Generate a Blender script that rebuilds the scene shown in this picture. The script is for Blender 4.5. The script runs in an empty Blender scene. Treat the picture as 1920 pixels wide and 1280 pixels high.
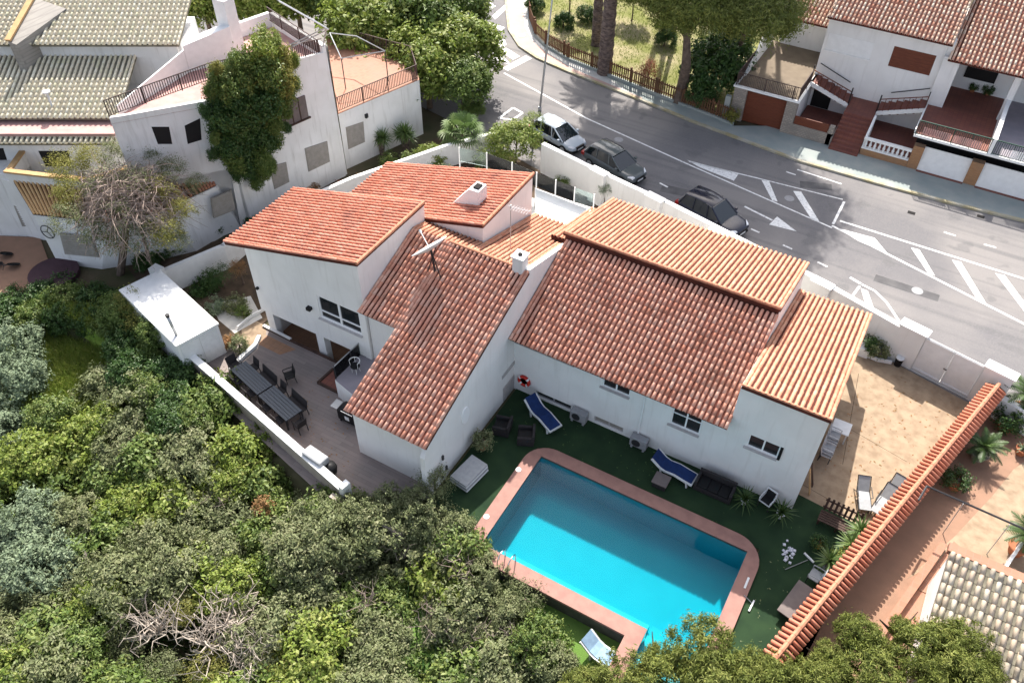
import bpy, bmesh, math, random
import numpy as np
from mathutils import Vector, Matrix
R = math.radians
C = bpy.context.scene.collection
S = bpy.context.scene
rng = random.Random(7)

# ------------------------------------------------------------------ camera, sky, sun, exposure
PITCH, YAW, ROLL, FPX, CAMH = R(45.35), R(119.5), R(0.6), 1580.0, 32.0
fw = Vector((math.cos(YAW)*math.cos(PITCH), math.sin(YAW)*math.cos(PITCH), -math.sin(PITCH)))
rt0 = fw.cross(Vector((0, 0, 1))).normalized()
up0 = rt0.cross(fw)
rt = math.cos(ROLL)*rt0 + math.sin(ROLL)*up0
up = -math.sin(ROLL)*rt0 + math.cos(ROLL)*up0
CAM = Vector((0, 0, CAMH))
cd = bpy.data.cameras.new('camera')
cd.sensor_width = 36
cd.lens = 36*FPX/1920
cd.clip_end = 2000
cam = bpy.data.objects.new('camera', cd)
C.objects.link(cam)
cam.matrix_world = Matrix(((rt.x, up.x, -fw.x, 0), (rt.y, up.y, -fw.y, 0), (rt.z, up.z, -fw.z, CAMH), (0, 0, 0, 1)))
S.camera = cam

DX, DY = 0.40, 0.84      # shadow run per metre of height
SUN_TO = Vector((-DX, DY, 1.0)).normalized()
elev = math.asin(SUN_TO.z)
azim = math.atan2(SUN_TO.x, SUN_TO.y)
w = bpy.data.worlds.new('World')
S.world = w
w.use_nodes = True
nt = w.node_tree
sky = nt.nodes.new('ShaderNodeTexSky')
sky.sky_type = 'NISHITA'
sky.sun_disc = False
sky.sun_elevation = elev
sky.sun_rotation = azim
sky.air_density = 0.8
sky.dust_density = 3.0
sky.ozone_density = 0.5
bg = nt.nodes['Background']
bg.inputs['Strength'].default_value = 0.13
hs = nt.nodes.new('ShaderNodeHueSaturation')
hs.inputs['Saturation'].default_value = 0.6     # hazy, pale sky
nt.links.new(sky.outputs[0], hs.inputs['Color'])
nt.links.new(hs.outputs[0], bg.inputs['Color'])
sl = bpy.data.lights.new('sun', 'SUN')
sl.energy = 4.0
sl.angle = R(0.53)
sl.color = (1.0, 0.94, 0.86)
so = bpy.data.objects.new('sun', sl)
C.objects.link(so)
so.rotation_euler = (-SUN_TO).to_track_quat('-Z', 'Y').to_euler()
so.location = (-20, 60, 60)
S.view_settings.view_transform = 'Standard'
S.view_settings.look = 'None'
S.view_settings.exposure = 1.25
S.view_settings.gamma = 1
S.view_settings.use_curve_mapping = False
S.cycles.max_bounces = 7
S.cycles.transparent_max_bounces = 8

# ------------------------------------------------------------------ measuring helpers: where a sight line meets a level or a wall
def ray(x, y):
    return (fw*FPX + rt*(x-960) - up*(y-640)).normalized()
def G(x, y, z=0.0):
    d = ray(x, y)
    return CAM + d*((z-CAMH)/d.z)
def hit(x, y, P, n):
    d = ray(x, y)
    return CAM + d*((Vector(P)-CAM).dot(n)/d.dot(n))

# ------------------------------------------------------------------ materials
MATS = {}
def nodes(name):
    m = bpy.data.materials.new(name)
    m.use_nodes = True
    t = m.node_tree
    return m, t, t.nodes['Principled BSDF']
def col(c): return (c[0], c[1], c[2], 1)
def mat(name, c, c2=None, scale=3.0, rough=0.8, metal=0, bump=0.0, bscale=30, detail=6, spec=0.3, lo=0.35, hi=0.65, streak=None, stretch=None):
    """colour c broken up towards c2 by noise, with an optional fine relief"""
    m, t, b = nodes(name)
    N, L = t.nodes, t.links
    b.inputs['Roughness'].default_value = rough
    b.inputs['Metallic'].default_value = metal
    b.inputs['Specular IOR Level'].default_value = spec
    geo = N.new('ShaderNodeNewGeometry')
    if c2 is None:
        b.inputs['Base Color'].default_value = col(c)
    else:
        nz = N.new('ShaderNodeTexNoise')
        nz.inputs['Scale'].default_value = scale
        nz.inputs['Detail'].default_value = detail
        src = geo.outputs['Position']
        if stretch:
            mp = N.new('ShaderNodeMapping')
            mp.inputs['Scale'].default_value = stretch
            L.new(src, mp.inputs[0]); src = mp.outputs[0]
        L.new(src, nz.inputs['Vector'])
        rp = N.new('ShaderNodeValToRGB')
        rp.color_ramp.elements[0].position = lo
        rp.color_ramp.elements[1].position = hi
        rp.color_ramp.elements[0].color = col(c)
        rp.color_ramp.elements[1].color = col(c2)
        L.new(nz.outputs['Fac'], rp.inputs[0])
        out = rp.outputs[0]
        if streak:
            n2 = N.new('ShaderNodeTexNoise')
            n2.inputs['Scale'].default_value = 1.0
            n2.inputs['Detail'].default_value = 4
            mp2 = N.new('ShaderNodeMapping')
            mp2.inputs['Scale'].default_value = (5, 5, 0.5)
            L.new(geo.outputs['Position'], mp2.inputs[0]); L.new(mp2.outputs[0], n2.inputs['Vector'])
            r2 = N.new('ShaderNodeValToRGB')
            r2.color_ramp.elements[0].position = 0.55
            r2.color_ramp.elements[1].position = 0.78
            r2.color_ramp.elements[0].color = (0, 0, 0, 1)
            r2.color_ramp.elements[1].color = (0.5, 0.5, 0.5, 1)
            L.new(n2.outputs['Fac'], r2.inputs[0])
            mx = N.new('ShaderNodeMix'); mx.data_type = 'RGBA'
            L.new(r2.outputs[0], mx.inputs[0]); L.new(out, mx.inputs[6])
            mx.inputs[7].default_value = col(streak)
            out = mx.outputs[2]
        L.new(out, b.inputs['Base Color'])
    if bump:
        bz = N.new('ShaderNodeTexNoise')
        bz.inputs['Scale'].default_value = bscale
        bz.inputs['Detail'].default_value = 4
        L.new(geo.outputs['Position'], bz.inputs['Vector'])
        bp = N.new('ShaderNodeBump')
        bp.inputs['Strength'].default_value = bump
        bp.inputs['Distance'].default_value = 0.03
        L.new(bz.outputs['Fac'], bp.inputs['Height'])
        L.new(bp.outputs[0], b.inputs['Normal'])
    MATS[name] = m
    return m
def ramp_mat(name, stops, rough=0.85, dirt=None, dscale=1.2, dlo=0.5, dhi=0.72, transl=0.0, spec=0.25, d2scale=9.0):
    """colour drawn per piece (face attribute rnd + object random), then stained by noise in place"""
    m, t, b = nodes(name)
    N, L = t.nodes, t.links
    at = N.new('ShaderNodeAttribute'); at.attribute_name = 'rnd'
    oi = N.new('ShaderNodeObjectInfo')
    ad = N.new('ShaderNodeMath'); ad.operation = 'ADD'
    L.new(at.outputs['Fac'], ad.inputs[0]); L.new(oi.outputs['Random'], ad.inputs[1])
    fr = N.new('ShaderNodeMath'); fr.operation = 'FRACT'
    L.new(ad.outputs[0], fr.inputs[0])
    rp = N.new('ShaderNodeValToRGB')
    el = rp.color_ramp.elements
    while len(el) < len(stops): el.new(0.5)
    for i, c in enumerate(stops):
        el[i].position = i/(len(stops)-1)
        el[i].color = col(c)
    L.new(fr.outputs[0], rp.inputs[0])
    out = rp.outputs[0]
    if dirt:
        geo = N.new('ShaderNodeNewGeometry')
        def layer(out, sc, lo, hi, c):
            nz = N.new('ShaderNodeTexNoise'); nz.inputs['Scale'].default_value = sc; nz.inputs['Detail'].default_value = 5
            L.new(geo.outputs['Position'], nz.inputs['Vector'])
            r2 = N.new('ShaderNodeValToRGB')
            r2.color_ramp.elements[0].position = lo; r2.color_ramp.elements[1].position = hi
            r2.color_ramp.elements[1].color = (0.8, 0.8, 0.8, 1)
            L.new(nz.outputs['Fac'], r2.inputs[0])
            mx = N.new('ShaderNodeMix'); mx.data_type = 'RGBA'
            L.new(r2.outputs[0], mx.inputs[0]); L.new(out, mx.inputs[6]); mx.inputs[7].default_value = col(c)
            return mx.outputs[2]
        out = layer(out, dscale, dlo, dhi, dirt)
        out = layer(out, d2scale, dlo+0.08, dhi+0.06, dirt)
    L.new(out, b.inputs['Base Color'])
    b.inputs['Roughness'].default_value = rough
    b.inputs['Specular IOR Level'].default_value = spec
    if transl:
        tr = N.new('ShaderNodeBsdfTranslucent')
        L.new(out, tr.inputs['Color'])
        ms = N.new('ShaderNodeMixShader'); ms.inputs[0].default_value = transl
        L.new(b.outputs[0], ms.inputs[1]); L.new(tr.outputs[0], ms.inputs[2])
        L.new(ms.outputs[0], t.nodes['Material Output'].inputs['Surface'])
    MATS[name] = m
    return m
def brick_mat(name, c1, c2, mortar, bw, bh, msize=0.01, rot=0, rough=0.75, squash=0.5, dirt=None, bump=0.3, offset=0.5, wall=False):
    m, t, b = nodes(name)
    N, L = t.nodes, t.links
    geo = N.new('ShaderNodeNewGeometry')
    mp = N.new('ShaderNodeMapping'); mp.inputs['Rotation'].default_value = (R(90), 0, 0) if wall else (0, 0, rot)
    L.new(geo.outputs['Position'], mp.inputs[0])
    bk = N.new('ShaderNodeTexBrick')
    bk.offset = offset
    bk.inputs['Scale'].default_value = 1
    bk.inputs['Color1'].default_value = col(c1); bk.inputs['Color2'].default_value = col(c2); bk.inputs['Mortar'].default_value = col(mortar)
    bk.inputs['Brick Width'].default_value = bw; bk.inputs['Row Height'].default_value = bh; bk.inputs['Mortar Size'].default_value = msize
    L.new(mp.outputs[0], bk.inputs['Vector'])
    out = bk.outputs['Color']
    nz = N.new('ShaderNodeTexNoise'); nz.inputs['Scale'].default_value = 0.9; nz.inputs['Detail'].default_value = 6
    L.new(geo.outputs['Position'], nz.inputs['Vector'])
    r2 = N.new('ShaderNodeValToRGB'); r2.color_ramp.elements[0].position = 0.4; r2.color_ramp.elements[1].position = 0.75
    r2.color_ramp.elements[1].color = (0.7, 0.7, 0.7, 1)
    L.new(nz.outputs['Fac'], r2.inputs[0])
    mx = N.new('ShaderNodeMix'); mx.data_type = 'RGBA'
    L.new(r2.outputs[0], mx.inputs[0]); L.new(out, mx.inputs[6]); mx.inputs[7].default_value = col(dirt or mortar)
    L.new(mx.outputs[2], b.inputs['Base Color'])
    b.inputs['Roughness'].default_value = rough
    MATS[name] = m
    return m

mat('plaster', (0.80, 0.79, 0.77), (0.74, 0.73, 0.71), 0.8, 0.9, bump=0.15, bscale=25, streak=(0.63, 0.61, 0.58))
mat('old_plaster', (0.80, 0.79, 0.78), (0.70, 0.69, 0.67), 0.7, 0.9, bump=0.2, bscale=12, streak=(0.45, 0.43, 0.40))
mat('white_paint', (0.82, 0.82, 0.81), (0.76, 0.76, 0.75), 3, 0.6)
mat('white_frame', (0.85, 0.85, 0.85), rough=0.4)
mat('sill', (0.46, 0.44, 0.43), (0.38, 0.36, 0.35), 6, 0.7)
mat('tan_render', (0.42, 0.36, 0.31), (0.33, 0.28, 0.24), 1.2, 0.9, bump=0.2)
ramp_mat('clay', [(0.68, 0.32, 0.22), (0.73, 0.40, 0.29), (0.60, 0.26, 0.17), (0.75, 0.47, 0.36), (0.65, 0.30, 0.21), (0.70, 0.39, 0.29)], dirt=(0.30, 0.13, 0.085), dlo=0.50, dhi=0.78)  # same tile as clay_sunny, lightened to make up for grazing sun on these slopes
ramp_mat('clay_sunny', [(0.47, 0.22, 0.14), (0.51, 0.26, 0.17), (0.43, 0.185, 0.115), (0.53, 0.30, 0.20), (0.46, 0.215, 0.14)], dirt=(0.42, 0.22, 0.13), dlo=0.56, dhi=0.85)  # same tile as clay, darkened for the slopes that face the sun
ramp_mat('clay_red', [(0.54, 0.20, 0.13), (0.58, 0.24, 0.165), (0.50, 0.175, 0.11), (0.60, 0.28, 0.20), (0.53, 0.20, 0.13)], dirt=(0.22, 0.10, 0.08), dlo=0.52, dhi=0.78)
mat('dirty_shaded_clay', (0.10, 0.026, 0.017), (0.06, 0.018, 0.012), 2.5, 0.95, bump=0.3)  # dirty clay, darkened further to paint shadow into the tile channels
ramp_mat('clay_wall', [(0.50, 0.17, 0.10), (0.54, 0.21, 0.13), (0.46, 0.15, 0.085), (0.55, 0.23, 0.15)], dirt=(0.25, 0.09, 0.06), dlo=0.55, dhi=0.85)
mat('clay_ridge', (0.52, 0.24, 0.145), (0.43, 0.18, 0.11), 4, 0.85, bump=0.2)
ramp_mat('clay_pale', [(0.72, 0.66, 0.50), (0.66, 0.58, 0.44), (0.76, 0.71, 0.57), (0.64, 0.60, 0.42), (0.73, 0.64, 0.50)], dirt=(0.40, 0.37, 0.25), dlo=0.56, dhi=0.85)
mat('pale_bed', (0.22, 0.20, 0.15), (0.13, 0.12, 0.09), 3, 0.95)
ramp_mat('clay_mixed', [(0.58, 0.32, 0.22), (0.70, 0.54, 0.41), (0.50, 0.24, 0.16), (0.68, 0.49, 0.37), (0.74, 0.64, 0.51), (0.54, 0.27, 0.19)], dirt=(0.25, 0.14, 0.09), dlo=0.55, dhi=0.85)
ramp_mat('clay_lichen', [(0.74, 0.63, 0.48), (0.64, 0.50, 0.36), (0.78, 0.69, 0.55), (0.68, 0.54, 0.40), (0.62, 0.49, 0.37)], dirt=(0.13, 0.12, 0.10), dlo=0.53, dhi=0.70, d2scale=5)
def asphalt():
    m, t, b = nodes('asphalt'); N, L = t.nodes, t.links
    geo = N.new('ShaderNodeNewGeometry')
    def noise(sc, rot, stretch, lo, hi, det=5):
        mp = N.new('ShaderNodeMapping'); mp.inputs['Rotation'].default_value = (0, 0, rot); mp.inputs['Scale'].default_value = stretch
        nz = N.new('ShaderNodeTexNoise'); nz.inputs['Scale'].default_value = sc; nz.inputs['Detail'].default_value = det
        L.new(geo.outputs['Position'], mp.inputs[0]); L.new(mp.outputs[0], nz.inputs['Vector'])
        r = N.new('ShaderNodeMapRange'); r.inputs[1].default_value = lo; r.inputs[2].default_value = hi
        L.new(nz.outputs['Fac'], r.inputs[0]); return r.outputs[0]
    def mix(fac, a, c, k):
        mu = N.new('ShaderNodeMath'); mu.operation = 'MULTIPLY'; mu.inputs[1].default_value = k; L.new(fac, mu.inputs[0])
        mx = N.new('ShaderNodeMix'); mx.data_type = 'RGBA'; L.new(mu.outputs[0], mx.inputs[0])
        if isinstance(a, tuple): mx.inputs[6].default_value = col(a)
        else: L.new(a, mx.inputs[6])
        mx.inputs[7].default_value = col(c); return mx.outputs[2]
    o = mix(noise(0.12, 0, (1, 1, 1), 0.42, 0.58), (0.145, 0.140, 0.145), (0.215, 0.202, 0.196), 1.0)
    o = mix(noise(1.0, R(14), (0.035, 1.3, 1), 0.52, 0.66, 3), o, (0.10, 0.10, 0.105), 0.55)     # tyre tracks along the lanes
    o = mix(noise(0.55, 0, (1, 1, 1), 0.62, 0.66, 2), o, (0.12, 0.118, 0.12), 0.5)               # darker patches
    o = mix(noise(26, 0, (1, 1, 1), 0.45, 0.75, 3), o, (0.30, 0.29, 0.28), 0.35)
    L.new(o, b.inputs['Base Color']); b.inputs['Roughness'].default_value = 0.92; b.inputs['Specular IOR Level'].default_value = 0.2
    MATS['asphalt'] = m
asphalt()
mat('dark_asphalt', (0.085, 0.083, 0.086), (0.12, 0.117, 0.118), 1.5, 0.95, bump=0.2, bscale=60)
mat('road_paint', (0.74, 0.74, 0.73), (0.40, 0.39, 0.39), 7, 0.8, lo=0.5, hi=0.72, detail=10)
mat('pavement_grey', (0.27, 0.31, 0.30), (0.33, 0.35, 0.33), 1.0, 0.9, bump=0.2)
mat('pavement_pink', (0.52, 0.36, 0.31), (0.47, 0.32, 0.28), 1.5, 0.9)
mat('pavement_pale', (0.58, 0.57, 0.54), (0.50, 0.49, 0.47), 1.5, 0.9)
mat('kerb', (0.36, 0.31, 0.18), (0.42, 0.40, 0.34), 1.2, 0.9)
mat('soil', (0.11, 0.075, 0.05), (0.06, 0.045, 0.03), 1.5, 1.0, bump=0.4, bscale=8)
mat('hill_soil', (0.055, 0.06, 0.025), (0.10, 0.08, 0.05), 0.5, 1.0, bump=0.5, bscale=5)
mat('grass', (0.085, 0.14, 0.025), (0.15, 0.17, 0.05), 0.6, 1.0, bump=0.4, bscale=25)
mat('dry_grass', (0.16, 0.17, 0.05), (0.30, 0.26, 0.15), 0.35, 1.0, bump=0.5, bscale=25, lo=0.4, hi=0.62)
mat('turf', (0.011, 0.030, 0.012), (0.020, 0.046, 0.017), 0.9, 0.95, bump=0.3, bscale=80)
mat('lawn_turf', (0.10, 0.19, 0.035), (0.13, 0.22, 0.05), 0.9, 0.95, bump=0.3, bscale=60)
mat('stamped', (0.345, 0.26, 0.175), (0.245, 0.175, 0.115), 2.2, 0.85, bump=0.35, bscale=4, lo=0.36, hi=0.68, detail=9)
mat('stamped_pink', (0.31, 0.18, 0.12), (0.25, 0.15, 0.10), 1.5, 0.85, bump=0.2, bscale=4, lo=0.3, hi=0.7)
brick_mat('wood_tile', (0.235, 0.20, 0.185), (0.185, 0.155, 0.145), (0.12, 0.10, 0.09), 1.2, 0.20, 0.006, rot=R(0), dirt=(0.27, 0.21, 0.19))
brick_mat('porch_tile', (0.34, 0.19, 0.11), (0.30, 0.16, 0.09), (0.20, 0.12, 0.08), 0.33, 0.33, 0.01, offset=0)
brick_mat('red_tile', (0.22, 0.075, 0.05), (0.19, 0.06, 0.045), (0.13, 0.05, 0.04), 0.3, 0.3, 0.012, offset=0)
brick_mat('orange_tile', (0.36, 0.16, 0.095), (0.31, 0.135, 0.08), (0.28, 0.16, 0.11), 0.28, 0.28, 0.012, offset=0)
brick_mat('stone_cladding', (0.36, 0.31, 0.26), (0.26, 0.22, 0.19), (0.20, 0.18, 0.16), 0.22, 0.13, 0.015, wall=True)
brick_mat('orange_brick', (0.40, 0.20, 0.085), (0.32, 0.15, 0.06), (0.25, 0.16, 0.10), 0.25, 0.08, 0.012, wall=True)
brick_mat('rubble', (0.30, 0.28, 0.25), (0.38, 0.35, 0.31), (0.24, 0.22, 0.20), 0.3, 0.2, 0.02, wall=True)
mat('pink_floor', (0.42, 0.24, 0.22), (0.48, 0.30, 0.27), 2, 0.8)
mat('beige_floor', (0.20, 0.16, 0.115), (0.165, 0.13, 0.095), 1.5, 0.9)
mat('mauve_floor', (0.30, 0.27, 0.30), (0.26, 0.24, 0.27), 1.5, 0.9)
mat('brown_door', (0.155, 0.045, 0.022), (0.12, 0.034, 0.018), 3, 0.55, stretch=(1, 1, 8))
mat('dark_wood', (0.075, 0.04, 0.03), (0.05, 0.028, 0.02), 4, 0.7)
mat('fence_wood', (0.16, 0.08, 0.04), (0.11, 0.055, 0.03), 3, 0.8)
mat('coping', (0.33, 0.18, 0.145), (0.27, 0.145, 0.12), 2.5, 0.75, bump=0.15, bscale=40)
mat('coping_side', (0.10, 0.10, 0.09), (0.07, 0.07, 0.06), 3, 0.9)
mat('basin', (0.17, 0.43, 0.46), (0.15, 0.41, 0.44), 0.8, 0.6)
mat('dark_metal', (0.03, 0.03, 0.033), rough=0.45)
mat('iron_rail', (0.05, 0.04, 0.04), (0.09, 0.05, 0.04), 8, 0.7)
mat('green_rail', (0.012, 0.05, 0.035), rough=0.5)
mat('grey_metal', (0.42, 0.43, 0.44), rough=0.4, metal=0.6)
mat('steel', (0.65, 0.66, 0.67), rough=0.25, metal=1.0)
mat('grey_plastic', (0.30, 0.30, 0.31), (0.25, 0.25, 0.26), 5, 0.6)
mat('rattan', (0.022, 0.020, 0.022), (0.035, 0.030, 0.030), 20, 0.75, bump=0.5, bscale=60)
mat('slate_board', (0.060, 0.072, 0.088), (0.05, 0.06, 0.075), 4, 0.5, stretch=(3, 3, 3))
mat('black', (0.012, 0.012, 0.013), rough=0.5, spec=0.2)
mat('rubber', (0.015, 0.015, 0.016), rough=0.9)
mat('navy_fabric', (0.012, 0.035, 0.13), (0.010, 0.028, 0.10), 6, 0.9, bump=0.2)
mat('white_plastic', (0.74, 0.75, 0.75), (0.66, 0.67, 0.67), 4, 0.5)
mat('red_paint', (0.55, 0.035, 0.025), rough=0.5)
mat('terracotta', (0.40, 0.15, 0.07), (0.33, 0.12, 0.06), 4, 0.8)
mat('yellow_pot', (0.42, 0.27, 0.04), rough=0.6)
mat('grey_fabric', (0.36, 0.37, 0.38), (0.31, 0.32, 0.33), 6, 0.9)
mat('cloth', (0.72, 0.71, 0.74), (0.6, 0.6, 0.66), 8, 0.9)
mat('bark', (0.16, 0.12, 0.095), (0.09, 0.065, 0.05), 4, 0.95, bump=0.8, bscale=9)
mat('palm_bark', (0.20, 0.15, 0.13), (0.075, 0.055, 0.05), 3.5, 0.95, bump=1.0, bscale=7, stretch=(1, 1, 2.2))
mat('dead_wood', (0.46, 0.40, 0.34), (0.33, 0.28, 0.23), 4, 0.9)
mat('meadow', (0.17, 0.27, 0.04), (0.24, 0.33, 0.06), 1.5, 1.0, bump=0.6, bscale=12)
mat('tree_twig', (0.36, 0.29, 0.245), (0.26, 0.20, 0.17), 4, 0.9)
mat('rock', (0.36, 0.31, 0.29), (0.26, 0.22, 0.21), 1.5, 0.95, bump=0.6, bscale=5)
mat('dark_inside', (0.018, 0.016, 0.016), rough=0.95)
mat('tan_shutter', (0.33, 0.30, 0.27), (0.27, 0.25, 0.22), 4, 0.8)
mat('taupe', (0.17, 0.14, 0.13), (0.14, 0.115, 0.11), 3, 0.8)
mat('ochre_cap', (0.50, 0.33, 0.16), (0.44, 0.27, 0.13), 3, 0.85)
mat('maroon', (0.055, 0.025, 0.035), (0.045, 0.02, 0.028), 3, 0.7)
mat('tail_red', (0.30, 0.01, 0.01), rough=0.3)
mat('lamp_clear', (0.75, 0.77, 0.8), rough=0.15)
mat('teal_net', (0.02, 0.11, 0.10), rough=0.8)
mat('blue_cloth', (0.25, 0.38, 0.50), (0.2, 0.3, 0.42), 5, 0.9)
def paint(name, c, rough=0.25):
    m, t, b = nodes(name)
    b.inputs['Base Color'].default_value = col(c)
    b.inputs['Roughness'].default_value = rough
    b.inputs['Metallic'].default_value = 0.0
    b.inputs['Specular IOR Level'].default_value = 0.35
    b.inputs['Coat Weight'].default_value = 0.25
    b.inputs['Coat Roughness'].default_value = 0.06
    MATS[name] = m
paint('silver_paint', (0.40, 0.45, 0.50)); paint('grey_paint', (0.085, 0.10, 0.105)); paint('navy_paint', (0.010, 0.012, 0.028))
def glass(name, c, rough=0.05):
    m, t, b = nodes(name)
    b.inputs['Base Color'].default_value = col(c)
    b.inputs['Roughness'].default_value = rough
    b.inputs['Specular IOR Level'].default_value = 0.8
    MATS[name] = m
glass('window_glass', (0.018, 0.022, 0.024)); glass('car_glass', (0.010, 0.015, 0.020), 0.03)
def clear(name, tint, fac):
    m, t, b = nodes(name)
    N, L = t.nodes, t.links
    tr = N.new('ShaderNodeBsdfTransparent'); tr.inputs[0].default_value = col(tint)
    gl = N.new('ShaderNodeBsdfGlossy'); gl.inputs['Roughness'].default_value = 0.02
    fr = N.new('ShaderNodeFresnel'); fr.inputs['IOR'].default_value = fac
    ms = N.new('ShaderNodeMixShader')
    L.new(fr.outputs[0], ms.inputs[0]); L.new(tr.outputs[0], ms.inputs[1]); L.new(gl.outputs[0], ms.inputs[2])
    L.new(ms.outputs[0], t.nodes['Material Output'].inputs['Surface'])
    MATS[name] = m
    return m, t, gl, fr
clear('rail_glass', (0.80, 0.88, 0.87), 1.45)
m_, t_, gl_, fr_ = clear('pool_water', (1.0, 1.0, 1.0), 1.16)
va_ = t_.nodes.new('ShaderNodeVolumeAbsorption'); va_.inputs['Color'].default_value = (0.0, 0.86, 0.91, 1); va_.inputs['Density'].default_value = 1.25
t_.links.new(va_.outputs[0], t_.nodes['Material Output'].inputs['Volume'])
nz_ = t_.nodes.new('ShaderNodeTexNoise'); nz_.inputs['Scale'].default_value = 2.2; nz_.inputs['Detail'].default_value = 3
bp_ = t_.nodes.new('ShaderNodeBump'); bp_.inputs['Strength'].default_value = 0.10; bp_.inputs['Distance'].default_value = 0.05
geo_ = t_.nodes.new('ShaderNodeNewGeometry')
t_.links.new(geo_.outputs['Position'], nz_.inputs['Vector']); t_.links.new(nz_.outputs['Fac'], bp_.inputs['Height'])
t_.links.new(bp_.outputs[0], gl_.inputs['Normal']); t_.links.new(bp_.outputs[0], fr_.inputs['Normal'])
ramp_mat('leaf_dark', [(0.025, 0.068, 0.015), (0.052, 0.115, 0.023), (0.040, 0.085, 0.018), (0.084, 0.149, 0.032), (0.046, 0.100, 0.025)], rough=0.5, transl=0.25, spec=0.4)
ramp_mat('leaf_olive', [(0.138, 0.166, 0.070), (0.202, 0.227, 0.102), (0.106, 0.134, 0.050), (0.251, 0.256, 0.133), (0.161, 0.196, 0.078)], rough=0.6, transl=0.25, spec=0.35)
ramp_mat('leaf_mid', [(0.086, 0.145, 0.031), (0.148, 0.212, 0.042), (0.069, 0.116, 0.027), (0.218, 0.261, 0.067), (0.124, 0.189, 0.045)], rough=0.55, transl=0.28, spec=0.35)
ramp_mat('leaf_bright', [(0.150, 0.224, 0.032), (0.241, 0.294, 0.050), (0.113, 0.182, 0.026), (0.301, 0.323, 0.087), (0.180, 0.251, 0.044)], rough=0.55, transl=0.3, spec=0.35)
ramp_mat('leaf_grey', [(0.160, 0.220, 0.131), (0.214, 0.271, 0.172), (0.128, 0.177, 0.099), (0.253, 0.310, 0.197), (0.175, 0.236, 0.131)], rough=0.7, transl=0.2)
ramp_mat('leaf_pine', [(0.105, 0.138, 0.027), (0.166, 0.193, 0.037), (0.078, 0.105, 0.020), (0.227, 0.242, 0.059), (0.140, 0.169, 0.033)], rough=0.65, transl=0.2)
ramp_mat('leaf_yellow', [(0.209, 0.209, 0.044), (0.286, 0.275, 0.066), (0.165, 0.176, 0.039), (0.231, 0.220, 0.066)], rough=0.6, transl=0.3)
ramp_mat('leaf_red', [(0.220, 0.055, 0.039), (0.297, 0.099, 0.055), (0.154, 0.055, 0.039), (0.242, 0.132, 0.066)], rough=0.6, transl=0.25)
ramp_mat('leaf_rust', [(0.297, 0.132, 0.055), (0.242, 0.154, 0.066), (0.352, 0.176, 0.077)], rough=0.7, transl=0.2)
ramp_mat('palm_green', [(0.090, 0.156, 0.042), (0.132, 0.204, 0.060), (0.066, 0.120, 0.030), (0.168, 0.228, 0.072)], rough=0.5, transl=0.25, spec=0.4)
ramp_mat('cycad_green', [(0.039, 0.077, 0.020), (0.061, 0.110, 0.024), (0.050, 0.088, 0.022)], rough=0.5, transl=0.15, spec=0.4)

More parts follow.
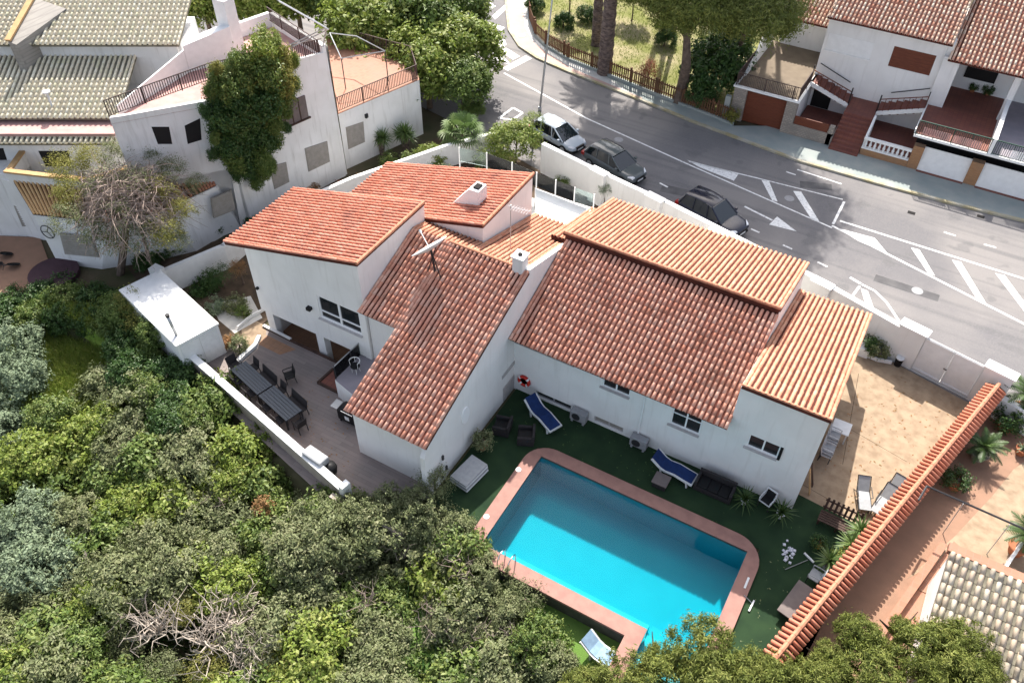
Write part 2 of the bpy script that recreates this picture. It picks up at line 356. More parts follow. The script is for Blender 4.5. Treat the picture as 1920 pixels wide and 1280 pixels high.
# ------------------------------------------------------------------ mesh builder and object helpers
class MB:
    def __init__(s): s.v = []; s.f = []; s.m = []
    def add(s, vs, fs, mi=0):
        o = len(s.v)
        s.v += [tuple(x) for x in vs]
        s.f += [tuple(i+o for i in f) for f in fs]
        s.m += [mi]*len(fs)
        return s
    def quad(s, *p, mi=0): return s.add(p, [tuple(range(len(p)))], mi)
    def hexa(s, p, mi=0):   # p: 4 bottom, 4 top, counter-clockwise
        return s.add(p, [(3, 2, 1, 0), (4, 5, 6, 7), (0, 1, 5, 4), (1, 2, 6, 5), (2, 3, 7, 6), (3, 0, 4, 7)], mi)
    def box(s, x0, x1, y0, y1, z0, z1, mi=0):
        return s.hexa([(x0, y0, z0), (x1, y0, z0), (x1, y1, z0), (x0, y1, z0), (x0, y0, z1), (x1, y0, z1), (x1, y1, z1), (x0, y1, z1)], mi)
    def bar(s, p, q, w, h=None, mi=0, upv=(0, 0, 1)):
        p, q = Vector(p), Vector(q); h = h or w
        d = (q-p).normalized(); u = Vector(upv)
        if abs(d.dot(u)) > 0.95: u = Vector((1, 0, 0))
        a = d.cross(u).normalized()*w/2; b = a.cross(d).normalized()*h/2
        return s.hexa([p-a-b, p+a-b, p+a+b, p-a+b, q-a-b, q+a-b, q+a+b, q-a+b], mi)
    def prism(s, poly, z0, z1, mi=0):
        n = len(poly)
        vs = [(p[0], p[1], z0) for p in poly]+[(p[0], p[1], z1) for p in poly]
        return s.add(vs, [tuple(range(n-1, -1, -1)), tuple(range(n, 2*n))]+[(i, (i+1) % n, n+(i+1) % n, n+i) for i in range(n)], mi)
    def extr(s, poly, vec, mi=0):
        n = len(poly); vec = Vector(vec)
        vs = [Vector(p) for p in poly]; vs += [p+vec for p in vs]
        return s.add(vs, [tuple(range(n-1, -1, -1)), tuple(range(n, 2*n))]+[(i, (i+1) % n, n+(i+1) % n, n+i) for i in range(n)], mi)
    def tube(s, pts, r, n=6, mi=0):
        pts = [Vector(p) for p in pts]; rs = r if isinstance(r, (list, tuple)) else [r]*len(pts)
        o = len(s.v); prev = None
        for i, p in enumerate(pts):
            d = (pts[min(i+1, len(pts)-1)]-pts[max(i-1, 0)]).normalized()
            a = prev if prev else (Vector((0, 0, 1)) if abs(d.z) < 0.9 else Vector((1, 0, 0)))
            a = (a-d*a.dot(d)).normalized(); prev = a
            b = d.cross(a)
            for k in range(n):
                t = 2*math.pi*k/n
                s.v.append(tuple(p+(a*math.cos(t)+b*math.sin(t))*rs[i]))
        for i in range(len(pts)-1):
            for k in range(n):
                s.f.append((o+i*n+k, o+i*n+(k+1) % n, o+(i+1)*n+(k+1) % n, o+(i+1)*n+k)); s.m.append(mi)
        s.f.append(tuple(o+k for k in range(n-1, -1, -1))); s.m.append(mi)
        e = o+(len(pts)-1)*n
        s.f.append(tuple(e+k for k in range(n))); s.m.append(mi)
        return s
    def lathe(s, prof, n=16, c=(0, 0, 0), mi=0, ax=None):
        o = len(s.v); c = Vector(c)
        A = ax or (Vector((1, 0, 0)), Vector((0, 1, 0)), Vector((0, 0, 1)))
        for r, z in prof:
            for k in range(n):
                t = 2*math.pi*k/n
                s.v.append(tuple(c+A[0]*(r*math.cos(t))+A[1]*(r*math.sin(t))+A[2]*z))
        for i in range(len(prof)-1):
            for k in range(n):
                s.f.append((o+i*n+k, o+i*n+(k+1) % n, o+(i+1)*n+(k+1) % n, o+(i+1)*n+k)); s.m.append(mi)
        if prof[0][0] > 1e-4: s.f.append(tuple(o+k for k in range(n-1, -1, -1))); s.m.append(mi)
        if prof[-1][0] > 1e-4: s.f.append(tuple(o+(len(prof)-1)*n+k for k in range(n))); s.m.append(mi)
        return s
    def build(s, name, mats, parent=None, smooth=False, kind=None, bevel=0, fix=True):
        me = bpy.data.meshes.new(name)
        me.from_pydata(s.v, [], s.f)
        for x in (mats if isinstance(mats, (list, tuple)) else [mats]): me.materials.append(MATS[x])
        me.polygons.foreach_set('material_index', s.m)
        if smooth: me.polygons.foreach_set('use_smooth', [True]*len(s.f))
        if fix:
            b = bmesh.new(); b.from_mesh(me); bmesh.ops.recalc_face_normals(b, faces=b.faces); b.to_mesh(me); b.free()
        o = bpy.data.objects.new(name, me)
        C.objects.link(o)
        if kind: o['kind'] = kind
        if parent: child(o, parent)
        if bevel:
            md = o.modifiers.new('bevel', 'BEVEL'); md.width = bevel; md.segments = 2; md.limit_method = 'ANGLE'
        return o
def world_m(o):
    m = Matrix.LocRotScale(o.location, o.rotation_euler, o.scale)
    return (world_m(o.parent) @ o.matrix_parent_inverse @ m) if o.parent else m
def child(o, parent):
    """parent o, keeping its shape where it was built"""
    o.parent = parent
    o.matrix_parent_inverse = world_m(parent).inverted()
def thing(name, label, cat, loc=(0, 0, 0), rot=0, group=None):
    o = bpy.data.objects.new(name, None)
    C.objects.link(o)
    o.empty_display_size = 0.2
    o.location = loc; o.rotation_euler = (0, 0, rot)
    o['label'] = label; o['category'] = cat
    if group: o['group'] = group
    return o
def tag(o, label, cat, group=None):
    o['label'] = label; o['category'] = cat
    if group: o['group'] = group
    return o
def kids(o): return KID.get(o.name) or [c for c in o.children]
KID = {}
def copy_tree(o, parent=None):
    c = o.copy(); C.objects.link(c)
    if parent: c.parent = parent
    for ch in list(o.children): copy_tree(ch, c)
    return c
def dup(o, label, loc, rot=0, scale=None):
    c = copy_tree(o)
    c.location = loc; c.rotation_euler = (0, 0, rot)
    if scale: c.scale = scale if isinstance(scale, (tuple, list)) else (scale,)*3
    if label: c['label'] = label
    return c
def np_mesh(name, V, F, rnd=None, mats=(), midx=None, smooth=False):
    me = bpy.data.meshes.new(name)
    V = np.asarray(V, np.float32); F = np.asarray(F, np.int32); k = F.shape[1]
    me.vertices.add(len(V)); me.vertices.foreach_set('co', V.ravel())
    me.loops.add(F.size); me.loops.foreach_set('vertex_index', F.ravel())
    me.polygons.add(len(F)); me.polygons.foreach_set('loop_start', np.arange(0, F.size, k, dtype=np.int32))
    me.update(calc_edges=True)
    for m in mats: me.materials.append(MATS[m])
    if midx is not None: me.polygons.foreach_set('material_index', np.asarray(midx, np.int32))
    if smooth: me.polygons.foreach_set('use_smooth', np.ones(len(F), bool))
    if rnd is not None:
        a = me.attributes.new('rnd', 'FLOAT', 'FACE'); a.data.foreach_set('value', np.asarray(rnd, np.float32))
    me.validate()
    return me
def np_obj(name, me, parent=None, kind=None):
    o = bpy.data.objects.new(name, me); C.objects.link(o)
    if kind: o['kind'] = kind
    if parent: child(o, parent)
    return o

# ------------------------------------------------------------------ barrel-tile roofs
def tile_template(L=0.44, r0=0.083, r1=0.072, th=0.016, seg=6):
    V = []; F = []
    for y, r in ((0, r0), (L, r1)):
        for rr in (r, r-th):
            for k in range(seg+1):
                t = math.pi*k/seg
                V.append((math.cos(t)*rr, y, math.sin(t)*rr*1.15+(0.014 if y == 0 else 0.0)))
    n = seg+1
    for k in range(seg):
        F.append((k, k+1, 2*n+k+1, 2*n+k))              # outside
        F.append((n+k+1, n+k, 3*n+k, 3*n+k+1))          # inside
        F.append((k+1, k, n+k, n+k+1))                  # lower lip
    return np.array(V), np.array(F)
TV, TF = tile_template()
TILES = {}
def tile_roof(house, name, O, u, v, W, L, clay, bed='dirty_shaded_clay', pitch=0.245, row=0.37, thick=0.14, key=None, sc=1.0):
    """a sloping slab from its eave corner O along u (width W) and up v (length L), and the tiles that lie on it"""
    u = Vector(u).normalized(); v = Vector(v).normalized(); n = u.cross(v).normalized(); O = Vector(O)
    if n.z < 0: n = -n
    b = MB()
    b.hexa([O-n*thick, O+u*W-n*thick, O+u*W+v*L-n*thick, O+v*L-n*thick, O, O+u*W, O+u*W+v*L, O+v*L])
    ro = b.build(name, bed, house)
    # channel tiles: slightly tilted courses between the covers
    P = []; Fq = []; rn = []
    nc = max(1, int(round(W/(pitch*sc)))); pc = W/nc
    nr = max(1, int(math.ceil((L-0.05)/(row*sc))))
    pl = TILES.setdefault(key or house.name, [])
    for i in range(nc+1):
        jx = rng.uniform(-0.008, 0.008)
        for j in range(nr):
            y = j*row*sc-0.05+rng.uniform(-0.012, 0.012)
            x = min(max(i*pc, 0.075*sc), W-0.075*sc)+jx+rng.uniform(-0.006, 0.006)
            s = sc
            ln = min(1.0, (L-y+0.02)/(0.44*sc))
            if ln < 0.35: continue
            rot = rng.uniform(-0.02, 0.02)
            p = O+u*x+v*y+n*0.012
            uu = (u*math.cos(rot)+v*math.sin(rot)); vv = (v*math.cos(rot)-u*math.sin(rot))
            M = Matrix(((uu.x*s, vv.x*s*ln, n.x*s, p.x), (uu.y*s, vv.y*s*ln, n.y*s, p.y), (uu.z*s, vv.z*s*ln, n.z*s, p.z), (0, 0, 0, 1)))
            pl.append(((p-CAM).length, ro, M, clay))
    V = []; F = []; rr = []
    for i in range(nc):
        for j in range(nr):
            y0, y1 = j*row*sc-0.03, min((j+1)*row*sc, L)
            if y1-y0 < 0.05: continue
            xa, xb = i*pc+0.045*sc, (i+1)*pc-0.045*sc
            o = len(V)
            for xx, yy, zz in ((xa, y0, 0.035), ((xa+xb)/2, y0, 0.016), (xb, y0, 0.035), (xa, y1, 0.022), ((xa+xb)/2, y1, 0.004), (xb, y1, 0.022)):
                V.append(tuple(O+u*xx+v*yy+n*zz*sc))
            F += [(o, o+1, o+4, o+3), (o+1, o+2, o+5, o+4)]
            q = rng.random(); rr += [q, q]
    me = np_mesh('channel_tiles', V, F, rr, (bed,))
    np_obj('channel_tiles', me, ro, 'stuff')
    return ro
def place_tiles(limit=300):
    single = {}
    for key, pl in TILES.items():
        pl.sort(key=lambda a: a[0])
        rest = {}
        for idx, (d, ro, M, clay) in enumerate(pl):
            if idx < limit:
                if clay not in single: single[clay] = np_mesh('roof_tile', TV, TF, None, (clay,))
                o = bpy.data.objects.new('roof_tile', single[clay]); C.objects.link(o)
                o.parent = ro; o.matrix_parent_inverse = world_m(ro).inverted()
                o.matrix_basis = M
            else:
                rest.setdefault((ro.name, clay), []).append((ro, M))
        for (rn, clay), lst in rest.items():
            Ms = np.array([np.array(M) for _, M in lst])
            T4 = np.c_[TV, np.ones(len(TV))]
            V = np.einsum('nij,vj->nvi', Ms, T4)[:, :, :3].reshape(-1, 3)
            F = (TF[None]+(np.arange(len(lst))*len(TV))[:, None, None]).reshape(-1, 4)
            q = np.repeat(np.random.RandomState(3).rand(len(lst)), len(TF))
            np_obj('cover_tiles', np_mesh('cover_tiles', V, F, q, (clay,)), lst[0][0], 'stuff')
def cap_row(name, p, q, r, m, parent, step=0.42):
    """half-round ridge tiles lapped along a line"""
    p, q = Vector(p), Vector(q); d = (q-p); n = max(1, int(d.length/step)); d = d/n
    for i in range(n):
        a = p+d*i; b = p+d*(i+1.06)
        mb = MB(); mb.tube([a, b], [r*1.06, r*0.94], 8)
        mb.build('ridge_tile', m, parent)

# ------------------------------------------------------------------ walls with openings, windows
def facade(mb, P, u, W, z0, z1, holes, depth=0.14, mi=0):
    """wall skin in the plane through P along u; outward normal is u x z; holes = (x0, x1, za, zb) with reveals"""
    P = Vector(P); u = Vector(u).normalized(); n = u.cross(Vector((0, 0, 1)))
    xs = sorted({0, W}|{h[0] for h in holes}|{h[1] for h in holes}); zs = sorted({z0, z1}|{h[2] for h in holes}|{h[3] for h in holes})
    pt = lambda x, z, d=0: Vector((P.x, P.y, 0))+u*x+Vector((0, 0, z))-n*d
    for i in range(len(xs)-1):
        for j in range(len(zs)-1):
            cx, cz = (xs[i]+xs[i+1])/2, (zs[j]+zs[j+1])/2
            if any(h[0] < cx < h[1] and h[2] < cz < h[3] for h in holes): continue
            mb.quad(pt(xs[i], zs[j]), pt(xs[i+1], zs[j]), pt(xs[i+1], zs[j+1]), pt(xs[i], zs[j+1]), mi=mi)
    for a, b, c, d in holes:
        mb.quad(pt(a, c), pt(a, d), pt(a, d, depth), pt(a, c, depth), mi=mi)
        mb.quad(pt(b, d), pt(b, c), pt(b, c, depth), pt(b, d, depth), mi=mi)
        mb.quad(pt(a, d), pt(b, d), pt(b, d, depth), pt(a, d, depth), mi=mi)
        mb.quad(pt(b, c), pt(a, c), pt(a, c, depth), pt(b, c, depth), mi=mi)
    # edges of the skin back to the block
    mb.quad(pt(0, z0), pt(0, z1), pt(0, z1, depth), pt(0, z0, depth), mi=mi)
    mb.quad(pt(W, z1), pt(W, z0), pt(W, z0, depth), pt(W, z1, depth), mi=mi)
    mb.quad(pt(0, z1), pt(W, z1), pt(W, z1, depth), pt(0, z1, depth), mi=mi)
    return mb
def window(parent, P, u, a, b, c, d, cols=2, rails=(), depth=0.10, fr=0.055, frame='white_frame', sill='sill', shutter=None, sdep=0.10, paneM='window_glass', name='window'):
    P = Vector(P); u = Vector(u).normalized(); n = u.cross(Vector((0, 0, 1))); Z = Vector((0, 0, 1))
    pt = lambda x, z, dd=0: Vector((P.x, P.y, 0))+u*x+Z*z-n*dd
    mb = MB()
    def fb(x0, z0, x1, z1, t=fr):
        mb.bar(pt(x0, z0, depth-0.02), pt(x1, z1, depth-0.02), t, 0.06, upv=n)
    def up_(x, z0_, z1_, t=fr):
        p0, p1 = pt(x-t/2, z0_, depth+0.012), pt(x+t/2, z0_, depth+0.012)
        mb.hexa([p0, p1, p1+n*0.065, p0+n*0.065, p0+Z*(z1_-z0_), p1+Z*(z1_-z0_), p1+n*0.065+Z*(z1_-z0_), p0+n*0.065+Z*(z1_-z0_)])
    def hz(z, x0, x1, t=fr):
        p0, p1 = pt(x0, z-t/2, depth+0.012), pt(x1, z-t/2, depth+0.012)
        mb.hexa([p0, p1, p1+n*0.06, p0+n*0.06, p0+Z*t, p1+Z*t, p1+n*0.06+Z*t, p0+n*0.06+Z*t])
    up_(a+fr/2, c, d); up_(b-fr/2, c, d); hz(c+fr/2, a+fr, b-fr); hz(d-fr/2, a+fr, b-fr)
    step = (b-a)/cols
    for k in range(1, cols): up_(a+k*step, c+fr, d-fr, fr*1.3)
    for r_ in rails: hz(c+(d-c)*r_, a+fr, b-fr, fr*0.9)
    w_ = mb.build(name, frame, parent)
    for k in range(cols):
        g = MB(); x0, x1 = a+k*step+fr*0.5, a+(k+1)*step-fr*0.5
        g.hexa([pt(x0, c+fr*0.5, depth+0.005), pt(x1, c+fr*0.5, depth+0.005), pt(x1, c+fr*0.5, depth-0.008), pt(x0, c+fr*0.5, depth-0.008),
                pt(x0, d-fr*0.5, depth+0.005), pt(x1, d-fr*0.5, depth+0.005), pt(x1, d-fr*0.5, depth-0.008), pt(x0, d-fr*0.5, depth-0.008)])
        g.build('pane', paneM, w_)
    if sill:
        sb = MB()
        p0, p1 = pt(a-0.10, c-0.06, 0.0), pt(b+0.02, c-0.06, 0.0)
        q = n*sdep
        sb.hexa([p0+n*0.003, p1+n*0.003, p1+q-Z*0.03, p0+q-Z*0.03, p0+Z*0.055+n*0.003, p1+Z*0.055+n*0.003, p1+q+Z*0.01, p0+q+Z*0.01])
        sb.build('sill', sill, w_)
    return w_
def louvre(parent, P, u, a, b, c, d, m='tan_shutter', n_=9, depth=0.05, name='shutter'):
    P = Vector(P); u = Vector(u).normalized(); n = u.cross(Vector((0, 0, 1))); Z = Vector((0, 0, 1))
    pt = lambda x, z, dd=0: Vector((P.x, P.y, 0))+u*x+Z*z-n*dd
    fb = MB()
    for x0, x1, z0, z1 in ((a, b, c, c+0.06), (a, b, d-0.06, d), (a, a+0.06, c+0.06, d-0.06), (b-0.06, b, c+0.06, d-0.06)):
        fb.hexa([pt(x0, z0, depth), pt(x1, z0, depth), pt(x1, z0, -0.03), pt(x0, z0, -0.03), pt(x0, z1, depth), pt(x1, z1, depth), pt(x1, z1, -0.03), pt(x0, z1, -0.03)])
    fo = fb.build(name, m, parent)
    h = (d-c-0.12)/n_
    sm = MB()
    for k in range(n_):
        z = c+0.06+k*h
        sm.hexa([pt(a+0.06, z+h*0.05, 0.03), pt(b-0.06, z+h*0.05, 0.03), pt(b-0.06, z, -0.012), pt(a+0.06, z, -0.012), pt(a+0.06, z+h*0.8, 0.045), pt(b-0.06, z+h*0.8, 0.045), pt(b-0.06, z+h*0.45, 0.0), pt(a+0.06, z+h*0.45, 0.0)])
    sm.build('slats', m, fo, kind='stuff')
    sb = MB(); q = n*0.09
    p0, p1 = pt(a-0.05, c-0.10, -0.003), pt(b+0.05, c-0.10, -0.003)
    sb.hexa([p0, p1, p1+q, p0+q, p0+Z*0.09, p1+Z*0.09, p1+q+Z*0.06, p0+q+Z*0.06])
    sb.build('sill', 'sill', fo)
    return fo
def uz(px, py, P, u):
    """pixel on a wall -> (distance along the wall, height)"""
    u = Vector(u).normalized(); n = u.cross(Vector((0, 0, 1)))
    h = hit(px, py, P, n)
    return (h-Vector((P[0], P[1], 0))).dot(u), h.z
X = Vector((1, 0, 0)); Y = Vector((0, 1, 0)); Z = Vector((0, 0, 1))

# ------------------------------------------------------------------ ground sheets
def yb(x):   # edge of the built plateau; beyond it the hillside falls away
    P = [(-80, 15), (-45, 16.2), (-33, 17.3), (-30, 17.3), (-17.6, 14.6), (-13, 14.6), (-11.6, 15.4), (-2.9, 15.4), (-2.6, 12.6), (3, 11.0), (40, 4)]
    for (xa, ya), (xb, y_b) in zip(P, P[1:]):
        if xa <= x <= xb: return ya+(y_b-ya)*(x-xa)/(xb-xa)
    return P[0][1] if x < P[0][0] else P[-1][1]
def ground_h(x, y):
    t = yb(x)-y
    if t <= 0: return -0.06
    dr = 0.9 if -12.5 < x < -2.0 else (1.4 if x < -12.5 else 0.6)
    h = -0.06-dr*min(t/0.35, 1)-(0.22*max(t-(6 if -12.5 < x < -2 else 0.4), 0))
    return max(h, -14)+0.12*math.sin(x*1.7)*math.sin(y*1.3)*min(t/3, 1)
gx = sorted(set([-400, -200, -120, -90, -75]+[round(-65+i*1.0, 3) for i in range(96)]+[45, 70, 110, 200, 400, -10.95, -0.15, -27.6, -20.4]))
gy = sorted(set([-400, -200, -90, -50, -30, -20]+[round(-12+i*1.0, 3) for i in range(105)]+[110, 140, 200, 400, 12.9, 21.95, 21.62, 27.1, 15.4, 15.1, 14.8, 17.3, 16.9]))
vs = [(x, y, ground_h(x, y)) for y in gy for x in gx]
fs = []
for j in range(len(gy)-1):
    for i in range(len(gx)-1):
        cx, cy = (gx[i]+gx[i+1])/2, (gy[j]+gy[j+1])/2
        if -10.95 < cx < -0.15 and 12.9 < cy < 21.95: continue
        if -27.6 < cx < -20.4 and 21.62 < cy < 27.1: continue
        k = j*len(gx)+i
        fs.append((k, k+1, k+len(gx)+1, k+len(gx)))
gm = MB(); gm.v = vs; gm.f = fs; gm.m = [0]*len(fs)
gm.build('ground', 'hill_soil', kind='structure', smooth=True, fix=False)
def sheet(name, poly, z, m, kind='structure', parent=None, t=0.0):
    mb = MB()
    if t: mb.prism(poly, z-t, z)
    else: mb.add([(p[0], p[1], z) for p in poly], [tuple(range(len(poly)))])
    return mb.build(name, m, parent, kind=kind)
def GP(z, *px): return [tuple(G(a, b, z)[:2]) for a, b in px]

# street wall line (inner face at our side)
SW = [(-23.5, 42.75), (-18.0, 41.25), (-12.3, 40.0), (-3.0, 37.75), (1.75, 36.5), (6.1, 35.35), (7.4, 35.0)]
KERB = [G(a, b, 0.12) for a, b in ((905, -60), (945, -20), (948, 20), (952, 55), (972, 86), (1005, 108), (1060, 132), (1200, 187), (1300, 228), (1400, 265), (1500, 302), (1640, 342), (1780, 380), (1920, 414), (2060, 446))]
road_poly = [(-75, 62), (-75, 40), (-40, 46.5), (-30, 44.5)]+SW+[(20, 31.5), (40, 26), (60, 26), (60, 60)]+[(p.x, p.y) for p in reversed(KERB)]+[(-45, 75), (-75, 90)]
road = sheet('road', road_poly, -0.02, 'asphalt')
def kerb_line(name, pts, wdt, z0, z1, m):
    mb = MB()
    L, Rr = [], []
    for i, p in enumerate(pts):
        d = (Vector(pts[min(i+1, len(pts)-1)])-Vector(pts[max(i-1, 0)])); d.z = 0; d.normalize()
        nn = Vector((-d.y, d.x, 0))
        L.append((p.x, p.y)); Rr.append((p.x+nn.x*wdt, p.y+nn.y*wdt))
    for i in range(len(pts)-1):
        mb.prism([L[i], L[i+1], Rr[i+1], Rr[i]], z0, z1)
    return mb.build(name, m, kind='structure')
kerb_line('kerb', KERB, 0.22, -0.05, 0.12, 'kerb')
FN = [G(a, b, 0.1) for a, b in ((985, -60), (988, 0), (990, 40), (1000, 68), (1020, 88), (1062, 113), (1133, 141), (1230, 180), (1340, 222), (1372, 236))]
WALLY = 55.1
# pavements: pale and pink band at the bend, grey along the houses
pv = [(p.x, p.y) for p in KERB]
inner = [(p.x, p.y) for p in FN]+[(-9, WALLY+1.2), (0, WALLY+1.2), (9, WALLY+1.2), (12, WALLY+1.2)]
mb = MB()
mb.add([(x, y, 0.105) for x, y in pv]+[(x, y, 0.105) for x, y in reversed(inner)], [tuple(range(len(pv)+len(inner)))])
mb.build('pavement', 'pavement_grey', kind='structure')
mb = MB()
kb = KERB[:8]; fn = FN[:7]
mb.add([(p.x, p.y, 0.109) for p in kb]+[(p.x, p.y, 0.109) for p in reversed(fn)], [tuple(range(len(kb)+len(fn)))])
mb.build('pale_pavement', 'pavement_pale', kind='structure')
mb = MB(); a_, b_ = [], []
for i, p in enumerate(KERB[:8]):
    d = (KERB[min(i+1, 7)]-KERB[max(i-1, 0)]); d.z = 0; d.normalize(); nn = Vector((-d.y, d.x, 0))
    wd = (1.5, 1.5, 1.5, 1.5, 1.4, 1.2, 0.6, 0.35)[i]
    a_.append(p+nn*0.23); b_.append(p+nn*wd)
for i in range(7): mb.add([(q.x, q.y, 0.113) for q in (a_[i], a_[i+1], b_[i+1], b_[i])], [(0, 1, 2, 3)])
mb.build('pink_pavement', 'pavement_pink', kind='structure')
# park lawn
lawn = [(p.x, p.y) for p in FN]+[(-12.9, 62), (-12.9, 95), (-60, 110), (-44, 80)]
sheet('park_lawn', lawn, 0.12, 'dry_grass')
# our own floors
tile_line = [G(1460, 1222, 0), G(1885, 715, 0)]
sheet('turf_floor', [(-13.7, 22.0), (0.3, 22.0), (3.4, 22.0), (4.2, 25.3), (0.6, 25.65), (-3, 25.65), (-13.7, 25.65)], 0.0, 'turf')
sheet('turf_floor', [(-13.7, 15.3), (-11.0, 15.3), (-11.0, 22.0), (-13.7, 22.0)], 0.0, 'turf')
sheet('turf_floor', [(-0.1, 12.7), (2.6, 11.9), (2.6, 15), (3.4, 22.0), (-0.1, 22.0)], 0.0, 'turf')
sheet('lawn_patch', [(-11.5, 10.5), (-2.85, 10.5), (-2.85, 15.6), (-11.5, 15.6)], -0.82, 'lawn_turf')
sheet('driveway', [(0.4, 25.65), (4.2, 25.3), (7.3, 35.2), (6.1, 35.36), (1.75, 36.45), (-3.2, 37.5), (-3.2, 30)], 0.004, 'stamped')
sheet('terrace_floor', [(-30.6, 17.6), (-17.6, 14.6), (-13.95, 14.6), (-13.95, 17.6), (-20.3, 21.6), (-27.6, 21.62), (-30.2, 19.4)], 0.0, 'wood_tile')
sheet('terrace_floor', [(-13.95, 17.6), (-20.3, 21.6), (-20.3, 22.5), (-13.95, 22.5)], 0.0, 'wood_tile')
sheet('porch_floor', [(-27.6, 21.62), (-20.4, 21.62), (-20.4, 27.1), (-27.6, 27.1)], -0.85, 'porch_tile')
sheet('garden_path', GP(0.0, (452, 612), (478, 600), (500, 612), (498, 636), (470, 655), (455, 640)), 0.006, 'stamped')
sheet('flower_bed', [(-33, 19.5), (-28, 19.6), (-27.7, 27), (-31, 36), (-34.5, 27), (-38, 21.5)], 0.002, 'soil')
sheet('gravel_path', GP(0.0, (395, 570), (470, 555), (492, 596), (440, 625), (410, 600)), 0.010, 'pavement_pale')
sheet('garden_soil', [(-33, 27.5), (-24, 33), (-14.5, 36.5), (-3.2, 37.6), (-12.3, 40), (-23.5, 42.7), (-30, 43)], 0.003, 'soil')
sheet('neighbour_patio', [(1.95, 17), (7.15, 35.1), (16, 33.5), (30, 20), (14, 6), (0.6, 10)], 0.0, 'stamped_pink')
sheet('pale_patio', [tuple(G(a, b, 0)[:2]) for a, b in ((1700, 1085), (1790, 1005), (1860, 930), (1900, 880), (2010, 800), (2150, 950), (2000, 1130), (1790, 1035))], 0.005, 'stamped')
sheet('backyard_floor', GP(0, (-40, 440), (75, 445), (95, 500), (130, 560), (-40, 545)), 0.004, 'stamped_pink')

# ------------------------------------------------------------------ road markings (thin paint on the road)
def mark(name, px, z=-0.014):
    mb = MB(); pts = [G(a, b, z) for a, b in px]
    mb.add([(p.x, p.y, z) for p in pts], [tuple(range(len(pts)))])
    return mb.build(name, 'road_paint', road)
def stripe(name, a, b, wpx=None, wid=0.12, z=-0.014):
    p, q = G(*a, z), G(*b, z); d = (q-p).normalized(); n = Vector((-d.y, d.x, 0))*wid/2
    mb = MB(); mb.quad(p-n, q-n, q+n, p+n)
    return mb.build(name, 'road_paint', road)
stripe('lane_line', (945, 137), (1100, 222), wid=0.15); stripe('lane_line', (1100, 222), (1290, 308), wid=0.13)
mark('stop_line', [(986, 104), (997, 110), (952, 133), (943, 128)])
for q in ([(923, 30), (928, 37), (960, 8), (955, 2)], [(926, 80), (946, 74), (950, 84), (930, 92)], [(913, 42), (925, 44), (947, 52), (940, 58)], [(918, 94), (938, 100), (958, 122), (938, 116)],
          [(930, 92), (946, 88), (975, 106), (962, 112)], [(910, 100), (930, 108), (955, 118), (935, 118)], [(905, 8), (915, 2), (930, 12), (920, 18)]):
    mark('crossing_bar', q)
stripe('lane_line', (1290, 308), (1560, 427), wid=0.12); stripe('lane_line', (1292, 303), (1420, 334), wid=0.12); stripe('lane_line', (1420, 334), (1580, 374), wid=0.10)
stripe('lane_line', (1560, 423), (1985, 640), wid=0.16); stripe('lane_line', (1583, 378), (1562, 420), wid=0.16); stripe('lane_line', (1575, 414), (1960, 535), wid=0.16)
mark('hatch_bar', [(1288, 300), (1385, 326), (1376, 339), (1310, 313)])
mark('hatch_bar', [(1428, 338), (1442, 340), (1458, 378), (1448, 376)])
mark('hatch_bar', [(1487, 358), (1502, 359), (1538, 418), (1522, 412)])
mark('hatch_bar', [(1568, 427), (1640, 446), (1665, 476), (1610, 452)])
mark('hatch_bar', [(1708, 464), (1724, 468), (1753, 517), (1740, 512)])
mark('hatch_bar', [(1785, 487), (1802, 491), (1850, 570), (1832, 561)])
mark('hatch_bar', [(1866, 512), (1884, 516), (1955, 612), (1936, 604)])
stripe('arrow_shaft', (1396, 387), (1448, 413), wid=0.15)
mark('arrow_head', [(1442, 421), (1457, 406), (1494, 434)])
for a, b in (((1237, 343), (1252, 351)), ((1408, 429), (1424, 436)), ((1468, 459), (1485, 467)), ((1533, 491), (1551, 500)), ((1770, 435), (1792, 442)), ((1845, 458), (1868, 464)), ((1495, 318), (1578, 345)), ((1474, 322), (1492, 328))):
    stripe('lane_dash', a, b, wid=0.13)
stripe('arrow_shaft', (1594, 520), (1616, 533), wid=0.18)
arc = [(1614, 532), (1640, 545), (1662, 566), (1678, 590), (1690, 609)]
for a, b in zip(arc, arc[1:]): stripe('arc_line', a, b, wid=0.15)
mark('hatch_bar', [(1614, 540), (1627, 545), (1640, 582), (1624, 575)])
stripe('arc_line', (1612, 536), (1590, 566), wid=0.14)
for a, b in (((935, 222), (962, 202)), ((962, 202), (980, 212)), ((980, 212), (962, 224)), ((962, 224), (935, 222))): stripe('bay_line', a, b, wid=0.18)
for a_, b_ in (((1500, 905), (1640, 985)), ((1570, 790), (1700, 865)), ((1610, 700), (1580, 870))):
    p, q = G(*a_, 0.006), G(*b_, 0.006); d = (q-p).normalized(); n = Vector((-d.y, d.x, 0))*0.012
    MB().quad(p-n, q-n, q+n, p+n).build('paving_joint', 'soil', kind='structure', fix=False)
for a_, b_ in (((1702, 397), (1716, 401)), ((1775, 377), (1795, 383)), ((1832, 404), (1846, 408))):
    p, q = G(*a_, -0.012), G(*b_, -0.012); d = (q-p).normalized(); n = Vector((-d.y, d.x, 0))*0.16
    MB().quad(p-n, q-n, q+n, p+n).build('drain_grate', 'dark_inside', road, fix=False)
for a_, b_, w__ in (((1240, 352), (1330, 372), 0.9), ((1640, 520), (1760, 560), 0.7), ((1500, 345), (1560, 352), 0.8)):
    p, q = G(*a_, -0.017), G(*b_, -0.017); d = (q-p).normalized(); n = Vector((-d.y, d.x, 0))*w__/2
    MB().quad(p-n, q-n*0.8, q+n, p+n*0.9).build('road_patch', 'dark_asphalt', road, fix=False)
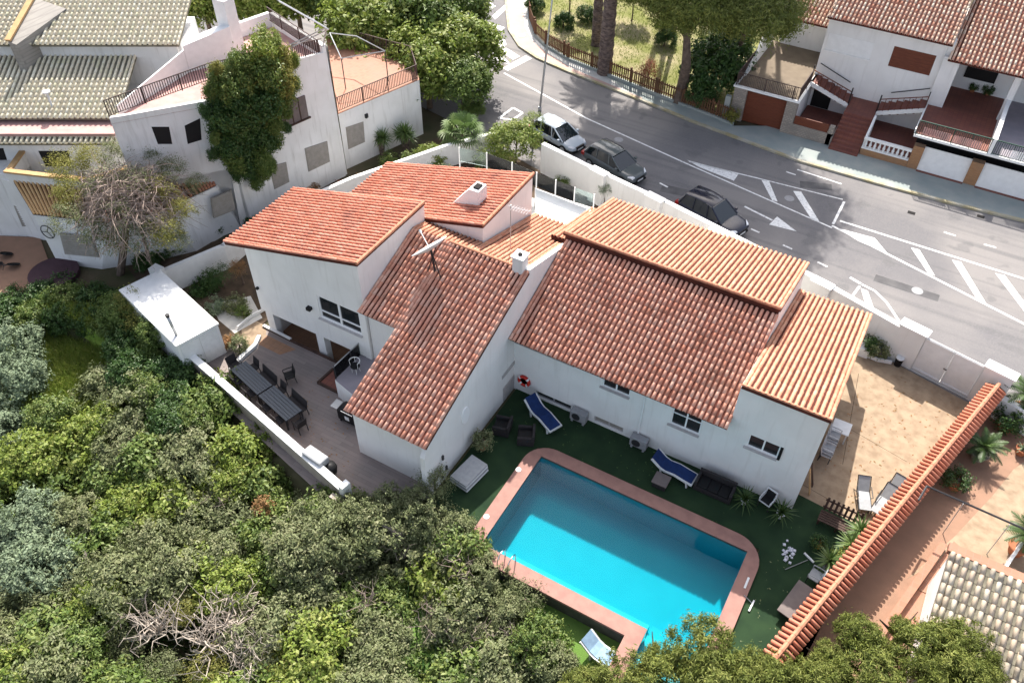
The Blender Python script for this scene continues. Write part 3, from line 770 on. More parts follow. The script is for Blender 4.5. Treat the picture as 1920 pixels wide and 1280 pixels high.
for c_ in ((1160, 262), (1480, 372), (1720, 545)):
    p = G(*c_, -0.018); MB().lathe([(0.0, 0), (0.32, 0), (0.32, 0.006), (0.0, 0.006)], 16, p).build('manhole_cover', 'grey_plastic', road)
for c_ in ((978, 67), (1017, 105)):
    p = G(*c_, 0.118); MB().lathe([(0.0, 0), (0.33, 0), (0.33, 0.008), (0.0, 0.008)], 14, p).build('manhole_cover', 'grey_plastic', kind='structure')

# ------------------------------------------------------------------ the villa
villa = thing('villa', 'white villa with stepped red barrel-tile roofs beside the blue pool', 'house', (-10, 28, 0))
XW, XR = -18.15, -13.95        # wing
XM, XE = -3.15, 0.5            # main block right end, right block end
FY = 24.72                     # front facade plane
sl = 0.362
# body blocks
def block(poly_yz, x0, x1, name='wall', m='plaster'):
    mb = MB(); mb.extr([(x0, y, z) for y, z in poly_yz], (x1-x0, 0, 0)); return mb.build(name, m, villa)
def blockx(poly_xz, y0, y1, name='wall', m='plaster'):
    mb = MB(); mb.extr([(x, y0, z) for x, z in poly_xz], (0, y1-y0, 0)); return mb.build(name, m, villa)
ez = 3.5                       # wing eave height at y 17.2
wz = lambda y: ez+sl*(y-17.2)
block([(17.55, -0.1), (17.55, wz(17.55)-0.14), (26.0, wz(26.0)-0.14), (32.0, 4.55), (32.0, -0.1)], XW+0.05, XR-0.14)
# right gable wall of the wing, carried a little past the front
wingwall = block([(17.0, -0.1), (17.0, 2.9), (17.35, wz(17.35)-0.14), (26.0, wz(26.0)-0.14), (26.03, wz(26.0)+0.12), (32.2, 4.95), (32.2, -0.1)], XR-0.135, XR+0.10)
block([(21.9, -0.1), (21.9, 4.75), (26.0, 6.42), (27.1, 6.1), (27.1, -0.1)], -20.3, XW+0.05)
# main block (front skin is a facade with openings)
block([(FY+0.14, -0.1), (FY+0.14, 4.05), (29.9, 5.9), (35.4, 4.5), (35.4, -0.1)], XR+0.10, XM)
block([(29.75, 5.8), (29.75, 6.32), (35.35, 4.70), (35.35, 4.45)], XR+0.05, XM-0.01, 'step_wall', 'dirty_shaded_clay')  # step coloured dark to paint the shadow under the upper roof edge
block([(29.75, 4.3), (29.75, 6.31), (35.35, 4.69), (35.35, 3.2)], XM-0.008, XM+0.02)
block([(FY+0.14, -0.1), (FY+0.14, 6.18), (29.2, 4.93), (29.2, -0.1)], XM+0.003, XE)
P0 = Vector((XR+0.1, FY, 0)); U0 = X
def W(px): return uz(px[0], px[1], P0, U0)
wins = []
a, z0 = W((1129, 723)); b, _ = W((1180, 745)); w1 = (a, b, z0, z0+1.15)
a, z0 = W((1256, 793)); b, _ = W((1309, 820.5)); w2 = (a, b, z0, z0+1.5)
a, z1 = W((1406, 814)); b, _ = W((1465, 836)); _, z0 = W((1400, 835.6)); w3 = (a, b, z0, z1)
a, z1 = W((1005, 732)); b, _ = W((1071, 759)); _, z0 = W((1069, 786)); b1 = (a, b, max(z0, 0.12), z1)
a, z1 = W((1115, 779)); b, _ = W((1169, 801)); _, z0 = W((1167, 823)); b2 = (a, b, max(z0, 0.12), z1)
mb = MB()
WM = XM-(XR+0.1); WE = XE-(XR+0.1)
facade(mb, P0, U0, WM, -0.1, 3.98, [h for h in (w1, w2, b1, b2)])
facade(mb, (XM, FY, 0), U0, XE-XM, -0.1, 6.15, [(w3[0]-WM, w3[1]-WM, w3[2], w3[3])])
mb.build('front_wall', 'plaster', villa, fix=False)
window(villa, P0, U0, *w1, cols=2)
window(villa, P0, U0, *w2, cols=2, rails=(0.5,))
w_ = window(villa, P0, U0, *w3, cols=2)
sh = MB(); x1 = P0.x+w3[1]; sh.box(x1+0.005, x1+0.13, FY-0.05, FY+0.02, w3[2]-0.02, w3[3]+0.02); sh.build('shutter', 'black', w_)
for bb in (b1, b2):
    window(villa, P0, U0, *bb, cols=2, frame='grey_plastic' if bb is b1 else 'sill', sill=None, depth=0.12, paneM='window_glass' if bb is b1 else 'tan_shutter', name='basement_window')
MB().box(XR+0.1, XR+0.1+W((1075, 700))[0], FY-0.03, FY, 3.25, 3.98).build('soffit_band', 'sill', villa)
# downpipe, low plinth, small wall boxes
xp = P0.x+W((1203, 780))[0]
MB().tube([(xp, FY-0.05, 0.0), (xp, FY-0.05, 3.75)], 0.045, 8).build('downpipe', 'white_paint', villa)
# oval window and openings on the wing's right wall (plane x = XR+0.10)
def WX(px): h = hit(px[0], px[1], (XR+0.1, 0, 0), X); return h.y, h.z
y_, z_ = WX((872, 778))
ov = MB(); ov.lathe([(0.0, 0.02), (0.36, 0.02), (0.36, 0.0), (0.44, 0.0), (0.44, 0.05), (0.36, 0.05)], 20, (XR+0.1, y_, z_), ax=(Y*0.72, Z*1.15, X))
oo = ov.build('oval_window', 'white_frame', villa)
MB().lathe([(0.0, 0.0), (0.345, 0.0), (0.345, 0.028), (0.0, 0.028)], 20, (XR+0.1, y_, z_), ax=(Y*0.72, Z*1.15, X)).build('pane', 'grey_plastic', oo)
ya, za = WX((943, 775)); yb_, zb_ = WX((972, 728))
MB().box(XR+0.1, XR+0.125, min(ya, yb_), max(ya, yb_), 0.02, max(za, zb_, 1.0)).build('basement_door', 'sill', villa)
ya, za = WX((941, 705)); yb_, zb_ = WX((972, 672))
MB().box(XR+0.1, XR+0.13, min(ya, yb_), max(ya, yb_), min(za, zb_), max(za, zb_)).build('wall_panel', 'sill', villa)
for p in ((829, 857), (836, 876), (828, 892)):
    yy, zz = WX(p); MB().box(XR+0.1, XR+0.18, yy-0.05, yy+0.05, zz-0.14, zz+0.14).build('wall_lamp', 'dark_metal', villa)

# left tall block
TX0, TX1, TY0, TY1 = -27.6, -20.35, 21.75, 27.1
tz = lambda x: 5.25+0.262*(x+29.1)
blockx([(TX0, 1.32), (TX0, tz(TX0)-0.13), (TX1, tz(TX1)-0.13), (TX1, 1.32)], TY0+0.14, TY1)
blockx([(TX0, tz(TX0)-0.35), (TX0, tz(TX0)-0.13), (TX1, tz(TX1)-0.13), (TX1, tz(TX0)-0.35)], TY0, TY0+0.14)
PT = Vector((TX0, TY0, 0))
a, z1 = uz(602.5, 557, PT, X); b, _ = uz(678.5, 621, PT, X); _, z0 = uz(604.6, 593, PT, X)
a0, _ = uz(592, 553, PT, X)
wt = (a0+0.03, b, z0-0.12, z1)
mb = MB(); facade(mb, PT, X, TX1-TX0, 1.32, tz(TX0)-0.35, [wt]); mb.build('front_wall', 'plaster', villa, fix=False)
window(villa, PT, X, *wt, cols=2, rails=(0.32,), fr=0.09)
# open porch below: back wall, piers
MB().box(TX0, TX1, 24.6, TY1, -0.85, 1.32).build('porch_wall', 'plaster', villa)
MB().box(TX0, TX0+0.3, 22.3, 24.6, -0.85, 1.32).build('porch_wall', 'plaster', villa)
MB().box(-20.7, TX1, TY0, 24.6, -0.85, 1.32).build('porch_wall', 'plaster', villa)
for px in ((510, 614), (605, 655)):
    g = G(px[0], px[1], 0.0)
    MB().box(g.x-0.05, g.x+0.45, TY0+0.02, TY0+0.42, -0.85, 1.32).build('pier', 'plaster', villa)
MB().box(-25.5, -24.3, 24.55, 24.6, -0.85, 1.15).build('porch_door', 'brown_door', villa)
MB().box(-23.4, -22.5, 24.55, 24.6, -0.85, 1.15).build('porch_door', 'brown_door', villa)
g = hit(582, 576, PT, -Y); MB().box(g.x-0.12, g.x+0.12, TY0-0.22, TY0, g.z-0.09, g.z+0.09).build('wall_lamp', 'black', villa)
g = hit(484, 539, PT, -Y); MB().box(g.x-0.06, g.x+0.06, TY0-0.14, TY0, g.z-0.06, g.z+0.06).build('wall_lamp', 'black', villa)
# rear block
RX0, RX1, RY0, RY1 = -25.2, -17.0, 27.1, 32.0
rz = lambda x: 7.45+0.265*(x+17.0)
blockx([(RX0, -0.1), (RX0, rz(RX0)-0.13), (RX1, rz(RX1)-0.13), (RX1, -0.1)], RY0+0.003, RY1)

# roofs
vu = Vector((0, 1, sl)).normalized()
back = Vector((0, -1, 0.30)).normalized()
tile_roof(villa, 'wing_roof', (XW, 17.15, wz(17.15)), X, vu, XR+0.11-XW, 8.85/vu.y, 'clay')
yv = 21.3
tile_roof(villa, 'valley_roof', (TX1+0.02, yv, wz(yv)), X, vu, XW-0.03-TX1, (26.0-yv)/vu.y, 'clay')
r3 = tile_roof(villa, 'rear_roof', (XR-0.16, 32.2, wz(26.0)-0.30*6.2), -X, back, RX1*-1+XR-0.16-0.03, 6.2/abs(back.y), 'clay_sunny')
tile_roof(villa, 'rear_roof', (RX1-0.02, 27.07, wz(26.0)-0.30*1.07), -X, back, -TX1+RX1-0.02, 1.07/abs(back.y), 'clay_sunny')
mz = lambda y: 4.02+0.37*(y-24.15)
vm = Vector((0, 1, 0.37)).normalized()
tile_roof(villa, 'main_roof', (XR+0.14, 24.15, mz(24.15)), X, vm, XM+0.02-XR-0.14, (29.74-24.15)/vm.y, 'clay')
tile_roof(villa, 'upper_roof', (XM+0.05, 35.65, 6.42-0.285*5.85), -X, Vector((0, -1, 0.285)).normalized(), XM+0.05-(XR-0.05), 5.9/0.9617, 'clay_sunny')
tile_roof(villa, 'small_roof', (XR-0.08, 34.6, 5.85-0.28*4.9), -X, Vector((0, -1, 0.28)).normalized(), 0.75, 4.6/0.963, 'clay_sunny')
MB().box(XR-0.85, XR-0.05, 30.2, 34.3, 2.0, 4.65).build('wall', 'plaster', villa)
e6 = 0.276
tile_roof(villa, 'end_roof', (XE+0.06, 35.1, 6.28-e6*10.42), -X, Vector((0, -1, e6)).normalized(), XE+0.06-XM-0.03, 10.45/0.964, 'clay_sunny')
# porch under the end roof
for p in ((XE-0.15, 34.6), (XM+0.4, 34.6)):
    MB().box(p[0]-0.14, p[0]+0.14, p[1]-0.14, p[1]+0.14, 0.0, 3.30).build('porch_post', 'plaster', villa)
MB().box(XM+0.1, XE, 34.5, 34.72, 3.06, 3.28).build('porch_beam', 'plaster', villa)
ru = Vector((1, 0, 0.262)).normalized()
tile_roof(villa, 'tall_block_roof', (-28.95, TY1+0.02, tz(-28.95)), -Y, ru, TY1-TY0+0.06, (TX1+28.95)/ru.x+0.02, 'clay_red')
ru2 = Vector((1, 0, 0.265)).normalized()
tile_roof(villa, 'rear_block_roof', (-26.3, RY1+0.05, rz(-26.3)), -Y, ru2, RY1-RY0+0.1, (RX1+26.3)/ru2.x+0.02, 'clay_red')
# ridge and verge tiles
cap_row('ridge_tile', (XW, 26.02, wz(26.0)+0.06), (XR-0.15, 26.02, wz(26.0)+0.06), 0.085, 'clay_ridge', villa)
cap_row('ridge_tile', (XM+0.04, 29.80, 6.45), (XR-0.0, 29.80, 6.45), 0.085, 'clay_ridge', villa)
cap_row('verge_tile', (XE+0.05, 24.70, 6.30), (XM+0.04, 24.70, 6.30), 0.06, 'clay_ridge', villa)
cap_row('verge_tile', (TX1+0.02, TY0-0.04, tz(TX1)+0.04), (TX1+0.02, TY1, tz(TX1)+0.04), 0.085, 'clay_ridge', villa)
cap_row('verge_tile', (RX1+0.02, RY0-0.04, rz(RX1)+0.04), (RX1+0.02, RY1+0.05, rz(RX1)+0.04), 0.085, 'clay_ridge', villa)
# white terrace behind, glass balustrade
tz0 = 3.0
terr = [tuple(G(a, b, tz0)[:2]) for a, b in ((1003, 352), (1043, 367), (1080, 380), (1118, 392))]
MB().prism([(-16.9, 32.0), (XR-0.05, 32.0), (XR-0.05, 35.6)]+[(p[0], p[1]) for p in reversed(terr)]+[(RX1-1.6, 35.6), (RX1-0.0, 32.0)], 0, tz0).build('roof_terrace', 'white_paint', villa)
# chimneys
h = hit(925, 385, (-18.3, 0, 0), X); cx, cy = -18.55, 29.0
ch = MB(); zb = rz(cx-0.9)
ch.hexa([(cx-1.25, cy-0.42, rz(cx-1.25)-0.05), (cx+0.42, cy-0.42, rz(cx)-0.1), (cx+0.42, cy+0.42, rz(cx)-0.1), (cx-1.25, cy+0.42, rz(cx-1.25)-0.05), (cx-0.15, cy-0.40, rz(cx)+0.95), (cx+0.40, cy-0.40, rz(cx)+0.95), (cx+0.40, cy+0.40, rz(cx)+0.95), (cx-0.15, cy+0.40, rz(cx)+0.95)])
cho = ch.build('chimney', 'plaster', villa, bevel=0.02)
MB().box(cx-0.02, cx+0.30, cy-0.2, cy+0.2, rz(cx)+0.951, rz(cx)+1.02).build('flue', 'dark_inside', cho)
g = G(973, 500, 6.9)
c2 = MB().box(g.x-0.27, g.x+0.27, 25.75, 26.3, 6.3, 7.45).box(g.x-0.33, g.x+0.33, 25.69, 26.36, 7.45, 7.53).build('chimney', 'plaster', villa, bevel=0.015)
MB().lathe([(0.1, 0), (0.1, 0.06), (0.0, 0.06)], 10, (g.x, 26.02, 7.53)).build('flue', 'dark_inside', c2)
MB().lathe([(0.1, 0), (0.11, 0.2), (0.14, 0.2), (0.14, 0.26), (0, 0.28)], 10, G(1412, 657, 4.95)).build('roof_vent', 'white_plastic', villa)
# small balcony with grey tiles and glass front, tucked under the wing eave on the terrace side
bz = 1.25
bp_ = [tuple(G(a, b, bz)[:2]) for a, b in ((690, 652), (628, 712), (664, 742), (760, 690))]
MB().prism(bp_, 0.0, bz).build('balcony', 'plaster', villa)
MB().prism([(p[0], p[1]) for p in bp_], bz+0.002, bz+0.02).build('balcony_floor', 'mauve_floor', villa)
bal = thing('balcony_balustrade', 'low glass balustrade on thin dark posts along the small balcony beside the terrace', 'balustrade', G(628, 712, bz))
pA, pB = G(690, 652, bz+0.02), G(629, 711, bz+0.02)
gm_ = MB(); gm_.bar(pA+Z*0.42, pB+Z*0.42, 0.012, 0.8); gm_.build('glass_pane', 'rail_glass', bal)
for t in (0.02, 0.5, 0.98):
    q = pA.lerp(pB, t); MB().box(q.x-0.025, q.x+0.025, q.y-0.025, q.y+0.025, q.z, q.z+0.9).build('post', 'dark_metal', bal)
gm_ = MB(); gm_.bar(pA+Z*0.86, pB+Z*0.86, 0.05, 0.03); gm_.build('handrail', 'grey_metal', bal)
# dark edging of the terrace stair opening
def edging(px, z=0.03):
    mb = MB(); pts = [G(a, b, z) for a, b in px]
    for p, q in zip(pts, pts[1:]): mb.bar(p, q, 0.13, 0.08)
    return mb.build('terrace_edging', 'dark_wood', kind='structure')
edging([(494, 612), (545, 638), (636, 681)]); edging([(636, 681), (596, 717), (634, 736)])
MB().add([tuple(G(a, b, 0.012)) for a, b in ((634, 683), (598, 717), (632, 734), (634, 700))], [(0, 1, 2, 3)]).build('stair_well', 'red_tile', kind='structure', fix=False)
sheet('porch_step', GP(0.008, (500, 628), (555, 655), (525, 665), (484, 645)), 0.008, 'porch_tile')
cap = MB(); q0, q1 = G(494, 610, 0.05), G(545, 636, 0.05); cap.bar(q0, q1, 0.16, 0.1); cap.build('terrace_kerb', 'plaster', kind='structure')

# ------------------------------------------------------------------ glass balustrade behind the roofs
gb = thing('glass_balustrade', 'clear glass balustrade on slim posts round the white roof terrace', 'balustrade', (-17, 36.5, 3))
gp = [G(862, 305, tz0), G(913, 315, tz0), G(960, 333, tz0), G(1005.5, 352, tz0), G(1041, 366, tz0), G(1076, 380, tz0), G(1112, 393, tz0)]
for i, p in enumerate(gp):
    MB().box(p.x-0.03, p.x+0.03, p.y-0.03, p.y+0.03, (tz0 if i > 2 else 2.2), tz0+1.08).build('post', 'white_paint', gb)
for p, q in zip(gp, gp[1:]):
    d = (q-p).normalized(); m_ = MB(); m_.bar(p+d*0.05+Z*0.58, q-d*0.05+Z*0.58, 0.014, 0.94); m_.build('glass_pane', 'rail_glass', gb)
MB().prism([(gp[0].x, gp[0].y), (gp[3].x, gp[3].y), (-17.0, 32.05), (-25, 32.05), (-25, gp[0].y-1)], 0, 2.2).build('garden_terrace', 'pavement_pale', kind='structure')

# ------------------------------------------------------------------ satellite dish and aerial on the roof
g = Vector((-19.15, 24.6, wz(24.6)))
dish = thing('satellite_dish', 'big white satellite dish tilted on the red roof', 'satellite dish', g)
nrm = (-0.49*rt+0.87*up-0.20*fw).normalized()
a1 = nrm.cross(fw).normalized(); a2 = a1.cross(nrm)
ctr = hit(805, 463, (0, 24.3, 0), -Y)
prof = [(0.0, -0.16), (0.3, -0.14), (0.6, -0.075), (0.92, 0.02), (0.92, 0.045), (0.6, -0.045), (0.3, -0.11), (0.0, -0.13)]
MB().lathe(prof, 24, ctr, ax=(a1, a2, nrm)).build('reflector', 'white_plastic', dish, smooth=True)
m_ = MB(); m_.tube([ctr-nrm*0.15, Vector((ctr.x+0.15, 24.4, wz(24.4)+0.02))], 0.05, 8); m_.tube([ctr-nrm*0.15, Vector((ctr.x+0.6, 24.2, wz(24.2)+0.05))], 0.03, 6); m_.tube([ctr-nrm*0.12-a1*0.3, Vector((ctr.x-0.2, 24.3, wz(24.3)+0.05))], 0.03, 6)
m_.build('mount', 'dark_metal', dish)
m_ = MB(); m_.tube([ctr-a2*0.8, ctr+nrm*0.75+a2*-0.1], 0.02, 5); m_.lathe([(0.0, 0), (0.06, 0), (0.06, 0.14), (0, 0.14)], 8, ctr+nrm*0.75, ax=(a1, a2, nrm)); m_.build('feed_arm', 'white_plastic', dish)
aer = thing('television_aerial', 'thin television aerial mast standing above the rear roof', 'aerial', (-16.0, 26.6, 6.4))
b0 = G(957, 468, 6.5)
m_ = MB(); m_.tube([b0, b0+Z*2.6], 0.022, 6); m_.build('mast', 'grey_metal', aer)
m_ = MB(); top = b0+Z*2.5; m_.tube([top-X*0.15, top+Vector((0.95, 0.1, 0.02))], 0.014, 5)
for k in range(7): q = top+Vector((0.1+k*0.13, 0.01*k, 0)); m_.tube([q-Y*0.22, q+Y*0.22], 0.010, 4)
m_.build('antenna', 'white_paint', aer)

# ------------------------------------------------------------------ swimming pool
PX0, PX1, PY0, PY1, PS = -10.55, -0.52, 16.18, 21.57, 13.3
pool = thing('swimming_pool', 'blue swimming pool with rounded pink coping on dark green turf', 'swimming pool', (-5.5, 18.9, 0))
inn = [(PX0, PY0), (-2.83, PY0), (-2.83, PS), (PX1, PS), (PX1, PY1), (PX0, PY1)]
mb = MB(); dz = -1.45
n_ = len(inn)
for i in range(n_):
    p, q = inn[i], inn[(i+1) % n_]
    mb.quad((p[0], p[1], 0.06), (q[0], q[1], 0.06), (q[0], q[1], dz), (p[0], p[1], dz))
mb.add([(p[0], p[1], dz) for p in inn], [tuple(range(n_))])
mb.build('basin', 'basin', pool, fix=False)
for k in range(4): MB().box(-2.82, PX1-0.01, PS+0.01, PY0+0.9-0.62*k, dz+0.006+0.3*k, dz+0.3+0.3*k).build('pool_step', 'basin', pool)
mb = MB(); ins = [(PX0+0.004, PY0+0.004), (-2.826, PY0+0.004), (-2.826, PS+0.004), (PX1-0.004, PS+0.004), (PX1-0.004, PY1-0.004), (PX0+0.004, PY1-0.004)]
mb.prism(ins, dz+0.004, 0.03); mb.build('water', 'pool_water', pool)
MB().extr([(-9.9, PY0+0.006, dz+0.006), (-2.9, PY0+0.006, dz+0.006), (-2.9, PY0+0.006, -0.85), (-9.9, PY0+0.006, -0.85)], (0, 0.7, 0)).build('pool_bench', 'basin', pool)
# coping: rounded outer corners, square inner
def rarc(cx, cy, r, a0, a1, n=8): return [(cx+r*math.cos(R(a0+(a1-a0)*k/n)), cy+r*math.sin(R(a0+(a1-a0)*k/n))) for k in range(n+1)]
ox0, ox1, oy0, oy1 = PX0-0.68, PX1+0.66, PY0-0.68, PY1+0.66
mb = MB()
def strip(outer, innr, z0, z1):
    for i in range(len(outer)-1):
        mb.hexa([(*innr[i], z0), (*innr[i+1], z0), (*outer[i+1], z0), (*outer[i], z0), (*innr[i], z1), (*innr[i+1], z1), (*outer[i+1], z1), (*outer[i], z1)])
zc0, zc1 = 0.0, 0.13
path_o = [(ox0, oy0)]+[(ox0, oy1-1.2)]+rarc(ox0+1.2, oy1-1.2, 1.2, 180, 90)[1:]+[(ox1-1.3, oy1)]+rarc(ox1-1.3, oy1-1.3, 1.3, 90, 0)[1:]+[(ox1, PS-0.6)]
path_i = [(PX0, PY0)]+[(PX0, PY1-0.02)]+[(PX0+0.001*k, PY1) for k in range(8)]+[(PX1-0.02, PY1)]+[(PX1, PY1-0.001*k) for k in range(8)]+[(PX1, PS)]
strip(path_o, path_i, zc0, zc1)
strip([(ox0, oy0), (-2.83-0.68, oy0), (-2.83-0.68, PS-0.6), (ox1, PS-0.6)], [(PX0, PY0), (-2.83, PY0), (-2.83, PS), (PX1, PS)], zc0, zc1)
mb.build('coping', 'coping', pool)
mb = MB()
for p, q in ((( ox0, oy0), (-3.51, oy0)), ((-3.51, oy0), (-3.51, PS-0.6)), ((-3.51, PS-0.6), (ox1, PS-0.6))):
    mb.quad((p[0]+0.06, p[1]+0.06, -1.2), (q[0]+0.06, q[1]+0.06, -1.2), (q[0]+0.06, q[1]+0.06, 0.0), (p[0]+0.06, p[1]+0.06, 0.0))
mb.build('outer_wall', 'coping_side', pool, fix=False)
for px in ((972, 880), (912, 968)):
    MB().lathe([(0.0, 0), (0.13, 0), (0.13, 0.012), (0.06, 0.02), (0, 0.02)], 14, G(*px, 0.131)).build('skimmer_lid', 'white_plastic', pool)
l_ = MB(); q0, q1 = G(1404, 1082, 0.14), G(1396, 1102, 0.14); l_.bar(q0, q1, 0.09, 0.03); l_.build('grating', 'white_plastic', pool)
lad = thing('pool_ladder', 'steel pool ladder with two curved handrails at the sunny coping', 'pool ladder', (-9.8, 16.0, 0.1))
for dx in (0, 0.5):
    g = G(940, 1052, 0.13); x = g.x+dx; m_ = MB()
    m_.tube([(x, g.y-0.35, 0.13), (x, g.y-0.33, 0.6), (x, g.y-0.2, 0.82), (x, g.y+0.05, 0.85), (x, g.y+0.28, 0.7), (x, g.y+0.33, 0.3), (x, g.y+0.33, -0.9)], 0.024, 7)
    m_.build('handrail', 'steel', lad, smooth=True)
for k in range(3): MB().box(g.x, g.x+0.5, g.y+0.28, g.y+0.36, -0.2-0.28*k, -0.17-0.28*k).build('rung', 'steel', lad)

# ------------------------------------------------------------------ white wall and gate along the street
sw = thing('street_wall', 'long white rendered wall with flat caps between the villa and the road', 'wall', (-10, 39.3, 0))
def wall_run(mb, pts, t, z0, z1):
    for p, q in zip(pts, pts[1:]):
        p, q = Vector((*p, 0)), Vector((*q, 0)); d = (q-p).normalized(); n = Vector((-d.y, d.x, 0))*t
        mb.prism([p.xy, q.xy, (q+n).xy, (p+n).xy], z0, z1)
gl_ = G(1706, 693, 0); gr_ = G(1812, 748, 0)
topw = [G(1015, 270, 2.2), G(1100, 312, 2.2), G(1180, 350, 2.2), G(1250, 381, 2.2), G(1380, 450, 2.1), G(1520, 522, 2.1), G(1598, 566, 2.1), G(1688, 617, 2.1)]
run = [(p.x, p.y) for p in topw]
mb = MB(); wall_run(mb, run, 0.25, -0.1, 2.12); mb.build('wall', 'plaster', sw)
mb = MB(); wall_run(mb, run, 0.32, 2.12, 2.2); mb.build('cap', 'white_paint', sw)
for px, zt in (((1120, 324), 2.38), ((1225, 372), 2.34), ((1345, 437), 2.34), ((1540, 532), 2.3)):
    p = G(*px, 2.3); d = Vector((0.97, -0.24, 0)).normalized(); n = Vector((0.24, 0.97, 0))
    mb = MB(); a_ = p-d*0.55-n*0.06; b_ = p+d*0.55-n*0.06
    mb.prism([a_.xy, b_.xy, (b_+n*0.45).xy, (a_+n*0.45).xy], -0.1, zt-0.08); mb.build('pillar', 'plaster', sw)
    mb = MB(); a_ = a_-d*0.06-n*0.05; b_ = b_+d*0.06-n*0.05
    mb.prism([a_.xy, b_.xy, (b_+n*0.56).xy, (a_+n*0.56).xy], zt-0.08, zt); mb.build('cap', 'white_paint', sw)
gd = (gr_-gl_).normalized(); gn = Vector((-gd.y, gd.x, 0))
for a_, ln in ((gl_-gd*1.35, 1.35), (gr_+gd*0.0, 1.35)):
    mb = MB(); b_ = a_+gd*ln
    mb.prism([a_.xy, b_.xy, (b_+gn*0.5).xy, (a_+gn*0.5).xy], -0.1, 2.36); mb.build('gate_pillar', 'plaster', sw)
    mb = MB(); p_, q_ = a_-gd*0.07-gn*0.07, b_+gd*0.07-gn*0.07
    mb.prism([p_.xy, q_.xy, (q_+gn*0.64).xy, (p_+gn*0.64).xy], 2.36, 2.46); mb.build('pillar_cap', 'white_paint', sw)
gate = thing('driveway_gate', 'plain white double driveway gate between two capped white pillars', 'gate', gl_)
mid = gl_.lerp(gr_, 0.5)
for p, q in ((gl_, mid-gd*0.01), (mid+gd*0.01, gr_)):
    mb = MB(); p2, q2 = p+gn*0.14, q+gn*0.14
    mb.prism([p2.xy, q2.xy, (q2+gn*0.05).xy, (p2+gn*0.05).xy], 0.03, 2.27); mb.build('gate_leaf', 'white_paint', gate)
    mb = MB()
    for z in (0.12, 2.18): mb.bar(p2+gd*0.03+Z*z-gn*0.02, q2-gd*0.03+Z*z-gn*0.02, 0.05, 0.09)
    for e in (p2+gd*0.05, q2-gd*0.05): mb.bar(e+Z*0.1-gn*0.02, e+Z*2.2-gn*0.02, 0.08, 0.05)
    mb.build('gate_frame', 'white_paint', gate)
MB().bar(mid+gn*0.08-gd*0.12+Z*1.02, mid+gn*0.08+gd*0.04+Z*1.02, 0.05, 0.05).build('handle', 'dark_metal', gate)
MB().prism([gl_.xy, gr_.xy, (gr_+gn*0.4).xy, (gl_+gn*0.4).xy], -0.05, 0.028).build('threshold', 'pavement_pale', gate)
# our wall carries on along the neighbour's patio
MB().prism([(7.4, 34.9), (16, 32.5), (16.1, 32.8), (7.5, 35.25)], -0.1, 1.3).build('patio_street_wall', 'plaster', tag(thing('patio_wall', 'low white wall between neighbouring patio and road behind the cycads', 'wall', (10, 34, 0)), 'low white wall between neighbouring patio and road behind the cycads', 'wall'))

# ------------------------------------------------------------------ boundary wall capped with barrel tiles
tw = thing('tile_capped_wall', 'boundary wall topped with two rows of orange barrel tiles and a ridge', 'wall', G(1600, 1080, 0))
c0, c1 = G(1452, 1236, 2.0), G(1872, 722, 2.0)
td = (c1-c0).normalized(); tn = Vector((-td.y, td.x, 0))
mb = MB(); mb.prism([(c0-tn*0.12).xy, (c1-tn*0.12).xy, (c1+tn*0.12).xy, (c0+tn*0.12).xy], -0.6, 1.88); mb.build('wall', 'stamped_pink', tw)
wl = (c1-c0).length
for sgn in (1, -1):
    sd = (tn*sgn*0.93-Z*0.36).normalized()
    mb = MB(); mb.hexa([c0-Z*0.05, c1-Z*0.05, c1+sd*0.46-Z*0.05, c0+sd*0.46-Z*0.05, c0, c1, c1+sd*0.46, c0+sd*0.46]); mb.build('tile_bed', 'dirty_shaded_clay', tw)
n_t = int(wl/0.245)
tm2 = np_mesh('cover_tile', TV, TF, None, ('clay_wall',))
for i in range(n_t):
    for sgn in (1, -1):
        sd = (tn*sgn*0.93-Z*0.36).normalized(); vv = -sd
        nn = vv.cross(td).normalized()
        if nn.z < 0: nn = -nn
        uu = vv.cross(nn)
        p = c0+td*(0.12+i*0.245)+sd*0.50+nn*0.012
        s_ = 1.15
        o = bpy.data.objects.new('cover_tile', tm2); C.objects.link(o)
        o.parent = tw; o.matrix_parent_inverse = world_m(tw).inverted()
        o.matrix_basis = Matrix(((uu.x, vv.x*s_, nn.x, p.x), (uu.y, vv.y*s_, nn.y, p.y), (uu.z, vv.z*s_, nn.z, p.z), (0, 0, 0, 1)))
cap_row('ridge_tile', c0+Z*0.06, c1+Z*0.06, 0.10, 'clay_ridge', tw, 0.42)

# ------------------------------------------------------------------ neighbour's patio on the right: low wall, steps, old tiled roof, trellis frame
lw = thing('low_brick_wall', 'low pink brick wall stepping down beside the old tiled roof', 'wall', G(1770, 1015, 0))
p, q = G(1765, 1013, 0.35), G(1640, 1190, 0.35); d = (q-p).normalized(); n = Vector((-d.y, d.x, 0))
MB().prism([p.xy, q.xy, (q+n*0.3).xy, (p+n*0.3).xy], -1.0, 0.35).build('wall', 'orange_tile', lw)
sheet('lower_path', [tuple(G(a, b, -0.7)[:2]) for a, b in ((1777, 1030), (1640, 1215), (1745, 1215), (1800, 1050))], 0.012, 'orange_tile')
pathm = MB(); q0, q1 = G(1722, 1104, 0.02), G(1750, 1116, 0.02); pathm.bar(q0, q1, 0.08, 0.04); pathm.build('path_joint', 'stamped_pink', kind='structure')
nr = thing('old_tiled_house', 'house corner with pale lichen-stained barrel tiles at the lower right edge', 'house', G(1850, 1150, 0))
nz_ = 2.6
o_ = G(1782, 1034, nz_); pit = -0.26
nd = Vector((0, -1, pit)).normalized()
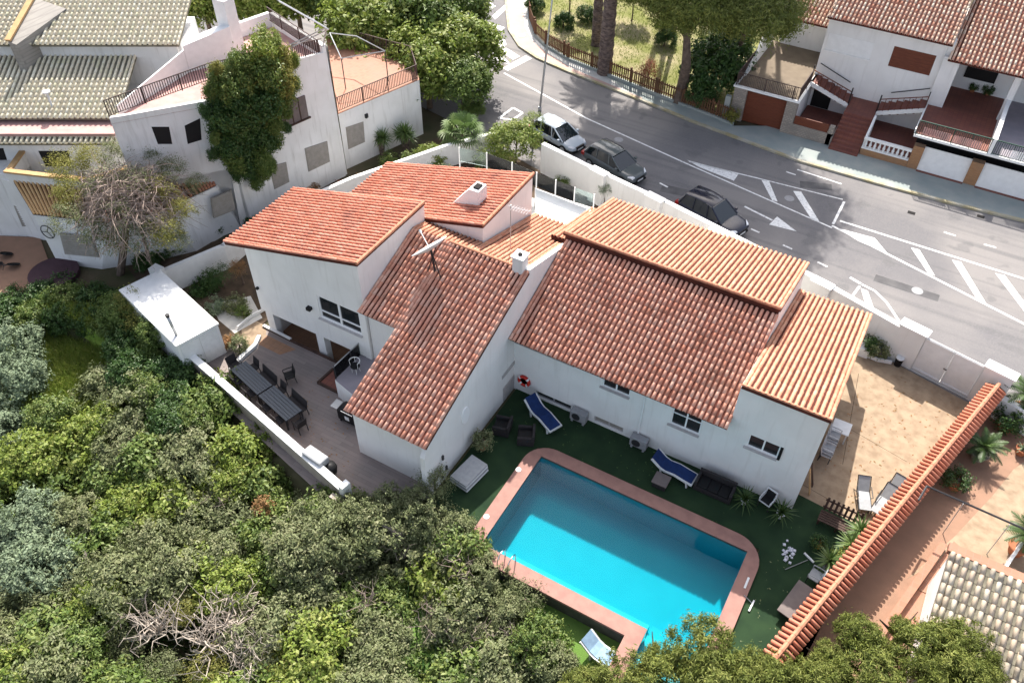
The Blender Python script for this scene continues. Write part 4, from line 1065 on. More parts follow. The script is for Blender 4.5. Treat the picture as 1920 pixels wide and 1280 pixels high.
tile_roof(nr, 'roof', (o_.x+7.0, o_.y-7.2, nz_+pit*7.2), -X, Vector((0, 1, -pit)).normalized(), 7.0, 7.2*math.hypot(1, pit), 'clay_lichen', 'pale_bed', sc=1.28)
MB().extr([(o_.x+0.05, o_.y, nz_-0.14), (o_.x+0.05, o_.y-7.0, nz_-0.14+pit*7.0), (o_.x+0.05, o_.y-7.0, -0.5), (o_.x+0.05, o_.y, -0.5)], (6.5, 0, 0)).build('wall', 'white_paint', nr)
MB().box(o_.x-0.1, o_.x+7, o_.y+0.0, o_.y+0.42, nz_-0.2, nz_+0.04).build('brick_coping', 'orange_tile', nr)
tf = thing('trellis_frame', 'thin dark pipe frame on two slender posts over the neighbouring patio', 'pipe frame', G(1698, 1080, 0))
pa, pb_ = G(1738, 911, 2.3), G(1990, 1022, 2.3)
MB().tube([pa, pb_], 0.045, 6).build('rail', 'dark_metal', tf)
for px in ((1806, 944), (1893, 983)):
    t_ = G(*px, 2.3); MB().tube([t_, (t_.x, t_.y, 0)], 0.022, 5).build('post', 'grey_metal', tf)
MB().tube([G(1738, 911, 2.3), G(1722, 938, 2.3)], 0.05, 6).build('bracket', 'dark_metal', tf)
bn = thing('white_stair_rail', 'white slatted railing with brick steps at the right edge of the patio', 'railing', G(1905, 1060, 0))
p, q = G(1886, 1062, 0.9), G(1962, 952, 0.9)
m_ = MB(); m_.bar(p, q, 0.12, 0.08); m_.build('handrail', 'white_paint', bn)
for k in range(9):
    r_ = p.lerp(q, k/8); MB().box(r_.x-0.06, r_.x+0.06, r_.y-0.06, r_.y+0.06, 0, 0.87).build('baluster', 'white_paint', bn)
for k in range(3):
    g = G(1893+8*k, 1066+8*k, 0.5-0.16*k); MB().box(g.x-0.3, g.x+0.9, g.y-0.25, g.y+0.05, 0, 0.5-0.16*k).build('step', 'orange_tile', bn)

# ------------------------------------------------------------------ shed and terrace wall on the left
shed = thing('garden_shed', 'flat-roofed white garden shed with double doors at the terrace corner', 'shed', G(390, 690, 0))
st = 2.15
sc_ = [G(a, b, st) for a, b in ((330, 646), (407, 605), (300, 508), (258, 545))]
sc_[3] = sc_[0]+(sc_[2]-sc_[1]); poly = [p.xy for p in sc_]
MB().prism(poly, -1.2, st-0.1).build('wall', 'white_paint', shed)
cx_, cy_ = sum(p.x for p in sc_)/4, sum(p.y for p in sc_)/4
MB().prism([((p[0]-cx_)*1.03+cx_, (p[1]-cy_)*1.05+cy_) for p in poly], st-0.1, st).build('roof', 'white_paint', shed)
d = (sc_[1]-sc_[0]); d.z = 0; L_ = d.length; d.normalize(); n = Vector((d.y, -d.x, 0))
for k in range(2):
    a_ = sc_[0]+d*(L_*(0.06+0.45*k))+n*0.004; b_ = a_+d*(L_*0.43)
    MB().prism([a_.xy, b_.xy, (b_+n*0.035).xy, (a_+n*0.035).xy], 0.03, 1.9).build('door', 'white_plastic', shed)
fl = thing('stove_flue', 'slanting dark metal flue pipe rising from the shed roof edge', 'flue pipe', G(330, 628, 2.1))
g = G(331, 628, 2.15); MB().tube([g, g+Vector((-0.06, -0.05, 1.3))], 0.085, 10).build('pipe', 'grey_metal', fl, smooth=True)
MB().tube([g+Vector((-0.06, -0.05, 1.28)), g+Vector((-0.06, -0.05, 1.42))], 0.11, 10).build('cowl', 'dark_metal', fl)
twl = thing('terrace_wall', 'tan retaining wall with bright white coping below the dining terrace', 'wall', G(470, 770, 0))
p, q = G(322, 640, 0.95), G(636, 916, 0.95); d = (q-p).normalized(); n = Vector((-d.y, d.x, 0))
MB().prism([p.xy, q.xy, (q+n*0.24).xy, (p+n*0.24).xy], -4.0, 0.87).build('wall', 'tan_render', twl)
p2, q2 = p-n*0.04, q-n*0.04
MB().prism([p2.xy, q2.xy, (q2+n*0.36).xy, (p2+n*0.36).xy], 0.87, 0.95).build('coping', 'white_paint', twl)
MB().prism([(q-n*0.03).xy, (q+d*0.3-n*0.03).xy, (q+d*0.3+n*0.42).xy, (q+n*0.42).xy], -4, 1.25).build('end_pillar', 'white_paint', twl)
MB().prism([(-17.45, 14.55), (-13.6, 14.55), (-13.6, 14.8), (-17.45, 14.8)], -4, 0.6).build('wall', 'tan_render', twl)
bw = thing('garden_wall', 'white garden wall with sunlit cap running up behind the shed', 'wall', G(390, 560, 0))
gw = [G(300, 512, 1.6), G(420, 462, 1.6), G(470, 420, 1.6)]
gwp = [(p.x, p.y) for p in gw]+[(-30.5, 33.5), (-27.5, 39.5), (-25.2, 43)]
mb = MB(); wall_run(mb, gwp, 0.22, -0.1, 1.55); mb.build('wall', 'white_paint', bw)
mb = MB(); wall_run(mb, gwp, 0.27, 1.55, 1.62); mb.build('cap', 'white_paint', bw)
wb = G(292, 505, 1.8); MB().box(wb.x-0.3, wb.x+0.35, wb.y-0.25, wb.y+0.3, 0, 1.9).build('end_pillar', 'white_paint', bw)
bk = MB(); kp = [G(a, b, 0.18) for a, b in ((445, 612), (470, 590), (500, 575))]
for p, q in zip(kp, kp[1:]): bk.bar(p-Z*0.1, q-Z*0.1, 0.10, 0.2)
bk.build('bed_kerb', 'white_paint', kind='structure')
bk = MB(); kp = [G(a, b, 0.2) for a, b in ((430, 692), (455, 665), (478, 645), (486, 628))]
for p, q in zip(kp, kp[1:]): bk.bar(p-Z*0.1, q-Z*0.1, 0.2, 0.22)
bk.build('bed_kerb', 'white_paint', kind='structure')

# ------------------------------------------------------------------ terrace furniture
def table(name, label, px, group):
    P = [G(a, b, 0.76) for a, b in px]; o0 = (P[0]+P[2])/2; o0.z = 0
    t = thing(name, label, 'table', o0, 0, group)
    u = (P[1]-P[0]); Lu = u.length; u.normalize(); v = Vector((-u.y, u.x, 0)); Wd = abs((P[3]-P[0]).dot(v))
    sg = 1 if (P[3]-P[0]).dot(v) > 0 else -1
    nb = 6; bwid = Wd/nb
    for k in range(nb):
        a_ = P[0]+v*sg*(k*bwid+0.008); b_ = a_+u*Lu; c_ = v*sg*(bwid-0.016)
        mb = MB(); mb.hexa([a_-Z*0.035, b_-Z*0.035, b_+c_-Z*0.035, a_+c_-Z*0.035, a_, b_, b_+c_, a_+c_]); mb.build('plank', 'slate_board', t)
    fr = MB()
    a_ = P[0]+v*sg*0.03-Z*0.06; b_ = a_+v*sg*(Wd-0.06)
    for e in (a_, b_): fr.bar(e+u*0.03, e+u*(Lu-0.03), 0.05, 0.05)
    for e in (0.05, Lu-0.05): fr.bar(a_+u*e, b_+u*e, 0.05, 0.05)
    fr.build('frame', 'dark_metal', t)
    for e in (0.06, Lu-0.06):
        for f in (a_, b_):
            g = f+u*e; MB().box(g.x-0.03, g.x+0.03, g.y-0.03, g.y+0.03, 0, 0.68).build('leg', 'dark_metal', t)
    return t, u, v*sg, P, Lu, Wd
TP = [G(a, b, 0.76) for a, b in ((432, 693), (536, 789), (570, 772), (466, 681))]
def tpx(p): # not used for drawing, only splits the table line in two
    return p
m0, m1 = (482, 739.5), (517, 724.5)
ta = table('dining_table', 'slate grey dining table nearest the shed, one of two end to end', ((432, 693), m0, m1, (466, 681)), 'grey dining tables on the terrace')
tb = table('dining_table', 'slate grey dining table nearest the barbecue, one of two end to end', ((484, 741.5), (536, 789), (570, 772), (519, 726.5)), 'grey dining tables on the terrace')
def terrace_chair(label, loc, rot, wdt=0.5, arms=False, name='terrace_chair', cat='chair', group='dark chairs round the dining tables', m='rattan'):
    t = thing(name, label, cat, (0, 0, 0), 0, group)
    MB().box(-wdt/2, wdt/2, -0.24, 0.22, 0.41, 0.45).build('seat', m, t)
    b = MB(); b.hexa([(-wdt/2, 0.20, 0.46), (wdt/2, 0.20, 0.46), (wdt/2, 0.235, 0.46), (-wdt/2, 0.235, 0.46), (-wdt/2, 0.30, 0.92), (wdt/2, 0.30, 0.92), (wdt/2, 0.33, 0.92), (-wdt/2, 0.33, 0.92)]); b.build('backrest', m, t)
    for x in (-wdt/2+0.02, wdt/2-0.02):
        MB().box(x-0.02, x+0.02, -0.23, -0.19, 0, 0.41).build('leg', 'dark_metal', t)
        m_ = MB(); m_.bar((x, 0.27, 0), (x, 0.215, 0.41), 0.04); m_.build('leg', 'dark_metal', t)
        if arms:
            m_ = MB(); m_.tube([(x, -0.22, 0.41), (x*1.05, -0.24, 0.64), (x*1.08, 0.0, 0.67), (x*1.02, 0.27, 0.68)], 0.025, 6); m_.build('armrest', m, t)
    t.location = loc; t.rotation_euler = (0, 0, rot)
    return t
ang = math.atan2(ta[1].y, ta[1].x)
uT, vT = ta[1], ta[2]
def tside(base, s, off, side):   # a place along the table line
    T = ta if base == 0 else tb
    return T[3][0]-Z*0.76+T[1]*(T[4]*s)+(vT*(T[5]+off) if side else -vT*off)
rb = math.atan2(vT.y, vT.x)-math.pi/2
terrace_chair('narrow dark chair at the far side, nearest the shed end', tside(0, 0.16, 0.10, 1), rb)
terrace_chair('long dark bench with backrest at the far side of the table near the shed', tside(0, 0.66, 0.12, 1), rb, 1.25, name='terrace_bench', cat='bench', group='dark benches at the dining tables')
terrace_chair('narrow dark chair at the far side, middle of the table line', tside(1, 0.10, 0.10, 1), rb)
terrace_chair('long dark bench with backrest at the far side of the table near the barbecue', tside(1, 0.66, 0.12, 1), rb, 1.25, name='terrace_bench', cat='bench', group='dark benches at the dining tables')
for k, (b_, s_) in enumerate(((0, 0.25), (0, 0.75), (1, 0.28), (1, 0.76))):
    terrace_chair(('dark chair tucked in on the wall side, nearest the shed', 'dark chair tucked in on the wall side, second from the shed', 'dark chair tucked in on the wall side, third from the shed', 'dark chair tucked in on the wall side, nearest the barbecue')[k], tside(b_, s_, 0.02, 0), rb+math.pi)
eA = ta[3][0]-Z*0.76+vT*ta[5]/2-uT*0.42; eB = tb[3][1]-Z*0.76+vT*tb[5]/2+uT*0.35
terrace_chair('black woven chair at the shed end of the table', eA, rb+math.pi/2, 0.55, True)
terrace_chair('dark chair at the barbecue end of the table', eB, rb-math.pi/2, 0.5, True)
ac = terrace_chair('single dark armchair standing alone in the middle of the terrace', G(545, 714, 0), R(-35), 0.54, True, name='garden_armchair', group='dark armchairs on the terrace', m='black')
bbq = thing('barbecue', 'black barbecue grill on a trolley under the roof corner beside the terrace', 'barbecue', G(655, 795, 0))
g = G(662, 790, 0); m_ = MB(); m_.box(g.x-0.65, g.x+0.65, g.y-0.28, g.y+0.28, 0.15, 0.8); m_.build('cabinet', 'black', bbq, bevel=0.02)
m_ = MB(); m_.extr([(g.x-0.45, g.y-0.28, 0.82), (g.x-0.45, g.y+0.28, 0.82), (g.x-0.45, g.y+0.28, 1.0), (g.x-0.45, g.y+0.12, 1.12), (g.x-0.45, g.y-0.15, 1.08), (g.x-0.45, g.y-0.28, 0.95)], (0.9, 0, 0)); m_.build('lid', 'black', bbq, bevel=0.02)
MB().bar((g.x-0.35, g.y-0.33, 0.93), (g.x+0.35, g.y-0.33, 0.93), 0.035).build('handle', 'steel', bbq)
for x in (-0.86, 0.86): MB().box(g.x+x-0.2, g.x+x+0.2, g.y-0.26, g.y+0.26, 0.78, 0.82).build('side_shelf', 'grey_metal', bbq)
for x in (-0.55, 0.55):
    for y in (-0.22, 0.22): MB().lathe([(0.07, 0), (0.07, 0.05)], 10, (g.x+x, g.y+y-0.0, 0.08), ax=(Y, Z, X)).build('wheel', 'rubber', bbq)
MB().box(g.x-0.2, g.x+0.05, g.y-0.30, g.y-0.285, 0.35, 0.6).build('gas_label', 'white_plastic', bbq)
cpt = thing('covered_barbecue', 'grey covered trolley against the white coping at the terrace end', 'trolley', G(605, 870, 0))
g = G(604, 866, 0.8); MB().bar(G(575, 848, 0.8), G(610, 872, 0.8), 0.6, 0.7).build('cover', 'grey_fabric', cpt, bevel=0.08)
g = G(622, 885, 0); 
g2 = G(618, 878, 0.5); MB().lathe([(0.0, 0), (0.32, 0.02), (0.36, 0.3), (0.3, 0.5), (0.0, 0.55)], 14, (g2.x, g2.y, 0.25)).build('lid', 'black', cpt, smooth=True)
for dx in (-0.2, 0.2): MB().box(g2.x+dx-0.03, g2.x+dx+0.03, g2.y-0.03, g2.y+0.03, 0, 0.3).build('leg', 'black', cpt)
wc = thing('wire_chair', 'round grey wire chair on the small tiled balcony', 'chair', G(668, 697, bz+0.02))
g = G(668, 697, bz+0.02); m_ = MB(); m_.lathe([(0.0, 0.42), (0.24, 0.42), (0.24, 0.46), (0.0, 0.46)], 14, g); m_.build('seat', 'black', wc)
ring = [(g.x+0.27*math.cos(t), g.y+0.27*math.sin(t), g.z+0.78) for t in np.linspace(R(-20), R(200), 10)]
m_ = MB(); m_.tube(ring, 0.025, 6)
for q in ring[::3]: m_.tube([q, (q[0]*0.9+g.x*0.1, q[1]*0.9+g.y*0.1, g.z+0.44)], 0.015, 5)
m_.build('backrest', 'white_plastic', wc)
for t in (45, 135, 225, 315): MB().tube([(g.x+0.2*math.cos(R(t)), g.y+0.2*math.sin(R(t)), g.z), (g.x+0.17*math.cos(R(t)), g.y+0.17*math.sin(R(t)), g.z+0.42)], 0.015, 5).build('leg', 'white_plastic', wc)

# ------------------------------------------------------------------ things on the turf by the pool
def rattan_armchair(label, g, rot, wd=0.85, n=1, name='rattan_armchair', cat='armchair', group='black rattan seats by the pool'):
    t = thing(name, label, cat, (0, 0, 0), 0, group)
    w2 = wd/2
    MB().box(-w2, w2, -0.40, 0.40, 0.03, 0.30).build('base', 'rattan', t, bevel=0.02)
    for x in (-w2, w2-0.13): MB().box(x, x+0.13, -0.40, 0.30, 0.302, 0.60).build('armrest', 'rattan', t, bevel=0.03)
    MB().box(-w2, w2, 0.303, 0.43, 0.302, 0.74).build('backrest', 'rattan', t, bevel=0.03)
    cw = (wd-0.27)/n
    for k in range(n): MB().box(-w2+0.135+k*cw, -w2+0.135+(k+1)*cw-0.01, -0.38, 0.30, 0.303, 0.42).build('cushion', 'black', t, bevel=0.03)
    t.location = g; t.rotation_euler = (0, 0, rot)
    return t
rattan_armchair('black rattan armchair close to the wing wall and the red flower pot', G(942, 806, 0), R(-75))
rattan_armchair('black rattan armchair at the rounded pool corner', G(986, 824, 0), R(115)+math.pi)
rattan_armchair('long black rattan sofa with its back to the house wall', G(1338, 920, 0), 0, 1.75, 3, 'rattan_sofa', 'sofa')
def lounger(label, g, rot, m='navy_fabric'):
    t = thing('sun_lounger', label, 'sun lounger', (0, 0, 0), 0, 'white plastic sun loungers on the turf')
    prof = [(-0.98, 0.72), (-0.55, 0.40), (-0.30, 0.33), (0.15, 0.40), (0.55, 0.34), (0.95, 0.30)]
    for y in (-0.33, 0.33):
        m_ = MB()
        for (a_, za), (b_, zb) in zip(prof, prof[1:]): m_.bar((a_, y, za), (b_+0.01, y, zb), 0.07, 0.09)
        m_.build('side_rail', 'white_plastic', t)
    for x, z in ((-0.52, 0.38), (0.72, 0.32)):
        for y in (-0.31, 0.31): MB().bar((x, y, z), (x+0.08, y*1.08, 0), 0.08, 0.06).build('leg', 'white_plastic', t)
    m_ = MB()
    for (a_, za), (b_, zb) in zip(prof, prof[1:]):
        m_.hexa([(a_, -0.29, za+0.0), (b_, -0.29, zb+0.0), (b_, 0.29, zb+0.0), (a_, 0.29, za+0.0), (a_, -0.29, za+0.085), (b_, -0.29, zb+0.085), (b_, 0.29, zb+0.085), (a_, 0.29, za+0.085)])
    m_.build('mattress', m, t)
    m_ = MB(); m_.bar((0.97, -0.36, 0.30), (0.97, 0.36, 0.30), 0.07, 0.09); m_.build('foot_rail', 'white_plastic', t)
    t.location = g; t.rotation_euler = (0, 0, rot); t.scale = (1.05,)*3
    return t
lounger('white lounger with navy cushion lying away from the wall under the lifebuoy', G(1017, 786, 0), R(-24))
lounger('white lounger with navy cushion along the house wall beside the sofa', G(1262, 888, 0), R(-4))
lounger('white lounger with a pale blue towel on the sunlit lower lawn', G(1134, 1238, -0.82), R(-12), 'blue_cloth')
sc2 = thing('stacked_loungers', 'pale grey box-like stack of folded lounge covers beside the wing wall', 'cover stack', G(880, 895, 0))
g = G(880, 893, 0.0); u = Vector((0.96, -0.12, 0)).normalized()
for k in range(4):
    a_ = 0.52-0.015*k
    M_ = Matrix.Translation((g.x, g.y, 0.04+0.12*k)) @ Matrix.Rotation(R(-8), 4, 'Z')
    m_ = MB(); vs_ = [M_ @ Vector(v_) for v_ in ((-a_, -0.78, 0), (a_, -0.78, 0), (a_, 0.78, 0), (-a_, 0.78, 0), (-a_, -0.78, 0.1), (a_, -0.78, 0.1), (a_, 0.78, 0.1), (-a_, 0.78, 0.1))]
    m_.hexa(vs_); m_.build('cover', 'white_plastic' if k % 2 == 0 else 'grey_fabric', sc2, bevel=0.03)
def condenser(label, px):
    g = G(*px, 0.0); t = thing('air_conditioner', label, 'air conditioner', (g.x, FY-0.28, 0.05), 0, 'outdoor air conditioners at the house wall')
    MB().box(g.x-0.42, g.x+0.42, FY-0.46, FY-0.10, 0.14, 0.72).build('casing', 'grey_plastic', t, bevel=0.015)
    MB().lathe([(0.0, 0), (0.22, 0), (0.22, 0.02), (0.0, 0.02)], 16, (g.x-0.1, FY-0.462, 0.43), ax=(X, Z, -Y)).build('fan_grille', 'dark_metal', t)
    for x in (-0.3, 0.3): MB().box(g.x+x-0.05, g.x+x+0.05, FY-0.46, FY-0.10, 0.0, 0.139).build('foot', 'grey_plastic', t)
condenser('grey outdoor air conditioner between the two basement windows', (1084, 790))
condenser('grey outdoor air conditioner below the downpipe beside the navy lounger', (1194, 842))
h = hit(984, 712, (0, FY, 0), -Y); lb = thing('lifebuoy', 'red and white lifebuoy ring hanging on the white wall', 'lifebuoy', (h.x, FY-0.08, h.z))
tor = [(0.28+0.085*math.cos(t), 0.085*math.sin(t)) for t in np.linspace(0, 2*math.pi, 9)]
MB().lathe(tor, 28, (h.x, FY-0.09, h.z), ax=(X, Z, -Y)).build('ring', 'red_paint', lb, smooth=True)
for t in (45, 135, 225, 315):
    c_ = Vector((h.x+0.28*math.cos(R(t)), FY-0.09, h.z+0.28*math.sin(R(t)))); d_ = Vector((-math.sin(R(t)), 0, math.cos(R(t))))
    MB().tube([c_-d_*0.05, c_+d_*0.05], 0.092, 10).build('band', 'white_plastic', lb)
ct = thing('coffee_table', 'small dark square coffee table near the navy lounger', 'coffee table', G(1237, 908, 0))
g = G(1238, 908, 0); MB().box(g.x-0.36, g.x+0.36, g.y-0.34, g.y+0.34, 0.36, 0.42).build('tabletop', 'taupe', ct, bevel=0.015)
MB().box(g.x-0.31, g.x+0.31, g.y-0.29, g.y+0.29, 0.02, 0.358).build('base', 'rattan', ct)
pc = terrace_chair('white plastic chair with dark cushions between two potted plants', G(1434, 948, 0), R(-15), 0.55, True, name='plastic_chair', group='white chairs near the house corner', m='white_plastic')
c_ = MB().box(-0.22, 0.22, -0.2, 0.19, 0.452, 0.52).build('cushion', 'black'); c_.parent = pc
c_ = MB().hexa([(-0.2, 0.13, 0.5), (0.2, 0.13, 0.5), (0.2, 0.195, 0.5), (-0.2, 0.195, 0.5), (-0.2, 0.22, 0.85), (0.2, 0.22, 0.85), (0.2, 0.29, 0.85), (-0.2, 0.29, 0.85)]).build('cushion', 'black'); c_.parent = pc
# stacked white chairs and small table by the house corner
wt_ = thing('white_table', 'small white plastic table against the end wall of the house', 'table', G(1568, 808, 0))
g = G(1570, 818, 0); MB().box(g.x-0.42, g.x+0.42, g.y-0.42, g.y+0.42, 0.70, 0.74).build('tabletop', 'white_plastic', wt_, bevel=0.02)
for dx in (-0.34, 0.34):
    for dy in (-0.34, 0.34): MB().box(g.x+dx-0.03, g.x+dx+0.03, g.y+dy-0.03, g.y+dy+0.03, 0, 0.70).build('leg', 'white_plastic', wt_)
for s_, px, nm in ((0, (1556, 836), 'next to the white table'), (1, (1546, 860), 'nearer the house corner')):
    g = G(*px, 0)
    for k in range(4):
        terrace_chair('stacked white plastic chair, pile %s, %s' % (nm, ('bottom chair', 'second chair up', 'third chair up', 'top chair')[k]), g+Z*0.11*k+Vector((0, 0.02*k, 0)), R(90), 0.5, True, name='stacking_chair', group='stacked white chairs by the end wall', m='white_plastic' if k % 2 == 0 else 'grey_fabric')
lp = thing('leaning_boards', 'wooden boards leaning on the end wall near the house corner', 'boards', (0.6, 25.9, 0))
for k, y_ in enumerate((25.9, 26.4)):
    m_ = MB(); m_.bar((0.95, y_, 0.02), (0.56, y_+0.1, 1.5-0.2*k), 0.18, 0.04); m_.build('board', 'dark_wood' if k else 'ochre_cap', lp)
# slatted bench made of dark pallets
pb = thing('pallet_bench', 'dark slatted wooden pallet bench at the edge of the beige driveway', 'bench', G(1572, 970, 0))
A_, B_ = G(1533, 972, 0.35), G(1606, 1006, 0.35); u = (B_-A_); Lb = u.length; u.normalize(); v = Vector((-u.y, u.x, 0))
for k in range(5):
    a_ = A_+v*(0.13*k); m_ = MB(); m_.bar(a_, a_+u*Lb, 0.10, 0.035); m_.build('slat', 'dark_wood', pb)
for k in range(8):
    a_ = A_+v*0.66+u*(Lb*(k+0.5)/8); m_ = MB(); m_.bar(a_-Z*0.02, a_+v*0.2+Z*0.62, 0.10, 0.03, upv=v); m_.build('back_slat', 'dark_wood', pb)
for z_ in (0.12, 0.48):
    a_ = A_+v*(0.68+z_*0.3)+Z*(z_-0.02); m_ = MB(); m_.bar(a_, a_+u*Lb, 0.05, 0.08); m_.build('back_rail', 'dark_wood', pb)
for s_ in (0.04, 0.5, 0.96):
    for w_ in (0.03, 0.55):
        g = A_+u*(Lb*s_)+v*w_; MB().box(g.x-0.04, g.x+0.04, g.y-0.04, g.y+0.04, 0, 0.33).build('leg', 'dark_wood', pb)
# reclining garden chairs beside the tile-capped wall
def recliner(label, px, rot):
    t = thing('reclining_chair', label, 'garden chair', (0, 0, 0), 0, 'grey reclining garden chairs by the boundary wall')
    pr = [(-0.55, 0.30), (0.0, 0.36), (0.42, 0.34), (0.95, 0.82)]
    m_ = MB()
    for (a_, za), (b_, zb) in zip(pr, pr[1:]): m_.hexa([(-0.25, a_, za), (0.25, a_, za), (0.25, b_, zb), (-0.25, b_, zb), (-0.25, a_, za+0.03), (0.25, a_, za+0.03), (0.25, b_, zb+0.03), (-0.25, b_, zb+0.03)])
    m_.build('sling', 'grey_fabric', t)
    for x in (-0.28, 0.28):
        m_ = MB(); m_.tube([(x, -0.55, 0.02), (x, -0.55, 0.31), (x, 0.42, 0.36), (x, 0.95, 0.84)], 0.022, 6); m_.build('frame', 'dark_metal', t)
        m_ = MB(); m_.tube([(x, 0.30, 0.02), (x*1.1, -0.05, 0.58), (x*1.1, 0.55, 0.60)], 0.022, 6); m_.build('armrest', 'dark_metal', t)
        m_ = MB(); m_.tube([(x, 0.75, 0.02), (x, 0.35, 0.36)], 0.02, 6); m_.build('leg', 'dark_metal', t)
    m_ = MB(); m_.tube([(-0.28, 0.95, 0.84), (0.28, 0.95, 0.84)], 0.022, 6); m_.build('top_bar', 'dark_metal', t)
    t.location = G(*px, 0); t.rotation_euler = (0, 0, rot)
    return t
recliner('grey reclining chair nearest the pallet bench, folded flat', (1616, 944), R(20))
recliner('grey reclining chair in the middle of the row by the boundary wall', (1648, 954), R(-12))
recliner('grey reclining chair farthest up the driveway by the boundary wall', (1664, 936), R(-12))
bt = thing('wicker_table', 'low dark wicker table against the boundary wall near the pine', 'table', G(1492, 1130, 0))
A_, B_ = G(1478, 1148, 0.45), G(1510, 1104, 0.45); u = (B_-A_).normalized()
m_ = MB(); m_.bar(A_-u*0.2, B_+u*0.2, 0.8, 0.06); m_.build('tabletop', 'taupe', bt)
m_ = MB(); m_.bar(A_-Z*0.22, B_-Z*0.22, 0.7, 0.4); m_.build('base', 'rattan', bt)
wk = terrace_chair('small grey wicker chair beside the low dark table', G(1524, 1088, 0), R(-100), 0.55, True, name='wicker_chair', group=None, m='grey_fabric')
pl = thing('pool_brush', 'pool brush on a long pole lying on the turf near the clothes', 'pool brush', G(1505, 1055, 0))
m_ = MB(); m_.tube([G(1472, 1067, 0.04), G(1515, 1049, 0.06)], 0.018, 5); m_.build('pole', 'grey_metal', pl)
m_ = MB(); m_.bar(G(1508, 1036, 0.05), G(1526, 1054, 0.05), 0.08, 0.06); m_.build('head', 'white_plastic', pl)
pl = thing('floor_squeegee', 'dark floor squeegee leaning at the right pool coping', 'squeegee', G(1405, 1135, 0))
m_ = MB(); m_.tube([G(1395, 1115, 0.15), G(1410, 1130, 0.06)], 0.018, 5); m_.build('pole', 'grey_metal', pl)
m_ = MB(); m_.bar(G(1414, 1125, 0.05), G(1404, 1145, 0.05), 0.07, 0.05); m_.build('head', 'white_plastic', pl)
clo = MB()
for k in range(26):
    g = G(1476+rng.gauss(0, 6), 1037+rng.gauss(0, 9), 0.02); a_ = rng.uniform(0, 6.3); s_ = rng.uniform(0.05, 0.11)
    clo.hexa([g+Vector((math.cos(a_+t)*s_, math.sin(a_+t)*s_, 0)) for t in (0, 1.6, 3.2, 4.7)]+[g+Vector((math.cos(a_+t)*s_*0.7, math.sin(a_+t)*s_*0.7, 0.05)) for t in (0, 1.6, 3.2, 4.7)])
tag(clo.build('crumpled_cloth', 'cloth', kind='stuff'), 'crumpled pale cloth lying on the green turf beside the pool', 'cloth')
# bits by the gate
tp = thing('waste_bin', 'black bin with pale lid beside the left gate pillar', 'bin', G(1684, 684, 0))
g = G(1682, 684, 0); MB().lathe([(0.17, 0), (0.2, 0.5)], 12, g).build('bucket', 'black', tp); MB().lathe([(0.21, 0.505), (0.21, 0.55), (0.0, 0.58)], 12, g).build('lid', 'white_plastic', tp)
tp = thing('plant_trough', 'white trough of dark plants in the corner by the street wall', 'planter', G(1640, 650, 0))
g = G(1637, 655, 0); MB().box(g.x-0.45, g.x+0.45, g.y-0.2, g.y+0.2, 0, 0.45).build('trough', 'white_plastic', tp)
g = G(1618, 664, 0); MB().box(g.x-0.25, g.x+0.25, g.y-0.25, g.y+0.25, 0, 0.55).build('box', 'white_plastic', tag(thing('white_box', 'small white box under the corner of the end roof', 'box', g), 'small white box under the corner of the end roof', 'box'))
bk = MB(); kp = [G(a, b, 0.1) for a, b in ((1622, 664), (1645, 674), (1672, 679))]
for p, q in zip(kp, kp[1:]): bk.bar(p, q, 0.12, 0.2)
bk.build('bed_kerb', 'white_paint', kind='structure')

# ------------------------------------------------------------------ lamp post
lp = thing('street_lamp', 'tall grey street lamp post standing at the road edge by the silver car', 'street lamp', G(1012, 205, 0))
g = G(1012, 207, 0); tp_ = hit(1040, -40, (g.x, g.y, 0), Vector((g.x, g.y, 0)).normalized())
MB().tube([g, g.lerp(tp_, 0.35), g.lerp(tp_, 0.7), tp_], [0.085, 0.075, 0.06, 0.05], 8).build('pole', 'grey_metal', lp, smooth=True)
MB().lathe([(0.14, 0), (0.13, 0.25), (0.09, 0.3)], 10, g).build('base', 'grey_metal', lp)
m_ = MB(); m_.tube([tp_, tp_+Vector((-0.3, -0.8, 0.4))], 0.04, 6); m_.hexa([tp_+Vector(q) for q in ((-0.45, -0.8, 0.36), (-0.15, -0.8, 0.36), (-0.2, -1.4, 0.42), (-0.4, -1.4, 0.42), (-0.45, -0.8, 0.46), (-0.15, -0.8, 0.46), (-0.2, -1.4, 0.5), (-0.4, -1.4, 0.5))]); m_.build('lamp_head', 'grey_metal', lp)

